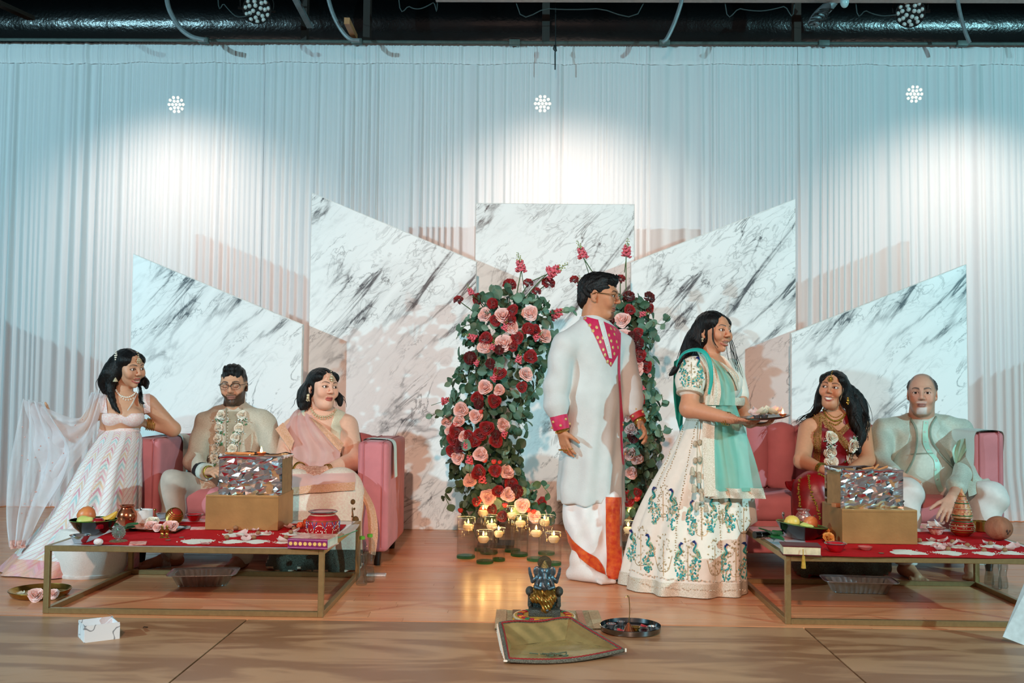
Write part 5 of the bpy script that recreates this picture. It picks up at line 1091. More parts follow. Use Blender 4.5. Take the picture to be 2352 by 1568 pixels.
    mb = MB(); mb.tube(smooth_path([A(1556,905,5.40),A(1552,850,5.37),A(1566,815,5.32),A(1592,803,5.28),A(1616,808,5.235),A(1630,832,5.215),A(1634,870,5.21),A(1628,905,5.21)],5),[.007+.006*math.sin(i*.09) for i in range(36)],8,flat=.4); mb.build('teal_edge',M_tealedge,T)
    mb = MB(); mb.grid(sheet([(1548,830,5.42),(1546,900,5.45),(1552,960,5.47)],[(1572,815,5.44),(1570,900,5.5),(1566,1000,5.5)],8,16,1,.01,2)); mb.build('drape_back',M_tealedge,T,sharp=None)
    mb = MB(); mb.grid(ring_loft([(A(1650,912,5.425),.137,.128),(A(1650,920,5.425),.141,.131),(A(1648,930,5.425),.140,.131)],60),close=True); mb.build('waist_belt',M_seq,T)
    Gd = sheet([(1620,930,5.24),(1618,1000,5.20),(1620,1070,5.15),(1622,1128,5.12)],[(1690,930,5.27),(1712,990,5.24),(1735,1060,5.2),(1752,1128,5.2)],26,30,2.5,.014,9,lambda u,v: .3+v); mb = MB(); mb.grid(Gd); mb.build('drape_skirt',M_mint,T,sharp=None)
    mb = MB(); mb.grid(sheet([(1622,1122,5.118),(1622,1144,5.112)],[(1753,1120,5.198),(1758,1145,5.195)],26,5,2.5,.018,9)); mb.build('drape_hem',M_seq,T,sharp=None)
    mb = MB(); mb.grid(sheet([(1616,932,5.225),(1613,1000,5.185),(1615,1070,5.135),(1618,1140,5.105)],[(1644,932,5.22),(1641,1000,5.18),(1642,1070,5.13),(1644,1140,5.10)],8,24,1,.003,4)); mb.build('drape_border',M_seq,T,sharp=None)
    # tassels hanging from the waist
    mb = MB(); mb.mi = 0; P = [K.hit(x,y)[0]+np.array([0,-.02,0]) for x,y in ((1602,965),(1600,1010),(1600,1050),(1598,1090),(1602,1130))]; mb.tube(P,.003,5)
    for i in range(1,5):
        for o_ in (-.012,.012): mb.ball(P[i]+np.array([o_,-.008,rnd.uniform(-.02,.02)]),(.013,.011,.017),8,6)
    for x,y in ((1590,1080),(1606,1098),(1594,1120),(1612,1140),(1600,1160),(1622,1165)):
        q = A(x,y,5.12); mb.lathe([(0,.02),(.008,.015),(.014,-.02),(.012,-.024),(0,-.022)],q,9)
    tag(mb.build('tassel',mat('cream_tassel','#d9cdb4',.7,var=.2,scale=120,bump=.5,bscale=300),T),kind='stuff')
    # jewellery
    mb = MB(); bangles(mb,A(1664,960,5.13),A(1676,962,5.11),.034,3,.012,.0022); mb.build('bangles',M_goldj,T)
    Bs = Surf(H.W,H.F); mb = MB(); p = H.w(np.array((.081,-.008,-.045))); mb.ball(p,.007,7,5); mb.ball(p+np.array([0,0,-.012]),.005,6,4); mb.build('earring',M_kundan,T)
    mb = MB(); c = A(1640,832,5.40)
    for k in range(22): a = -2.0+k*.19; q = c+np.array([.055*math.sin(a+.9),-.055*math.cos(a+.9)*1.0,-.012-.02*math.cos(a)]); mb.ball(q,.0045 if k % 3 else .007,6,5)
    tag(mb.build('necklace',M_kundan,T),kind='stuff')
woman_aunt()
# ================================================================== WOMAN IN PASTEL SKIRT BESIDE THE SOFA ARM
M_past = mat('pastel_sequin','#eee2dc',.5,var=.18,scale=110,col2='#e8b9b4',bump=.4,bscale=350); M_net = sheer('white_net','#f4eff2',.5,.45)
def chevron_mat():
    m = bpy.data.materials.new('chevron_skirt'); m.use_nodes = True; t = m.node_tree; b = t.nodes['Principled BSDF']
    vc = nd(t,'ShaderNodeVertexColor',layer_name='Col'); sp = nd(t,'ShaderNodeSeparateColor'); t.links.new(vc.outputs[0],sp.inputs[0])
    def mth(op,a,b_=None):
        n = nd(t,'ShaderNodeMath',operation=op)
        for i,v in enumerate((a,b_)):
            if v is None: continue
            if isinstance(v,(int,float)): n.inputs[i].default_value = v
            else: t.links.new(v,n.inputs[i])
        return n.outputs[0]
    u,v = sp.outputs[0],sp.outputs[1]      # u round the skirt, v down it
    pan = mth('MULTIPLY',u,22); fr = mth('ABSOLUTE',mth('SUBTRACT',mth('FRACT',pan),.5)); par = mth('GREATER_THAN',mth('FRACT',mth('MULTIPLY',pan,.5)),.5)
    ch = mth('FRACT',mth('ADD',mth('MULTIPLY',v,5.0),mth('MULTIPLY',fr,-.45)))
    cr = nd(t,'ShaderNodeValToRGB'); cr.color_ramp.interpolation = 'CONSTANT'; e = cr.color_ramp.elements; cols = ['#f3ece8','#f2b9c2','#f5efec','#f5d3b5','#f4eeeb','#efa9b6','#f3efed','#c2e2e3','#f5f0ee','#f4c9cd']
    e[0].color = rgb(cols[0])+(1,); e[0].position = 0; e[1].color = rgb(cols[1])+(1,); e[1].position = .1
    for i,c in enumerate(cols[2:],2): q = e.new(i/10); q.color = rgb(c)+(1,)
    t.links.new(ch,cr.inputs[0])
    st = mth('GREATER_THAN',mth('FRACT',mth('ADD',mth('MULTIPLY',v,26),mth('MULTIPLY',pan,2.2))),.8)
    m1 = nd(t,'ShaderNodeMix',data_type='RGBA'); m1.inputs[6].default_value = rgb('#f4edea')+(1,); m1.inputs[7].default_value = rgb('#e6c0c0')+(1,); t.links.new(st,m1.inputs[0])
    m2 = nd(t,'ShaderNodeMix',data_type='RGBA'); t.links.new(par,m2.inputs[0]); t.links.new(m1.outputs[2],m2.inputs[6]); t.links.new(cr.outputs[0],m2.inputs[7])
    ed = mth('GREATER_THAN',fr,.40); m3 = nd(t,'ShaderNodeMix',data_type='RGBA'); t.links.new(mth('MULTIPLY',ed,.6),m3.inputs[0]); t.links.new(m2.outputs[2],m3.inputs[6]); m3.inputs[7].default_value = rgb('#e9c9bf')+(1,)
    hem = mth('GREATER_THAN',v,.90); m4 = nd(t,'ShaderNodeMix',data_type='RGBA'); t.links.new(mth('MULTIPLY',hem,.75),m4.inputs[0]); t.links.new(m3.outputs[2],m4.inputs[6])
    tc = nd(t,'ShaderNodeTexCoord'); nz = nd(t,'ShaderNodeTexNoise'); nz.inputs['Scale'].default_value = 14; t.links.new(tc.outputs['Object'],nz.inputs[0]); hr = nd(t,'ShaderNodeValToRGB'); hr.color_ramp.elements[0].color = rgb('#f0a27e')+(1,); hr.color_ramp.elements[1].color = rgb('#ee8f9a')+(1,); hr.color_ramp.elements[0].position = .42; hr.color_ramp.elements[1].position = .6; t.links.new(nz.outputs['Fac'],hr.inputs[0]); t.links.new(hr.outputs[0],m4.inputs[7])
    n2 = nd(t,'ShaderNodeTexNoise'); n2.inputs['Scale'].default_value = 260; t.links.new(tc.outputs['Object'],n2.inputs[0]); m5 = nd(t,'ShaderNodeMix',data_type='RGBA',blend_type='MULTIPLY'); m5.inputs[0].default_value = .35; t.links.new(m4.outputs[2],m5.inputs[6]); t.links.new(n2.outputs['Color'],m5.inputs[7]); t.links.new(m5.outputs[2],b.inputs['Base Color'])
    bp = nd(t,'ShaderNodeBump'); bp.inputs['Strength'].default_value = .3; bp.inputs['Distance'].default_value = .004; t.links.new(n2.outputs['Fac'],bp.inputs['Height']); t.links.new(bp.outputs[0],b.inputs['Normal']); b.inputs['Roughness'].default_value = .5; return m
def woman_left():
    A = at; Y0 = 5.85; T = thing('person',(A(270,1000,5.7)[0],5.7,0),'woman in pastel chevron skirt leaning on the sofa arm, net drape in hand','person'); sk = '#d09a7a'
    yaw = math.radians(15); Fd = np.array([math.sin(yaw),-math.cos(yaw),0])
    H = Head(T,A(296,845,Y0),yaw=58,pitch=-6,roll=4,sc=.99,skin=sk,lip='#b3464a',fem=True,smile=1,teeth=True,neck=A(284,912,Y0+.02),nr=.045,gaze=(-.35,0),liner=True)
    S = SDF(*bounds([A(60,900,5.7),A(420,1010,5.95),A(250,1020,5.65),A(300,890,6.05)],.05),.0045)
    nb = A(284,910,Y0+.02); S.cone(nb,A(283,950,Y0),.05,.095,k=.04); S.cone(A(238,928,5.83),A(338,922,5.91),.046,k=.04); S.cone(A(283,945,Y0),A(275,985,Y0),.108,.095,k=.05,q=.75,fwd=Fd); S.cone(A(275,985,Y0),A(270,1015,5.82),.098,.115,k=.05,q=.75,fwd=Fd)
    for x,y in ((258,960),(307,958)): S.ell(A(x,y,Y0-.075),(.055,.05,.052),k=.04)
    S.chain([A(232,932,5.83),A(172,1000,5.80),A(112,965,5.76)],[.046,.038,.025],k=.02); wl = A(338,973,5.93); S.chain([A(345,930,5.91),A(397,985,5.98),wl],[.050,.043,.026],k=.02)
    wr = A(110,963,5.76); add_hand(S,wr,A(80,938,5.74)-wr,(.2,.5,-.6),(.1,-.3,.9),curl=.45,size=.9); h2 = add_hand(S,wl,A(318,968,5.88)-wl,(.1,-.6,.7),(.3,-.2,.9),curl=.6,size=.9)
    V,F = skin_obj(T,S,sk,H,[(h2,.06,'#8a3a26',.5)]); B = Surf(V,F)
    L = lambda a: H.w(np.array(a)); l = lambda *a: H.w(np.array(a))
    hair(T,H,[((0,-.020,.036),(.080,.097,.080)),((0,-.05,-.03),(.078,.06,.085)),((.056,-.02,.0),(.028,.055,.06)),((-.056,-.02,.0),(.028,.055,.06)),((.045,.03,.05),(.035,.045,.035)),((-.045,.03,.05),(.035,.045,.035))],[((0,.094,-.038),(.064,.080,.110)),((.0,.102,.03),(.048,.062,.058))],
         [([l(.055,-.03,.03),l(.080,-.03,-.04),A(253,890,5.80),A(262,928,5.75),A(276,950,5.735)],[.03,.03,.022,.012,.003]),([l(.04,-.07,.03),l(.085,-.06,-.03),A(240,878,5.84),A(242,905,5.83)],[.04,.042,.035,.01]),([l(-.06,-.02,.02),l(-.082,-.01,-.06),A(334,878,5.88),A(336,893,5.85)],[.028,.028,.018,.004]),([l(0,-.1,.02),A(262,880,5.92),A(262,908,5.93)],[.05,.055,.02]),([l(-.06,.0,-.05),A(322,900,5.84),A(322,920,5.80),A(332,928,5.79)],[.012,.007,.005,.002])],5,fly=12)
    # blouse
    S = SDF(*bounds([A(215,905,5.7),A(365,990,5.95)],.06),.0045); S.cone(A(283,955,Y0),A(278,976,Y0),.113,.106,k=.05,q=.78,fwd=Fd)
    for x,y in ((258,960),(307,958)): S.ell(A(x,y,Y0-.078),(.060,.054,.055),k=.04)
    S.cut(A(280,981,Y0),(0,0,-1)); S.box(A(283,920,Y0-.1),(.25,.5,.142),rr=.01,k=.006,sub=True); S.ell(A(284,944,Y0-.14),(.035,.06,.035),k=.01,sub=True)
    o,V,F = garment(T,'blouse',S,M_past); Bl = Surf(V,F)
    for (L_,R_) in (([(226,912),(230,930),(233,948)],[(244,908),(246,928),(248,950)]),([(322,908),(327,925),(330,948)],[(344,905),(344,920),(346,946)])): mb = MB(); patch(mb,B,rows_of(L_,R_,12),5,.005); mb.build('shoulder_strap',M_past,T)
    mb = MB(); stroke(mb,B,[(241,906),(256,928),(270,944)],.004,.0); stroke(mb,B,[(314,906),(304,926),(294,943)],.004,.0); mb.build('neck_strap',mat('cream_trim','#e9dccf',.6),T)
    # skirt
    W = lambda xl,xr,y,Y,ry: (A((xl+xr)/2,y,Y),(xr-xl)/2*Y/2300,ry)
    rings = [W(230,318,988,5.84,.10),W(222,322,1010,5.80,.14),W(196,318,1055,5.74,.19),W(165,318,1110,5.70,.22),W(125,316,1180,5.68,.24),W(70,312,1245,5.67,.26)]
    rings.append((np.array([A(160,1296,5.66)[0],5.66,.006]),(312-8)/2*5.66/2300,.30))
    G = ring_loft(rings,120,9,.018,6); n,k_ = G.shape[:2]; mb = MB(); uv = np.zeros((n,k_,3)); uv[...,0] = np.linspace(0,1,k_,endpoint=False)[None,:]; uv[...,1] = np.linspace(0,1,n)[:,None]; mb.grid(G,close=True,col=uv); mb.build('skirt',chevron_mat(),T,sharp=None); K = grid_surf(G)
    mb = MB(); beads(mb,K,[(222,1012),(180,1090),(140,1165),(100,1220)],.003,6,jit=3); beads(mb,K,[(255,1030),(220,1110),(190,1190),(170,1250)],.003,6,jit=4); beads(mb,K,[(290,1040),(290,1100),(300,1150)],.003,6,jit=4); tag(mb.build('sequins',M_pearl,T),kind='stuff')
    mb = MB(); G2 = ring_loft([(A(274,982,5.84),.113,.088),(A(274,990,5.84),.122,.10)],50); mb.grid(G2,close=True); mb.build('waistband',M_past,T)
    # net drape: shoulder to hand to floor
    mb = MB(); mb.grid(sheet([(55,915,5.72),(36,1010,5.68),(20,1100,5.6),(18,1190,5.55),(25,1255,5.5)],[(100,925,5.72),(160,1020,5.62),(150,1090,5.55),(100,1170,5.5),(58,1250,5.48)],26,36,3,.025,3)); mb.build('net_drape',M_net,T,sharp=None)
    mb = MB(); mb.grid(sheet([(212,900,5.80),(180,960,5.72),(100,935,5.70),(55,918,5.71)],[(240,905,5.77),(205,1010,5.66),(150,1090,5.58),(110,1165,5.52)],24,30,3,.02,4)); mb.build('net_drape',M_net,T,sharp=None)
    mb = MB(); mb.grid(sheet([(22,1240,5.50),(25,1260,5.49)],[(62,1240,5.475),(60,1258,5.47)],12,4,2,.015,3)); mb.build('drape_border',mat('peach_border','#eeb3a4',.6,var=.3,scale=90),T,sharp=None)
    mb = MB(); beads(mb,Surf(*[(lambda m: m.v)(MB().grid(sheet([(55,915,5.70),(20,1100,5.58),(25,1255,5.48)],[(220,920,5.70),(150,1090,5.53),(60,1250,5.46)],10,12,0,0))),(lambda m: m.f)(MB().grid(sheet([(55,915,5.70),(20,1100,5.58),(25,1255,5.48)],[(220,920,5.70),(150,1090,5.53),(60,1250,5.46)],10,12,0,0)))]),[(60,940),(45,1060),(110,1000),(65,1090),(120,1080),(40,1180),(90,1120),(190,960),(170,1030)],.004,34,jit=9); tag(mb.build('drape_sequins',mat('peach_sequin','#e8a79a',.4,.2),T),kind='stuff')
    # jewellery
    mb = MB(); beads(mb,B,[(262,885),(272,905),(290,913),(305,908),(314,898)],.0055,4.2,.001); beads(mb,B,[(268,898),(280,914),(292,919),(308,914)],.0045,6,.001); tag(mb.build('necklace',M_pearl,T),kind='stuff')
    mb = MB(); bangles(mb,A(338,973,5.93),A(352,975,5.945),.036,5,.010,.003); mb.build('bangles',M_goldj,T); mb = MB(); bangles(mb,A(112,965,5.76),A(125,972,5.765),.034,3,.012,.003); mb.build('bangles',M_goldj,T)
    mb = MB()
    for y_,z_,r_ in ((.094,.055,.010),(.098,.043,.006),(.1,.066,.006),(.093,.078,.004),(.088,.088,.004),(.078,.100,.004)): mb.ball(L(np.array((0,y_-.004,z_))),r_,8,6)
    for a in np.linspace(0,5.5,7): mb.ball(L(np.array((.013*math.cos(a),.094,.052+.013*math.sin(a)))),.0045,6,4)
    tag(mb.build('forehead_pendant',M_kundan,T),kind='stuff')
    mb = MB()
    for k in range(3):
        for j in range(3): mb.ball(L(np.array((.072-.012*j+.004*k,-.004+.0*k-.020*j,.075-.013*k+.009*j)))+np.array([-.004,-.012,.004]),.0045,7,5)
    tag(mb.build('hair_pearls',M_pearl,T),kind='stuff')
    mb = MB(); p = L(np.array((.080,-.005,-.045))); mb.ball(p,.007,7,5); mb.lathe([(0,0),(.004,-.004),(.014,-.022),(.015,-.026),(0,-.024)],p+np.array([0,-.01,-.006]),10); mb.build('earring',M_kundan,T)
    # pouf under her
    P = thing('pouf',(A(215,1300,5.55)[0],5.54,0),'white cloth covered pouf under the pastel skirt','pouf'); c = np.array([A(213,1300,5.55)[0],5.53,0])
    mb = MB(); mb.lathe([(.165,.0),(.185,.05),(.195,.16),(.185,.22),(.165,.255),(.08,.268),(0,.27)],c,40,wob=lambda a,h: 1+.02*math.sin(7*a)*(1-h)); mb.build('cover',mat('white_boucle','#ece6e0',.9,var=.05,scale=160,bump=.5,bscale=300),P)
    mb = MB(); mb.lathe([(.172,.0),(.176,.006),(.176,.018),(.170,.022)],c,40); mb.build('hem',mat('white_boucle2','#e0d8d2',.9),P)
woman_left()
# ================================================================== BEARDED MAN IN BEIGE JACKET
M_jkt = mat('beige_sparkle_jacket','#b9aa94',.6,.05,var=.18,scale=240,col2='#d9cdb9',bump=.4,bscale=380); M_trs = mat('beige_trousers','#b9ada0',.75,var=.05,scale=30,bump=.08,bscale=300)
M_cuffin = mat('pale_cuff','#cfd6cc',.6); M_cuffdk = mat('dark_cuff_trim','#15181a',.5)
def rose_garland(pts,S,label,r=.024,seed=1):
    T = thing('flower_garland',S.hit(*pts[0])[0],label,'garland','white rose garlands'); g = random.Random(seed); b = np.array(T.location)
    sprays = MB(); leaves = MB()
    for (x,y) in pts:
        h = S.hit(x,y)
        if h is None: continue
        n = unit(h[1]+np.array([0,-.5,.25])); link('rose',g.choice(ROSES['white']),T,h[0]+h[1]*.014-b,facing(n)@rotz(g.uniform(0,6)),r*2.0)
        for k in range(26):
            q = S.hit(x+g.gauss(0,7),y+13+g.gauss(0,4.5))
            if q: sprays.ball(q[0]+q[1]*g.uniform(.006,.022),g.uniform(.0025,.0042),5,4)
        for k in range(9):
            q = S.hit(x+g.gauss(0,6),y+13+g.gauss(0,4))
            if q: leaves.ball(q[0]+q[1]*.006,(.010,.005,.004),6,4,facing(q[1])@rotz(g.uniform(0,3)))
    tag(sprays.build('babys_breath',mat('babys_breath_white','#eef0ea',.7),T),kind='stuff'); tag(leaves.build('greenery',mat('garland_green','#4f8a58',.6,var=.2,scale=60),T),kind='stuff'); return T
def man_groom():
    A = at; T = thing('person',(A(540,1130,6.25)[0],6.2,0),'bearded man in beige jacket and spectacles seated with eyes closed','person'); Fd = np.array([0,-1.,0]); sk = '#cf9c7c'
    fade = lambda x,y,z: (np.clip((z-.012)/.012,0,1)*np.clip((.045-y)/.012,0,1)*(np.abs(x) > .035)*.9,lin('#17100d'))
    H = Head(T,A(537,884,6.24),yaw=4,pitch=-6,roll=2,sc=1.06,skin=sk,lip='#9c6358',closed=True,beard=('#120d0b','full'),neck=A(537,940,6.30),nr=.058,paint=fade)
    S = SDF(*bounds([A(440,930,6.35),A(650,1110,6.35),A(480,1110,5.85)],.06),.005)
    S.cone(A(537,938,6.30),A(537,980,6.30),.06,.09,k=.04); S.cone(A(486,972,6.30),A(594,970,6.30),.04,k=.04)
    wr = A(478,1083,5.93); S.chain([A(470,972,6.3),A(440,1062,6.12),wr],[.04,.036,.028],k=.02); wl = A(580,1085,5.93); S.chain([A(612,970,6.3),A(636,1060,6.12),wl],[.04,.036,.028],k=.02)
    add_hand(S,wr,A(500,1080,5.84)-wr,(.3,.3,-.9),(.6,.2,.5),curl=.5,size=.98); add_hand(S,wl,A(555,1085,5.84)-wl,(-.3,.3,-.9),(-.6,.2,.5),curl=.4,size=.98)
    skin_obj(T,S,sk,H)
    wv = lambda P: .0022*np.sin(P[:,0]*230+P[:,1]*20)+.0016*np.sin(P[:,0]*420)
    V,F = H.cap([((0,-.012,.050),(.070,.094,.074)),((0,.03,.100),(.052,.045,.026))],[((0,.085,-.05),(.14,.09,.094)),((0,.122,.025),(.068,.06,.066)),((0,-.02,-.10),(.14,.14,.115))],wv); mb = MB(); mb.add(H.w(V),F.tolist()); mb.build('hair',M_hair,T,sharp=None)
    V,F = H.cap([((0,-.018,.026),(.0755,.0925,.082))],[((0,.10,-.02),(.14,.10,.12)),((0,-.04,-.12),(.14,.14,.115)),((.08,-.01,-.01),(.02,.026,.034)),((-.08,-.01,-.01),(.02,.026,.034))],None); mb = MB(); mb.add(H.w(V),F.tolist()); mb.build('faded_sides',mat('hair_stubble','#1d1512',.7,var=.2,scale=300),T,sharp=None)
    spectacles(H,T,mat('dark_browline_frame','#241a16',.35),MATS['spectacle_lens'] if 'spectacle_lens' in MATS else glass_mat('spectacle_lens','#dfe4f6'),.025,.018,True)
    # jacket
    S = SDF(*bounds([A(420,920,6.45),A(665,1140,6.45),A(470,1120,5.85)],.05),.006)
    S.cone(A(537,985,6.30),A(538,1120,6.27),.165,.172,k=.06,q=.66,fwd=Fd); S.cone(A(478,969,6.3),A(604,967,6.3),.066,.066,k=.05); S.cone(A(537,948,6.31),A(480,968,6.30),.06,.065,k=.04); S.cone(A(537,948,6.31),A(602,966,6.30),.06,.065,k=.04); S.cone(A(537,935,6.315),A(537,955,6.31),.072,.085,k=.02)
    S.chain([A(470,978,6.3),A(447,1058,6.13),A(465,1082,5.98)],[.064,.058,.050],k=.03); S.chain([A(612,976,6.3),A(632,1058,6.13),A(600,1084,5.98)],[.070,.060,.050],k=.03); S.cone(A(505,1110,6.2),A(470,1120,6.02),.10,.09,k=.05)
    S.cone(A(537,925,6.20),A(537,960,6.16),.040,.030,k=.012,sub=True); S.cone(A(537,915,6.31),A(537,940,6.31),.062,.060,k=.008,sub=True)
    S.wave(lambda P: .004*np.sin(P[:,2]*40+P[:,0]*35)+.003*np.sin(P[:,0]*60)); o,V,F = garment(T,'jacket',S,M_jkt); K = Surf(V,F)
    mb = MB(); patch(mb,K,rows_of([(524,945),(522,985),(521,1030),(520,1060)],[(552,945),(550,985),(545,1030),(542,1060)],20),8,.004); mb.build('inner_kurta',mat('taupe_kurta','#a8987f',.7,bump=.1,bscale=200),T)
    mb = MB(); stroke(mb,K,[(520,938),(520,985),(519,1030),(518,1060)],.006,.002); stroke(mb,K,[(556,938),(553,985),(548,1030),(545,1060)],.006,.002); mb.build('jacket_edge',mat('jacket_edge','#a3947c',.5,.2,bump=.4),T)
    mb = MB(); beads(mb,K,[(523,945),(523,985),(522,1030),(521,1055)],.004,7,.003); tag(mb.build('edge_beads',M_pearl,T),kind='stuff')
    for a,b,r,m,nm in ((A(464,1082,5.985),A(476,1084,5.94),.054,M_cuffin,'shirt_cuff'),(A(461,1082,5.995),A(467,1083,5.97),.058,M_cuffdk,'cuff_trim')):
        d = unit(b-a); mb = MB(); mb.lathe([(r*.9,-.012),(r,0),(r*.96,np.linalg.norm(b-a))],a,20,axis=d); mb.build(nm,m,T)
    mb = MB(); bangles(mb,A(479,1083,5.93),A(484,1083,5.91),.034,2,.008,.0045); mb.build('bracelet',M_goldj,T)
    # trousers
    S = SDF(*bounds([A(370,1060,6.3),A(660,1320,6.3),A(380,1200,5.6),A(640,1200,5.6)],.06),.008)
    S.chain([A(500,1130,6.25),A(398,1110,5.82),A(398,1265,5.80)],[.105,.075,.058],k=.03); S.chain([A(585,1130,6.25),A(600,1110,5.80),A(556,1275,5.76)],[.105,.078,.060],k=.03); S.cone(A(500,1125,6.28),A(580,1125,6.28),.12,k=.05)
    S.wave(lambda P: .005*np.sin(P[:,2]*45+P[:,0]*30)); garment(T,'trousers',S,M_trs)
    for a,d in ((A(396,1278,5.80),(-.75,-.6)),(A(553,1285,5.76),(-.2,-1))):
        S = SDF(*bounds([a+np.array([0,0,.12]),(a[0],a[1],0)],.25),.005); S.cone(a+np.array([0,0,.06]),a,.042,.036); add_foot(S,np.array([a[0],a[1],.085]),d,1.05); S.cut((0,0,.001),(0,0,-1)); V,F = S.mesh(); raw_obj('foot',relax(V,F),F,M_skin,T,np.tile(lin('#8a563c'),(len(V),1)))
    rose_garland([(509,953),(504,981),(502,1006),(497,1030),(494,1052)],K,'white rose garland strand on the bearded man nearest the pastel skirt side',seed=1)
    rose_garland([(556,953),(549,982),(541,1003),(534,1030)],K,'white rose garland strand on the bearded man nearest the woman in pale pink',seed=2)
man_groom()
# ================================================================== WOMAN IN PALE PINK
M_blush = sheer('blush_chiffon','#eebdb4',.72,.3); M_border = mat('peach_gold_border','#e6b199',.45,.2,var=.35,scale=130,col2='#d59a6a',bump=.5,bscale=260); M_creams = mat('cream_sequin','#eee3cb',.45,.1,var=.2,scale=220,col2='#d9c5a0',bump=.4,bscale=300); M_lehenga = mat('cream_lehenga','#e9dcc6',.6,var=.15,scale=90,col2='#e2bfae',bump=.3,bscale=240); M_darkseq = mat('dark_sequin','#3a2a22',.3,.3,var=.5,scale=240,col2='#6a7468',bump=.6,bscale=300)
def woman_mother():
    A = at; T = thing('person',(A(740,1130,6.2)[0],6.15,0),'woman in pale pink sari with gold jewellery seated, hands clasped','person'); yaw = math.radians(6); Fd = np.array([math.sin(yaw),-math.cos(yaw),0]); sk = '#e8b398'
    H = Head(T,A(741,889,6.22),yaw=42,pitch=0,roll=-3,sc=1.10,skin=sk,lip='#b5423e',brow='#2a1a14',fem=True,fat=.75,smile=.35,neck=A(735,950,6.26),nr=.056,gaze=(-.35,.05),liner=True)
    S = SDF(*bounds([A(635,930,6.3),A(840,1130,6.3),A(700,1090,5.75)],.07),.005)
    S.cone(A(735,946,6.27),A(735,985,6.26),.066,.12,k=.05); S.cone(A(680,982,6.22),A(790,975,6.3),.062,k=.05); S.cone(A(737,985,6.26),A(738,1090,6.22),.150,.165,k=.06,q=.75,fwd=Fd)
    for x in (708,768): S.ell(A(x,1010,6.15),(.078,.07,.075),k=.05)
    wr = A(690,1078,5.86); S.chain([A(672,985,6.2),A(652,1058,6.02),wr],[.066,.056,.033],k=.025); wl = A(752,1082,5.86); S.chain([A(798,978,6.3),A(812,1058,6.08),wl],[.068,.060,.035],k=.025)
    h1 = add_hand(S,wr,A(712,1092,5.80)-wr,(.5,.2,-.8),(.3,-.4,.8),curl=.55,size=.95); h2 = add_hand(S,wl,A(715,1085,5.80)-wl,(-.2,.5,-.8),(-.2,-.3,.9),curl=.55,size=1.0)
    V,F = skin_obj(T,S,sk,H,[(h1,.085,'#8f3a22',.7),(h2,.095,'#8f3a22',.7)]); B = Surf(V,F); l = lambda *a: H.w(np.array(a))
    hair(T,H,[((0,-.020,.034),(.081,.098,.078)),((0,-.05,-.03),(.080,.06,.075)),((.058,-.02,.0),(.028,.055,.06)),((-.058,-.02,.0),(.028,.055,.06)),((.045,.03,.055),(.035,.045,.032)),((-.045,.03,.055),(.035,.045,.032))],[((0,.096,-.038),(.070,.084,.112)),((.0,.104,.035),(.054,.064,.056)),((.084,-.002,-.02),(.014,.02,.03))],
         [([l(.06,-.04,.0),l(.078,-.05,-.06),A(702,925,6.2),A(693,938,6.18)],[.034,.036,.03,.012]),([l(.03,-.07,.0),A(700,905,6.3),A(690,930,6.28)],[.05,.045,.018]),([l(-.065,-.02,-.03),A(778,912,6.24),A(782,930,6.22)],[.028,.022,.01])],3,fly=16)
    # blouse, sari skirt
    S = SDF(*bounds([A(650,940,6.4),A(835,1060,6.4),A(740,1000,5.98)],.05),.005); S.cone(A(737,985,6.26),A(738,1060,6.23),.157,.172,k=.06,q=.77,fwd=Fd); S.cone(A(700,972,6.25),A(778,968,6.30),.066,.066,k=.04)
    for x in (708,768): S.ell(A(x,1010,6.15),(.084,.076,.08),k=.05)
    S.cut(A(737,1058,6.2),(0,0,-1)); S.cut(A(664,990,6.2),(-1,0,.12)); S.cut(A(792,985,6.25),(1,.0,.05)); S.cone(A(734,935,6.18),A(742,985,6.09),.100,.045,k=.01,sub=True); S.cone(A(735,935,6.27),A(735,950,6.27),.088,.085,k=.01,sub=True); o,V,F = garment(T,'blouse',S,M_creams); Bl = Surf(V,F)
    S = SDF(*bounds([A(630,1060,6.4),A(850,1320,6.3),A(640,1200,5.55),A(830,1200,5.55)],.04),.009)
    S.chain([A(700,1118,6.2),A(680,1130,5.82),A(665,1290,5.76)],[.14,.115,.13],k=.08); S.chain([A(775,1118,6.2),A(780,1128,5.80),A(775,1292,5.74)],[.14,.12,.135],k=.08); S.cone(A(685,1160,5.80),A(780,1160,5.78),.10,k=.08); S.cut((0,0,.004),(0,0,-1))
    S.wave(lambda P: .010*np.sin(P[:,0]*42+2*np.sin(P[:,2]*7))*np.clip((.5-P[:,2])/.3,.1,1)); o,V,F = garment(T,'skirt',S,M_lehenga); K = Surf(V,F)
    zt = .13; col = V[:,2] < zt
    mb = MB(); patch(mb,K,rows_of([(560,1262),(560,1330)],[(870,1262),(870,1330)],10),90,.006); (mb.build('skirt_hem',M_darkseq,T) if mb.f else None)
    mb = MB(); patch(mb,K,rows_of([(640,1092),(645,1112),(655,1128)],[(812,1088),(815,1105),(812,1122)],14),34,.010); mb.build('lap_drape',M_blush,T,sharp=None)
    mb = MB(); patch(mb,K,rows_of([(652,1122),(655,1138)],[(812,1108),(812,1126)],5),40,.014); mb.build('lap_border',M_border,T,sharp=None)
    mb = MB(); mb.grid(sheet([(690,936,6.34),(672,948,6.24),(655,985,6.10),(668,1040,5.99),(672,1075,5.95)],[(712,938,6.30),(714,952,6.16),(745,990,6.02),(782,1040,6.0),(760,1080,5.93)],20,26,3,.010,5)); mb.build('sari_drape',M_blush,T,sharp=None)
    mb = MB(); mb.grid(sheet([(708,955,6.115),(742,995,6.005),(782,1040,5.99)],[(718,960,6.13),(752,985,6.015),(790,1018,6.03)],6,22,1,.003,5)); mb.build('sari_border',M_border,T,sharp=None)
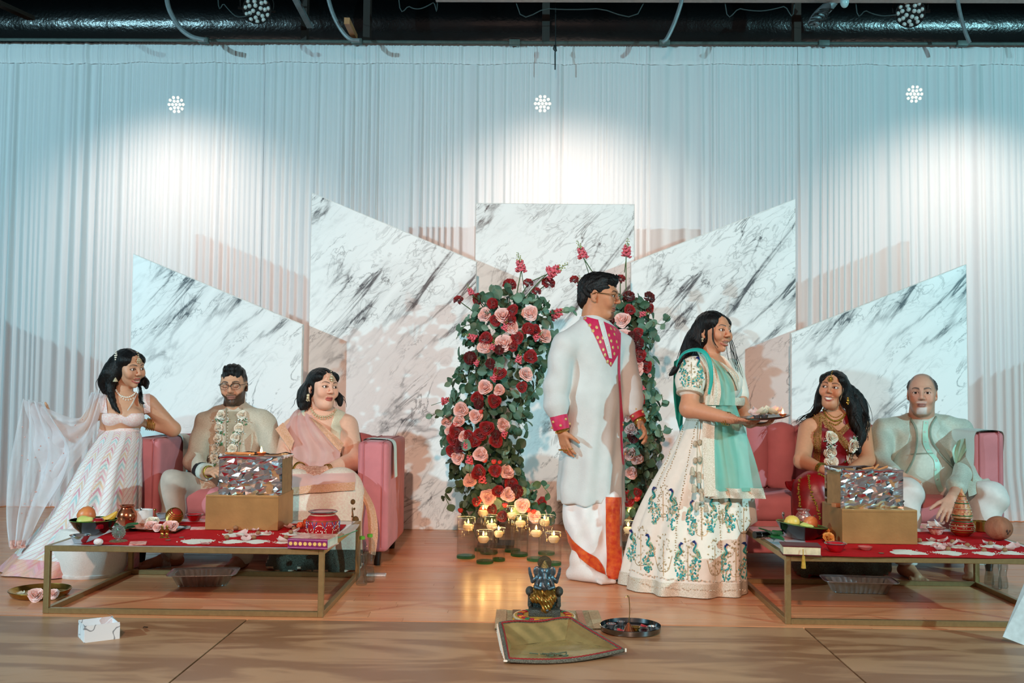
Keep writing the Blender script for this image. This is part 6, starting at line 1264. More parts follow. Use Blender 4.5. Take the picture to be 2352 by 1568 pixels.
    mb = MB(); mb.grid(sheet([(632,985,6.04),(668,1035,5.985)],[(650,970,6.06),(676,1012,5.99)],7,14,1,.003,6)); mb.build('sari_border',M_border,T,sharp=None)
    mb = MB(); mb.grid(sheet([(812,1115,5.80),(838,1160,5.74),(845,1215,5.72),(846,1270,5.72)],[(836,1118,5.84),(860,1165,5.76),(868,1220,5.73),(862,1275,5.72)],8,22,1,.012,7)); mb.build('sari_end',M_border,T,sharp=None)
    mb = MB()
    for x,y,r in ((798,1138,.022),(808,1152,.026),(812,1168,.014),(806,1185,.022),(816,1193,.026)): mb.ball(A(x,y,5.70),r*.8,12,9)
    mb.tube([A(800,1130,5.70),A(808,1160,5.69),A(812,1195,5.68)],.004,5); tag(mb.build('latkan_tassel',mat('bronze_tassel','#8a6234',.4,.5,var=.3,scale=140,bump=.6,bscale=260),T),kind='stuff')
    # jewellery
    mb = MB(); beads(mb,B,[(715,938),(722,950),(735,957),(750,957),(764,950),(773,940)],.0075,5,.002); beads(mb,B,[(718,948),(728,959),(742,963),(757,959),(768,950)],.006,6,.002); tag(mb.build('necklace',M_kundan,T),kind='stuff')
    mb = MB()
    for c in ((.088,.0,-.052),(.088,.0,-.066)): mb.ball(l(*c),(.011,.008,.011),9,7)
    for k in range(6): mb.ball(l(.088+.010*math.cos(k),.004,-.078-.004*(k % 2))+np.array([0,-.004,0]),.0045,6,4)
    tag(mb.build('earring',M_kundan,T),kind='stuff')
    mb = MB()
    for y_,z_,r_ in ((.098,.050,.010),(.102,.037,.006),(.1,.064,.006),(.095,.076,.004),(.088,.088,.004),(.078,.098,.004)): mb.ball(l(0,y_-.006,z_),r_,8,6)
    for a in np.linspace(0,5.5,8): mb.ball(l(.015*math.cos(a),.095,.048+.015*math.sin(a)),.005,6,4)
    tag(mb.build('forehead_pendant',M_kundan,T),kind='stuff')
    mb = MB(); bangles(mb,A(750,1082,5.865),A(764,1080,5.89),.040,3,.010,.0035); mb.build('bangles',M_goldj,T); mb = MB(); bangles(mb,A(688,1077,5.87),A(682,1074,5.89),.040,2,.010,.0035); mb.build('bangles',M_goldj,T)
woman_mother()
# ================================================================== WOMAN IN RED
M_maroon = mat('maroon_silk','#8a0f1c',.38,var=.12,scale=14,sheen=.2,bump=.05,bscale=160); M_redsat = mat('red_satin','#a30d17',.36,var=.25,scale=7,col2='#5d060d',bump=.1,bscale=30); M_gemb = mat('gold_embroidery','#c79a5a',.35,.4,var=.5,scale=200,col2='#7d1a1c',bump=.6,bscale=280)
def woman_bride():
    A = at; T = thing('person',(A(1910,1130,6.3)[0],6.2,0),'smiling woman in red dress and gold necklace seated, looking up to the left','person'); Fd = np.array([0,-1.,0]); sk = '#d2926f'
    H = Head(T,A(1914,893,6.26),yaw=-30,pitch=6,roll=-6,sc=1.03,skin=sk,lip='#b0504a',fem=True,fat=.1,smile=1,teeth=True,neck=A(1916,950,6.31),nr=.047,gaze=(.55,.12),liner=True)
    S = SDF(*bounds([A(1815,930,6.4),A(2015,1110,6.4),A(1900,1090,5.8)],.06),.005)
    S.cone(A(1916,946,6.31),A(1916,985,6.30),.05,.10,k=.04); S.cone(A(1862,978,6.3),A(1972,974,6.3),.05,k=.04); S.cone(A(1917,985,6.3),A(1917,1090,6.27),.125,.13,k=.05,q=.75,fwd=Fd)
    for x in (1890,1942): S.ell(A(x,1012,6.2),(.066,.06,.064),k=.05)
    wr = A(1888,1078,5.94); S.chain([A(1855,984,6.3),A(1842,1058,6.10),wr],[.056,.048,.030],k=.02); wl = A(1950,1082,5.94); S.chain([A(1980,980,6.3),A(1992,1058,6.12),wl],[.054,.046,.029],k=.02)
    h1 = add_hand(S,wr,A(1920,1092,5.87)-wr,(.2,.5,-.85),(.2,-.3,.9),curl=.35,size=.95); h2 = add_hand(S,wl,A(1925,1100,5.88)-wl,(-.2,.4,-.85),(-.3,-.3,.9),curl=.4,size=.92)
    V,F = skin_obj(T,S,sk,H,[(h1,.08,'#8a2c1a',.6),(h2,.08,'#8a2c1a',.6)]); B = Surf(V,F); l = lambda *a: H.w(np.array(a))
    hair(T,H,[((0,-.020,.036),(.081,.097,.080)),((0,-.05,-.03),(.080,.06,.085)),((.058,-.02,.0),(.028,.055,.06)),((-.060,-.02,.0),(.030,.055,.06)),((.045,.03,.05),(.035,.045,.035)),((-.048,.03,.05),(.036,.045,.035))],[((0,.094,-.038),(.065,.080,.112)),((.0,.102,.03),(.048,.062,.058))],
         [([l(.06,-.02,.02),l(.078,-.01,-.05),A(1880,930,6.26),A(1870,948,6.30),A(1852,958,6.32)],[.026,.026,.022,.016,.005]),([l(0,-.09,.0),A(1915,925,6.42),A(1900,960,6.42)],[.05,.06,.02]),([l(-.06,-.03,.02),l(-.086,-.03,-.06),A(1960,935,6.24),A(1965,970,6.20),A(1978,1000,6.17),A(1970,1030,6.15),A(1985,1055,6.13)],[.032,.040,.042,.036,.028,.018,.004]),([l(-.05,-.06,.02),A(1968,915,6.30),A(1982,945,6.28),A(1985,985,6.22)],[.04,.04,.032,.01])],7,fly=22)
    mb = MB(); strands(mb,[[l(-.062,.05,.05),l(-.068,.055,-.01),l(-.06,.05,-.07),A(1945,950,6.18)]],5,.0016,.003,.004,2); strands(mb,[[A(1870,945,6.28),A(1850,955,6.28),A(1832,968,6.28),A(1826,985,6.27)],[A(1975,945,6.25),A(1992,955,6.22),A(1994,980,6.2),A(1985,1010,6.18)]],10,.0016,.006,.012,3); tag(mb.build('loose_strands',M_hair,T,sharp=None),kind='stuff')
    S = SDF(*bounds([A(1835,945,6.45),A(2000,1110,6.45),A(1910,1000,6.0)],.05),.005); S.cone(A(1917,985,6.3),A(1917,1100,6.27),.132,.142,k=.05,q=.77,fwd=Fd); S.cone(A(1884,968,6.3),A(1950,968,6.3),.052,.052,k=.04)
    for x in (1890,1942): S.ell(A(x,1012,6.2),(.072,.066,.069),k=.05)
    S.cut(A(1856,1000,6.3),(-1,0,.10)); S.cut(A(1970,1000,6.3),(1,0,.10)); S.cone(A(1917,930,6.22),A(1918,990,6.13),.095,.028,k=.008,sub=True); S.cone(A(1916,930,6.31),A(1916,955,6.31),.075,.075,k=.01,sub=True); o,V,F = garment(T,'blouse',S,M_maroon); K = Surf(V,F)
    mb = MB(); patch(mb,K,rows_of([(1866,945),(1868,985),(1870,1030),(1870,1065)],[(1890,950),(1888,985),(1886,1030),(1884,1065)],30),6,.005); patch(mb,K,rows_of([(1882,955),(1900,985),(1925,1010),(1945,1040),(1950,1075)],[(1896,952),(1914,980),(1938,1003),(1958,1030),(1962,1070)],30),6,.006); patch(mb,K,rows_of([(1950,968),(1938,980),(1925,995)],[(1960,972),(1950,985),(1936,1000)],10),5,.0055); mb.build('gold_border',M_gemb,T,sharp=None)
    mb = MB()
    for pts in ([(1870,950),(1873,1000),(1874,1060)],[(1884,955),(1883,1000),(1880,1060)],[(1888,956),(1908,985),(1932,1008),(1953,1040),(1956,1072)]): beads(mb,K,pts,.0045,4.2,.005,jit=1.6)
    tag(mb.build('gold_beads',M_goldj,T),kind='stuff')
    S = SDF(*bounds([A(1800,1060,6.45),A(2030,1330,6.3),A(1830,1200,5.5),A(2010,1200,5.5)],.03),.009)
    S.chain([A(1890,1125,6.25),A(1868,1128,5.86),A(1880,1290,5.80)],[.14,.10,.14],k=.08); S.chain([A(1945,1125,6.25),A(1960,1130,5.84),A(1980,1292,5.78)],[.14,.11,.15],k=.08); S.cone(A(1870,1170,5.84),A(1960,1170,5.82),.09,k=.08); S.cut((0,0,.004),(0,0,-1))
    S.wave(lambda P: .012*np.sin(P[:,0]*48+P[:,2]*18+2*np.sin(P[:,2]*9))*np.clip((.52-P[:,2])/.25,.1,1)); o,V,F = garment(T,'skirt',S,M_redsat); D = Surf(V,F)
    mb = MB()
    for pts in ([(1838,1100),(1836,1130),(1840,1170)],[(1858,1092),(1862,1125),(1875,1160),(1885,1195)],[(1895,1105),(1905,1130),(1915,1145)],[(1880,1090),(1895,1098)]): beads(mb,D,pts,.0065,3.6,.002,jit=2)
    tag(mb.build('skirt_gold_trim',M_goldj,T),kind='stuff')
    mb = MB(); patch(mb,D,rows_of([(1800,1282),(1800,1340)],[(2080,1282),(2080,1340)],9),90,.006); mb.build('skirt_hem',M_darkseq,T) if mb.f else None
    mb = MB(); mb.grid(sheet([(1800,1108,5.96),(1806,1120,5.94),(1822,1132,5.9)],[(1835,1098,6.0),(1845,1108,5.96),(1850,1130,5.9)],10,8,2,.02,8)); mb.build('skirt_frill',M_redsat,T,sharp=None)
    mb = MB(); beads(mb,B,[(1892,942),(1898,955),(1910,965),(1922,967),(1935,960),(1943,948)],.007,4,.002); beads(mb,B,[(1890,938),(1900,948),(1912,957),(1924,958),(1936,950)],.004,4,.002); beads(mb,B,[(1906,970),(1920,976),(1932,968)],.006,5,.002); tag(mb.build('necklace',M_goldj,T),kind='stuff')
    mb = MB(); p = l(-.086,.0,-.045)
    for c,r in (((0,0,0),.008),((0,0,-.015),.011),((.006,0,-.028),.006),((-.006,0,-.028),.006),((0,0,-.036),.006)): mb.ball(p+np.array(c)+np.array([.002,-.012,0]),r,8,6)
    tag(mb.build('earring',M_goldj,T),kind='stuff')
    mb = MB()
    for y_,z_,r_ in ((.098,.050,.010),(.102,.036,.006),(.1,.064,.006),(.095,.076,.004),(.088,.088,.004),(.078,.098,.004)): mb.ball(l(0,y_-.006,z_),r_,8,6)
    for a in np.linspace(0,5.5,8): mb.ball(l(.014*math.cos(a),.095,.048+.014*math.sin(a)),.0048,6,4)
    tag(mb.build('forehead_pendant',M_goldj,T),kind='stuff')
    mb = MB(); bangles(mb,A(1884,1077,5.955),A(1892,1080,5.93),.038,3,.010,.0045); mb.build('bangles',M_goldj,T)
    rose_garland([(1908,1005),(1906,1034),(1910,1062)],K,'white rose garland strand on the woman in red nearest the peacock skirt',r=.034,seed=3)
    rose_garland([(1966,995),(1960,1022),(1955,1050)],K,'white rose garland strand on the woman in red nearest the grey haired man',r=.034,seed=4)
woman_bride()
# ================================================================== GREY HAIRED MAN IN MINT JACKET
M_sage2 = mat('sage_silk_jacket','#bcc6b8',.5,.05,var=.12,scale=90,bump=.12,bscale=420,stretch=(1,1,3),sheen=.2); M_vest = mat('pale_sage_waistcoat','#c3cabd',.6,var=.06,scale=60,bump=.08,bscale=300); M_wtr = mat('white_trousers','#ddd6d0',.75,var=.05,scale=30,bump=.08,bscale=300); M_lap = mat('jacket_piping','#8f9c8c',.6); M_mintsat = mat('mint_satin','#a9d8c4',.4,var=.1,scale=12,sheen=.2)
def man_father():
    A = at; T = thing('person',(A(2120,1130,6.3)[0],6.2,0),'grey haired man with white goatee in pale sage jacket seated on the sofa','person'); Fd = np.array([0,-1.,0]); sk = '#cc9a82'
    scalp = lambda x,y,z: (np.clip((z-.010)/.02,0,1)*np.clip((.052-y-.25*np.clip(z-.05,0,1))/.02,0,1)*np.where(z > .07,.35+.5*(np.abs(x) > .04),.85),lin('#6b6462'))
    H = Head(T,A(2118,902,6.26),yaw=-23,pitch=-1,sc=1.10,skin=sk,lip='#a06a62',brow='#3a2a24',fat=.7,beard=('#cfc8c4','goatee'),neck=A(2116,962,6.32),nr=.064,paint=scalp)
    S = SDF(*bounds([A(2000,945,6.4),A(2240,1190,6.4),A(2060,1120,5.6),A(2200,1190,5.6)],.06),.005)
    S.cone(A(2116,958,6.32),A(2116,1000,6.32),.066,.1,k=.04); S.cone(A(2050,996,6.32),A(2185,992,6.32),.042,k=.04)
    wr = A(2062,1090,5.92); S.chain([A(2030,995,6.3),A(2018,1062,6.15),wr],[.042,.038,.031],k=.02); wl = A(2186,1145,5.72); S.chain([A(2205,990,6.3),A(2222,1070,6.02),wl],[.042,.038,.031],k=.02)
    add_hand(S,wr,A(2092,1104,5.84)-wr,(.1,.2,-.95),(.3,.6,.2),curl=.3,size=1.03); add_hand(S,wl,A(2176,1172,5.66)-wl,(.3,.7,-.3),(-.9,-.2,.0),curl=.30,size=1.06,spread=.25)
    skin_obj(T,S,sk,H)
    V,F = H.cap([((0,-.026,.026),(.0775,.088,.076)),((.055,-.01,.03),(.022,.045,.035)),((-.055,-.01,.03),(.022,.045,.035))],[((0,.10,-.03),(.15,.10,.10)),((0,.05,.11),(.055,.11,.06)),((0,-.03,-.11),(.14,.13,.09)),((.084,-.01,-.012),(.022,.026,.034)),((-.084,-.01,-.012),(.022,.026,.034))],lambda P: .0012*np.sin(P[:,0]*400+P[:,2]*300)); mb = MB(); mb.add(H.w(V),F.tolist()); mb.build('hair',mat('grey_hair','#56504e',.7,var=.3,scale=260,bump=.5,bscale=300,stretch=(1,1,.3)),T,sharp=None)
    # waistcoat then open jacket
    S = SDF(*bounds([A(2000,940,6.5),A(2250,1160,6.5),A(2100,1100,5.8)],.05),.006)
    S.cone(A(2118,1010,6.32),A(2118,1100,6.25),.150,.190,k=.06,q=.82,fwd=Fd); S.ell(A(2118,1075,6.17),(.17,.15,.15),k=.06); S.cone(A(2116,952,6.32),A(2116,985,6.32),.076,.11,k=.03); S.cone(A(2116,930,6.3),A(2115,950,6.30),.072,.070,k=.006,sub=True)
    S.cut(A(2118,1140,6.0),(0,0,-1)); o,V,F = garment(T,'waistcoat',S,M_vest); K = Surf(V,F)
    mb = MB()
    for x,y in ((2127,972),(2124,992),(2126,1016),(2132,1034),(2150,1058),(2148,1078),(2152,1100)):
        h = K.hit(x,y)
        if h: mb.ball(h[0]+h[1]*.002,(.009,.009,.004),10,6,facing(h[1]))
    tag(mb.build('waistcoat_buttons',M_sage2,T),kind='stuff')
    mb = MB(); patch(mb,K,rows_of([(2122,962),(2119,990),(2120,1020),(2130,1040),(2145,1060),(2146,1100),(2155,1128)],[(2132,962),(2131,990),(2133,1020),(2142,1040),(2157,1060),(2158,1100),(2168,1128)],34),4,.004); mb.build('button_placket',M_mintsat,T)
    for s_,nm in ((-1,'jacket_right'),(1,'jacket_left')):
        S = SDF(*bounds([A(1985,940,6.55),A(2260,1175,6.55),A(2100,1150,5.62)],.05),.0065); sx = 2118
        S.cone(A(sx+s_*26,1022,6.32),A(sx+s_*36,1120,6.26),.150,.180,k=.06,q=.85,fwd=Fd); S.cone(A(sx+s_*14,968,6.33),A(sx+s_*88,984,6.31),.060,.062,k=.05)
        if s_ < 0: S.chain([A(2028,992,6.31),A(2022,1062,6.15),A(2050,1086,5.99)],[.070,.060,.052],k=.03); S.cone(A(2040,1110,6.2),A(2060,1135,6.02),.10,.085,k=.05)
        else: S.chain([A(2208,988,6.31),A(2222,1068,6.04),A(2196,1118,5.82)],[.070,.060,.054],k=.03); S.cone(A(2200,1105,6.2),A(2232,1120,6.0),.10,.085,k=.05)
        S.cone(A(2116,925,6.29),A(2115,955,6.29),.082,.078,k=.006,sub=True)
        e = A(2108 if s_ < 0 else 2150,1000,6.1); tilt = (-.30 if s_ < 0 else -.12); S.cut(e,(-s_*1.0,.0,tilt if s_ < 0 else tilt*-1*2.2))
        S.cut(A(2118,1152,6.0),(0,0,-1)); S.wave(lambda P: .004*np.sin(P[:,2]*38+P[:,0]*30)+.003*np.sin(P[:,0]*55)); o,V,F = garment(T,nm,S,M_sage2); K.add(V,F)
    mb = MB(); stroke(mb,K,[(2090,958),(2104,985),(2106,1020),(2098,1055),(2078,1092)],.007,.003); mb.build('lapel_edge',M_lap,T); mb = MB(); stroke(mb,K,[(2148,958),(2136,985),(2140,1015),(2160,1045),(2186,1072)],.007,.003); mb.build('lapel_edge',M_lap,T); mb = MB(); stroke(mb,K,[(2092,1044),(2120,1042),(2142,1042)],.004,.003); mb.build('waistcoat_flap',M_lap,T)
    mb = MB(); mb.grid(sheet([(2198,1012,6.02),(2186,1035,5.98),(2192,1062,5.98)],[(2226,1002,6.05),(2218,1030,6.02),(2200,1065,6.0)],10,12,2,.012,3)); mb.build('pocket_square',M_mintsat,T,sharp=None)
    mb = MB(); mb.grid(sheet([(2225,1085,6.0),(2222,1115,5.86),(2225,1140,5.80)],[(2262,1092,6.0),(2276,1108,5.90),(2265,1125,5.86)],12,12,1,.01,3)); mb.build('jacket_skirt',M_sage2,T,sharp=None)
    S = SDF(*bounds([A(2040,1090,6.4),A(2320,1320,6.3),A(2060,1200,5.5),A(2310,1200,5.5)],.04),.008)
    S.chain([A(2085,1135,6.25),A(2082,1132,5.82),A(2080,1285,5.80)],[.12,.085,.066],k=.04); S.chain([A(2170,1135,6.25),A(2275,1142,5.86),A(2235,1285,5.84)],[.12,.090,.068],k=.04); S.cone(A(2085,1130,6.28),A(2175,1130,6.28),.12,k=.05); S.wave(lambda P: .005*np.sin(P[:,2]*42+P[:,0]*30)); S.cut((0,0,.07),(0,0,-1)); garment(T,'trousers',S,M_wtr)
    for (x,y,Y,d) in ((2080,1270,5.80,(.05,-1)),(2232,1270,5.84,(-.5,-1))):
        a = A(x,y,Y); S = SDF(*bounds([a+np.array([0,0,.05]),(a[0],a[1],0)],.25),.005); S.cone(a,(a[0],a[1],.085),.044,.038); add_foot(S,np.array([a[0],a[1],.085]),d,1.08); S.cut((0,0,.001),(0,0,-1)); V,F = S.mesh(); raw_obj('foot',relax(V,F),F,M_skin,T,np.tile(lin('#c08a68'),(len(V),1)))
man_father()
# ================================================================== THINGS ON THE TABLES
M_copper = mat('polished_copper','#c4714e',.2,.9,var=.08,scale=40); M_brass = mat('brass','#b58d45',.22,.9,var=.1,scale=60); M_goldbox = mat('gold_painted_box','#b98a55',.42,.45,var=.12,scale=9,bump=.06,bscale=90)
M_bowlout = mat('black_lacquer','#140d0d',.18,coat=.6); M_bowlin = mat('lime_lacquer','#6fae34',.25,coat=.5); M_steel = M_silver; M_rsteel = mat('red_enamel','#b81822',.3,coat=.4); M_petal = mat('pale_pink_petal','#f2cfc8',.7,var=.06,scale=60,transl=.3); M_wpetal = mat('cream_petal','#f3e8cf',.7,var=.05,scale=60,transl=.3); M_rice = mat('rice_grain','#f1eadb',.8,var=.06,scale=300,bump=.6,bscale=400); M_nut = mat('betel_nut','#a8744f',.6,var=.25,scale=150,bump=.4,bscale=200); M_leafg = mat('betel_leaf','#2f7040',.4,var=.2,scale=40)
M_white = mat('white_ceramic','#ebe7e3',.2,coat=.4); M_clay = mat('clay_lamp','#b5532f',.7)
def foil_mat():
    m = bpy.data.materials.new('crumpled_foil'); m.use_nodes = True; t = m.node_tree; b = t.nodes['Principled BSDF']; b.inputs['Base Color'].default_value = (.82,.83,.85,1); b.inputs['Metallic'].default_value = 1; b.inputs['Roughness'].default_value = .16
    tc = nd(t,'ShaderNodeTexCoord'); v = nd(t,'ShaderNodeTexVoronoi',feature='F1'); v.inputs['Scale'].default_value = 26; nz = nd(t,'ShaderNodeTexNoise'); nz.inputs['Scale'].default_value = 18; t.links.new(tc.outputs['Object'],nz.inputs[0]); ad = nd(t,'ShaderNodeVectorMath',operation='MULTIPLY_ADD'); ad.inputs[1].default_value = (.05,.05,.05); t.links.new(nz.outputs['Color'],ad.inputs[0]); t.links.new(tc.outputs['Object'],ad.inputs[2]); t.links.new(ad.outputs[0],v.inputs[0])
    bp = nd(t,'ShaderNodeBump'); bp.inputs['Strength'].default_value = .12; bp.inputs['Distance'].default_value = .006; t.links.new(v.outputs['Distance'],bp.inputs['Height']); t.links.new(bp.outputs[0],b.inputs['Normal']); MATS['foil'] = m; return m
M_foil = foil_mat()
def S1(name,mb,m,label,cat,group=None,**k): return tag(mb.build(name,m,**k),label,cat,group)
def sz(x,y,dz=0): p = tp(x,y,dz); return p,p[1]/2300
def bowl_fruit(cx,cy_base,rpx,hpx,label,tilt=0.0):
    p,s = sz(cx,cy_base,.004); r = rpx*s; h = hpx*s; T = thing('fruit_bowl',p,label,'bowl','black and green fruit bowls')
    R = roty(tilt)
    def pu(mb): mb.v = [tuple(R@np.array(q)) for q in mb.v]; return mb
    mb = MB(); mb.lathe([(0,0),(r*.42,0),(r*.5,.004),(r*.8,h*.5),(r,h),(r*.985,h+.001)],n=36); pu(mb).build('outside',M_bowlout,T,local=True)
    mb = MB(); mb.lathe([(r*.995,h+.001),(r*.975,h+.002),(r*.78,h*.52),(r*.45,.012),(0,.010)],n=36); pu(mb).build('inside',M_bowlin,T,local=True)
    return T,p,r,h,R
def fruit(name,c,r,m,label,kind='round',rot=None):
    c = np.asarray(c,float); T = thing(name,c-np.array([0,0,r]),label,'fruit','fruit in the bowls'); R = np.eye(3) if rot is None else rot; mb = MB()
    if kind == 'pear': prof = [(0,-1),(.55,-.92),(.92,-.55),(1,-.1),(.82,.35),(.55,.75),(.38,1.15),(.2,1.35),(0,1.38)]
    elif kind == 'apple': prof = [(0,-.72),(.3,-.86),(.75,-.7),(1,-.1),(.95,.4),(.6,.82),(.25,.86),(0,.68)]
    elif kind == 'mango': prof = [(0,-1.0),(.5,-.88),(.9,-.4),(.98,.1),(.8,.6),(.45,.95),(0,1.08)]
    else: prof = [(math.sin(a),-math.cos(a)) for a in np.linspace(0,math.pi,11)]
    mb.lathe([(a*r,b*r) for a,b in prof],n=22,sy=.9 if kind == 'mango' else 1); mb.v = [tuple(R@np.array(q)+c) for q in mb.v]; mb.build('flesh',m,T)
    mb = MB(); top = R@np.array([0,0,prof[-1][1]*r]); mb.tube([c+top*.9,c+top*1.08+np.array([.002,0,.004])],.0022,5); mb.build('stem',M_stem,T); return T
M_mango = mat('orange_mango','#d98a4a',.4,var=.15,scale=12,col2='#c2553c'); M_pear = mat('green_pear','#b7bd5c',.45,var=.1,scale=14,col2='#d6cf7e'); M_apple = mat('red_apple','#9c1220',.22,var=.25,scale=16,coat=.4); M_ban = mat('yellow_banana','#e0ab35',.5,var=.1,scale=20); M_ylw = mat('yellow_mango','#d9c35a',.42,var=.12,scale=12,col2='#e3a94c')
T,p,r,h,R = bowl_fruit(214,1226,53,33,'black bowl with green inside heaped with fruit on the left table')
fruit('mango',p+np.array([-.035,-.005,h+.018]),.046,M_mango,'big orange mango in the left fruit bowl','mango',roty(.6)); fruit('pear',p+np.array([-.018,-.058,h-.006]),.036,M_pear,'green pear lying in the left fruit bowl','pear',roty(1.2)@rotx(.2)); fruit('apple',p+np.array([.048,-.055,h-.012]),.033,M_apple,'red apple in the left fruit bowl','apple')
B = thing('banana',p+np.array([.03,.0,h]),'yellow banana leaning out of the left fruit bowl','fruit','fruit in the bowls'); mb = MB(); mb.tube(smooth_path([p+np.array([.0,-.0,h-.012]),p+np.array([.05,.01,h-.006]),p+np.array([.085,.012,h+.012]),p+np.array([.112,.012,h+.040])],5),[.010,.014,.017,.018,.019,.019,.019,.018,.018,.017,.016,.015,.013,.010,.007,.005],8); mb.build('peel',M_ban,B); mb = MB(); mb.tube([p+np.array([.111,.012,h+.038]),p+np.array([.117,.012,h+.052])],.005,6); mb.build('stem',M_nut,B)
T,p,r,h,R = bowl_fruit(1838,1236,58,32,'tilted black bowl with green inside heaped with fruit on the right table',.12)
fruit('mango',p+np.array([-.045,-.01,h+.008]),.038,M_ylw,'greenish yellow mango at the left of the tilted bowl','mango',roty(1.2)); fruit('mango',p+np.array([.048,-.01,h+.004]),.038,M_mango,'orange mango at the right of the tilted bowl','mango',roty(.5)); fruit('pear',p+np.array([.01,-.058,h-.012]),.030,M_pear,'pale yellow pear at the front of the tilted bowl','pear',roty(1.4)); fruit('apple',p+np.array([-.028,-.065,h-.02]),.026,M_apple,'red apple low in the tilted bowl','apple')
def pot(name,x,ybase,prof,sc,label,cat,m,m2=None,band=()):
    p,s = sz(x,ybase,.004); T = thing(name,p,label,cat); mb = MB(); mb.lathe([(a*sc*s,b*sc*s) for a,b in prof],p,32); mb.build('body',m,T)
    for (rr,zz,mm,rad) in band: mb = MB(); mb.tube([p+np.array([rr*sc*s*math.cos(a),rr*sc*s*math.sin(a),zz*sc*s]) for a in np.linspace(0,2*math.pi,41)],rad,6,cap=False); mb.build('band',mm,T)
    return T,p,s*sc
lota = [(0,0),(.55,0),(.62,.05),(.95,.55),(1,.95),(.88,1.35),(.66,1.62),(.62,1.75),(.82,1.95),(.84,2.0),(.74,2.0),(.56,1.74),(.8,1.3),(.9,.9),(.5,.15),(0,.1)]
pot('copper_pot',291,1206,lota,23,'round copper pot behind the left fruit bowl','pot',M_copper)
pot('steel_pot',1845,1206,lota,18,'steel pot with red pattern behind the tilted bowl','pot',mat('red_silver_pattern','#cfc9c2',.25,.5,var=.4,scale=120,col2='#b52a22'))
cup = [(0,0),(.8,0),(.95,.1),(1,1.5),(.93,1.5),(.88,.2),(0,.12)]
T,p,s = pot('ceramic_bowl',328,1203,cup,22,'white ceramic bowl with spoon beside the copper pot','bowl',M_white); mb = MB(); mb.tube([p+np.array([.01,0,.02]),p+np.array([-.012,.0,.075])],.0035,6,flat=.5); mb.ball(p+np.array([-.013,0,.078]),(.006,.003,.01),8,6); mb.build('spoon',M_steel,T)
small = [(0,0),(.55,0),(.6,.04),(.85,.5),(1.0,.78),(1.08,.80),(1.06,.84),(.95,.80),(.78,.5),(.5,.1),(0,.09)]
pot('steel_bowl',184,1246,small,22,'small steel bowl at the left front of the left table','bowl',M_steel)
pot('red_steel_bowl',446,1196,small,19,'red steel bowl beside the gold box on the left table','bowl',M_rsteel,band=((1.05,.81,M_steel,.0022),))
pot('red_steel_bowl',372,1190,small,14,'tiny dark steel bowl behind the rose petals on the copper tray','bowl',M_steel)
pot('red_steel_bowl',1919,1266,small,23,'red steel bowl beside the book on the right table','bowl',M_rsteel,band=((1.05,.81,M_steel,.0025),))
pot('clay_saucer',1987,1262,[(0,0),(.6,0),(1,.45),(.95,.48),(.6,.12),(0,.1)],16,'small pink clay saucer in front of the right gold box','saucer',mat('pink_clay','#c4625a',.7))
pot('patterned_bowl',2150,1227,small,19,'small red patterned bowl left of the jewelled pot','bowl',mat('red_white_pattern','#b4262a',.4,var=.5,scale=70,col2='#f0ddd0'),band=((1.05,.81,M_steel,.0025),))
pot('gold_cup',2253,1220,[(0,0),(.8,0),(.95,.1),(1,1.3),(.94,1.3),(.85,.2),(0,.12)],18,'shiny gold cup behind the coconut','cup',M_brass)
# painted red pot with silver rim
T,p,s = pot('painted_pot',741,1226,[(0,0),(.78,0),(.86,.04),(1,.5),(1,.85),(.86,1.08),(.72,1.16),(.72,1.3),(.84,1.36),(.8,1.38),(.64,1.32),(.6,1.0),(0,.9)],38,'red painted pot with jewelled pattern and silver rim','pot',mat('painted_red','#b3121c',.45),band=((.9,.06,M_goldj,.002),(1.0,.86,M_goldj,.0018),(.74,1.18,M_kundan,.003),(.83,1.36,M_silver,.004)))
mb = MB(); mb.lathe([(.80*s,1.36*s),(.62*s,1.30*s),(0,1.26*s)],p,28); mb.build('lining',M_silver,T)
mb = MB(); pr = lambda a,z,e=1.01: p+np.array([e*s*math.sin(a),-e*s*math.cos(a),z*s])
for k in range(-1,2): mb.tube([pr(k*1.25+.42*math.cos(t),.12+.5*math.sin(t),.97+.035*math.sin(t)) for t in np.linspace(0,math.pi,12)],.0016,5)
mb.build('arch_trim',M_kundan,T); mb = MB()
for k in range(-2,3):
    for a,z in ((-.14,.82),(.14,.82),(0,.42)): pass
    mb.tube([pr(k*.62+.31-.16,.82),pr(k*.62+.31,.42),pr(k*.62+.31+.16,.82)],.0022,5)
mb.build('blue_trim',mat('blue_enamel','#2f66a8',.3),T); mb = MB()
for k in range(40): mb.ball(pr(rnd.uniform(-1.4,1.4),rnd.uniform(.15,.8)),.0022,6,4)
for k in range(7): mb.ball(pr(.18*math.cos(k),.22+.1*math.sin(k)),.003,6,4)
tag(mb.build('mirror_dots',M_pearl,T),kind='stuff')
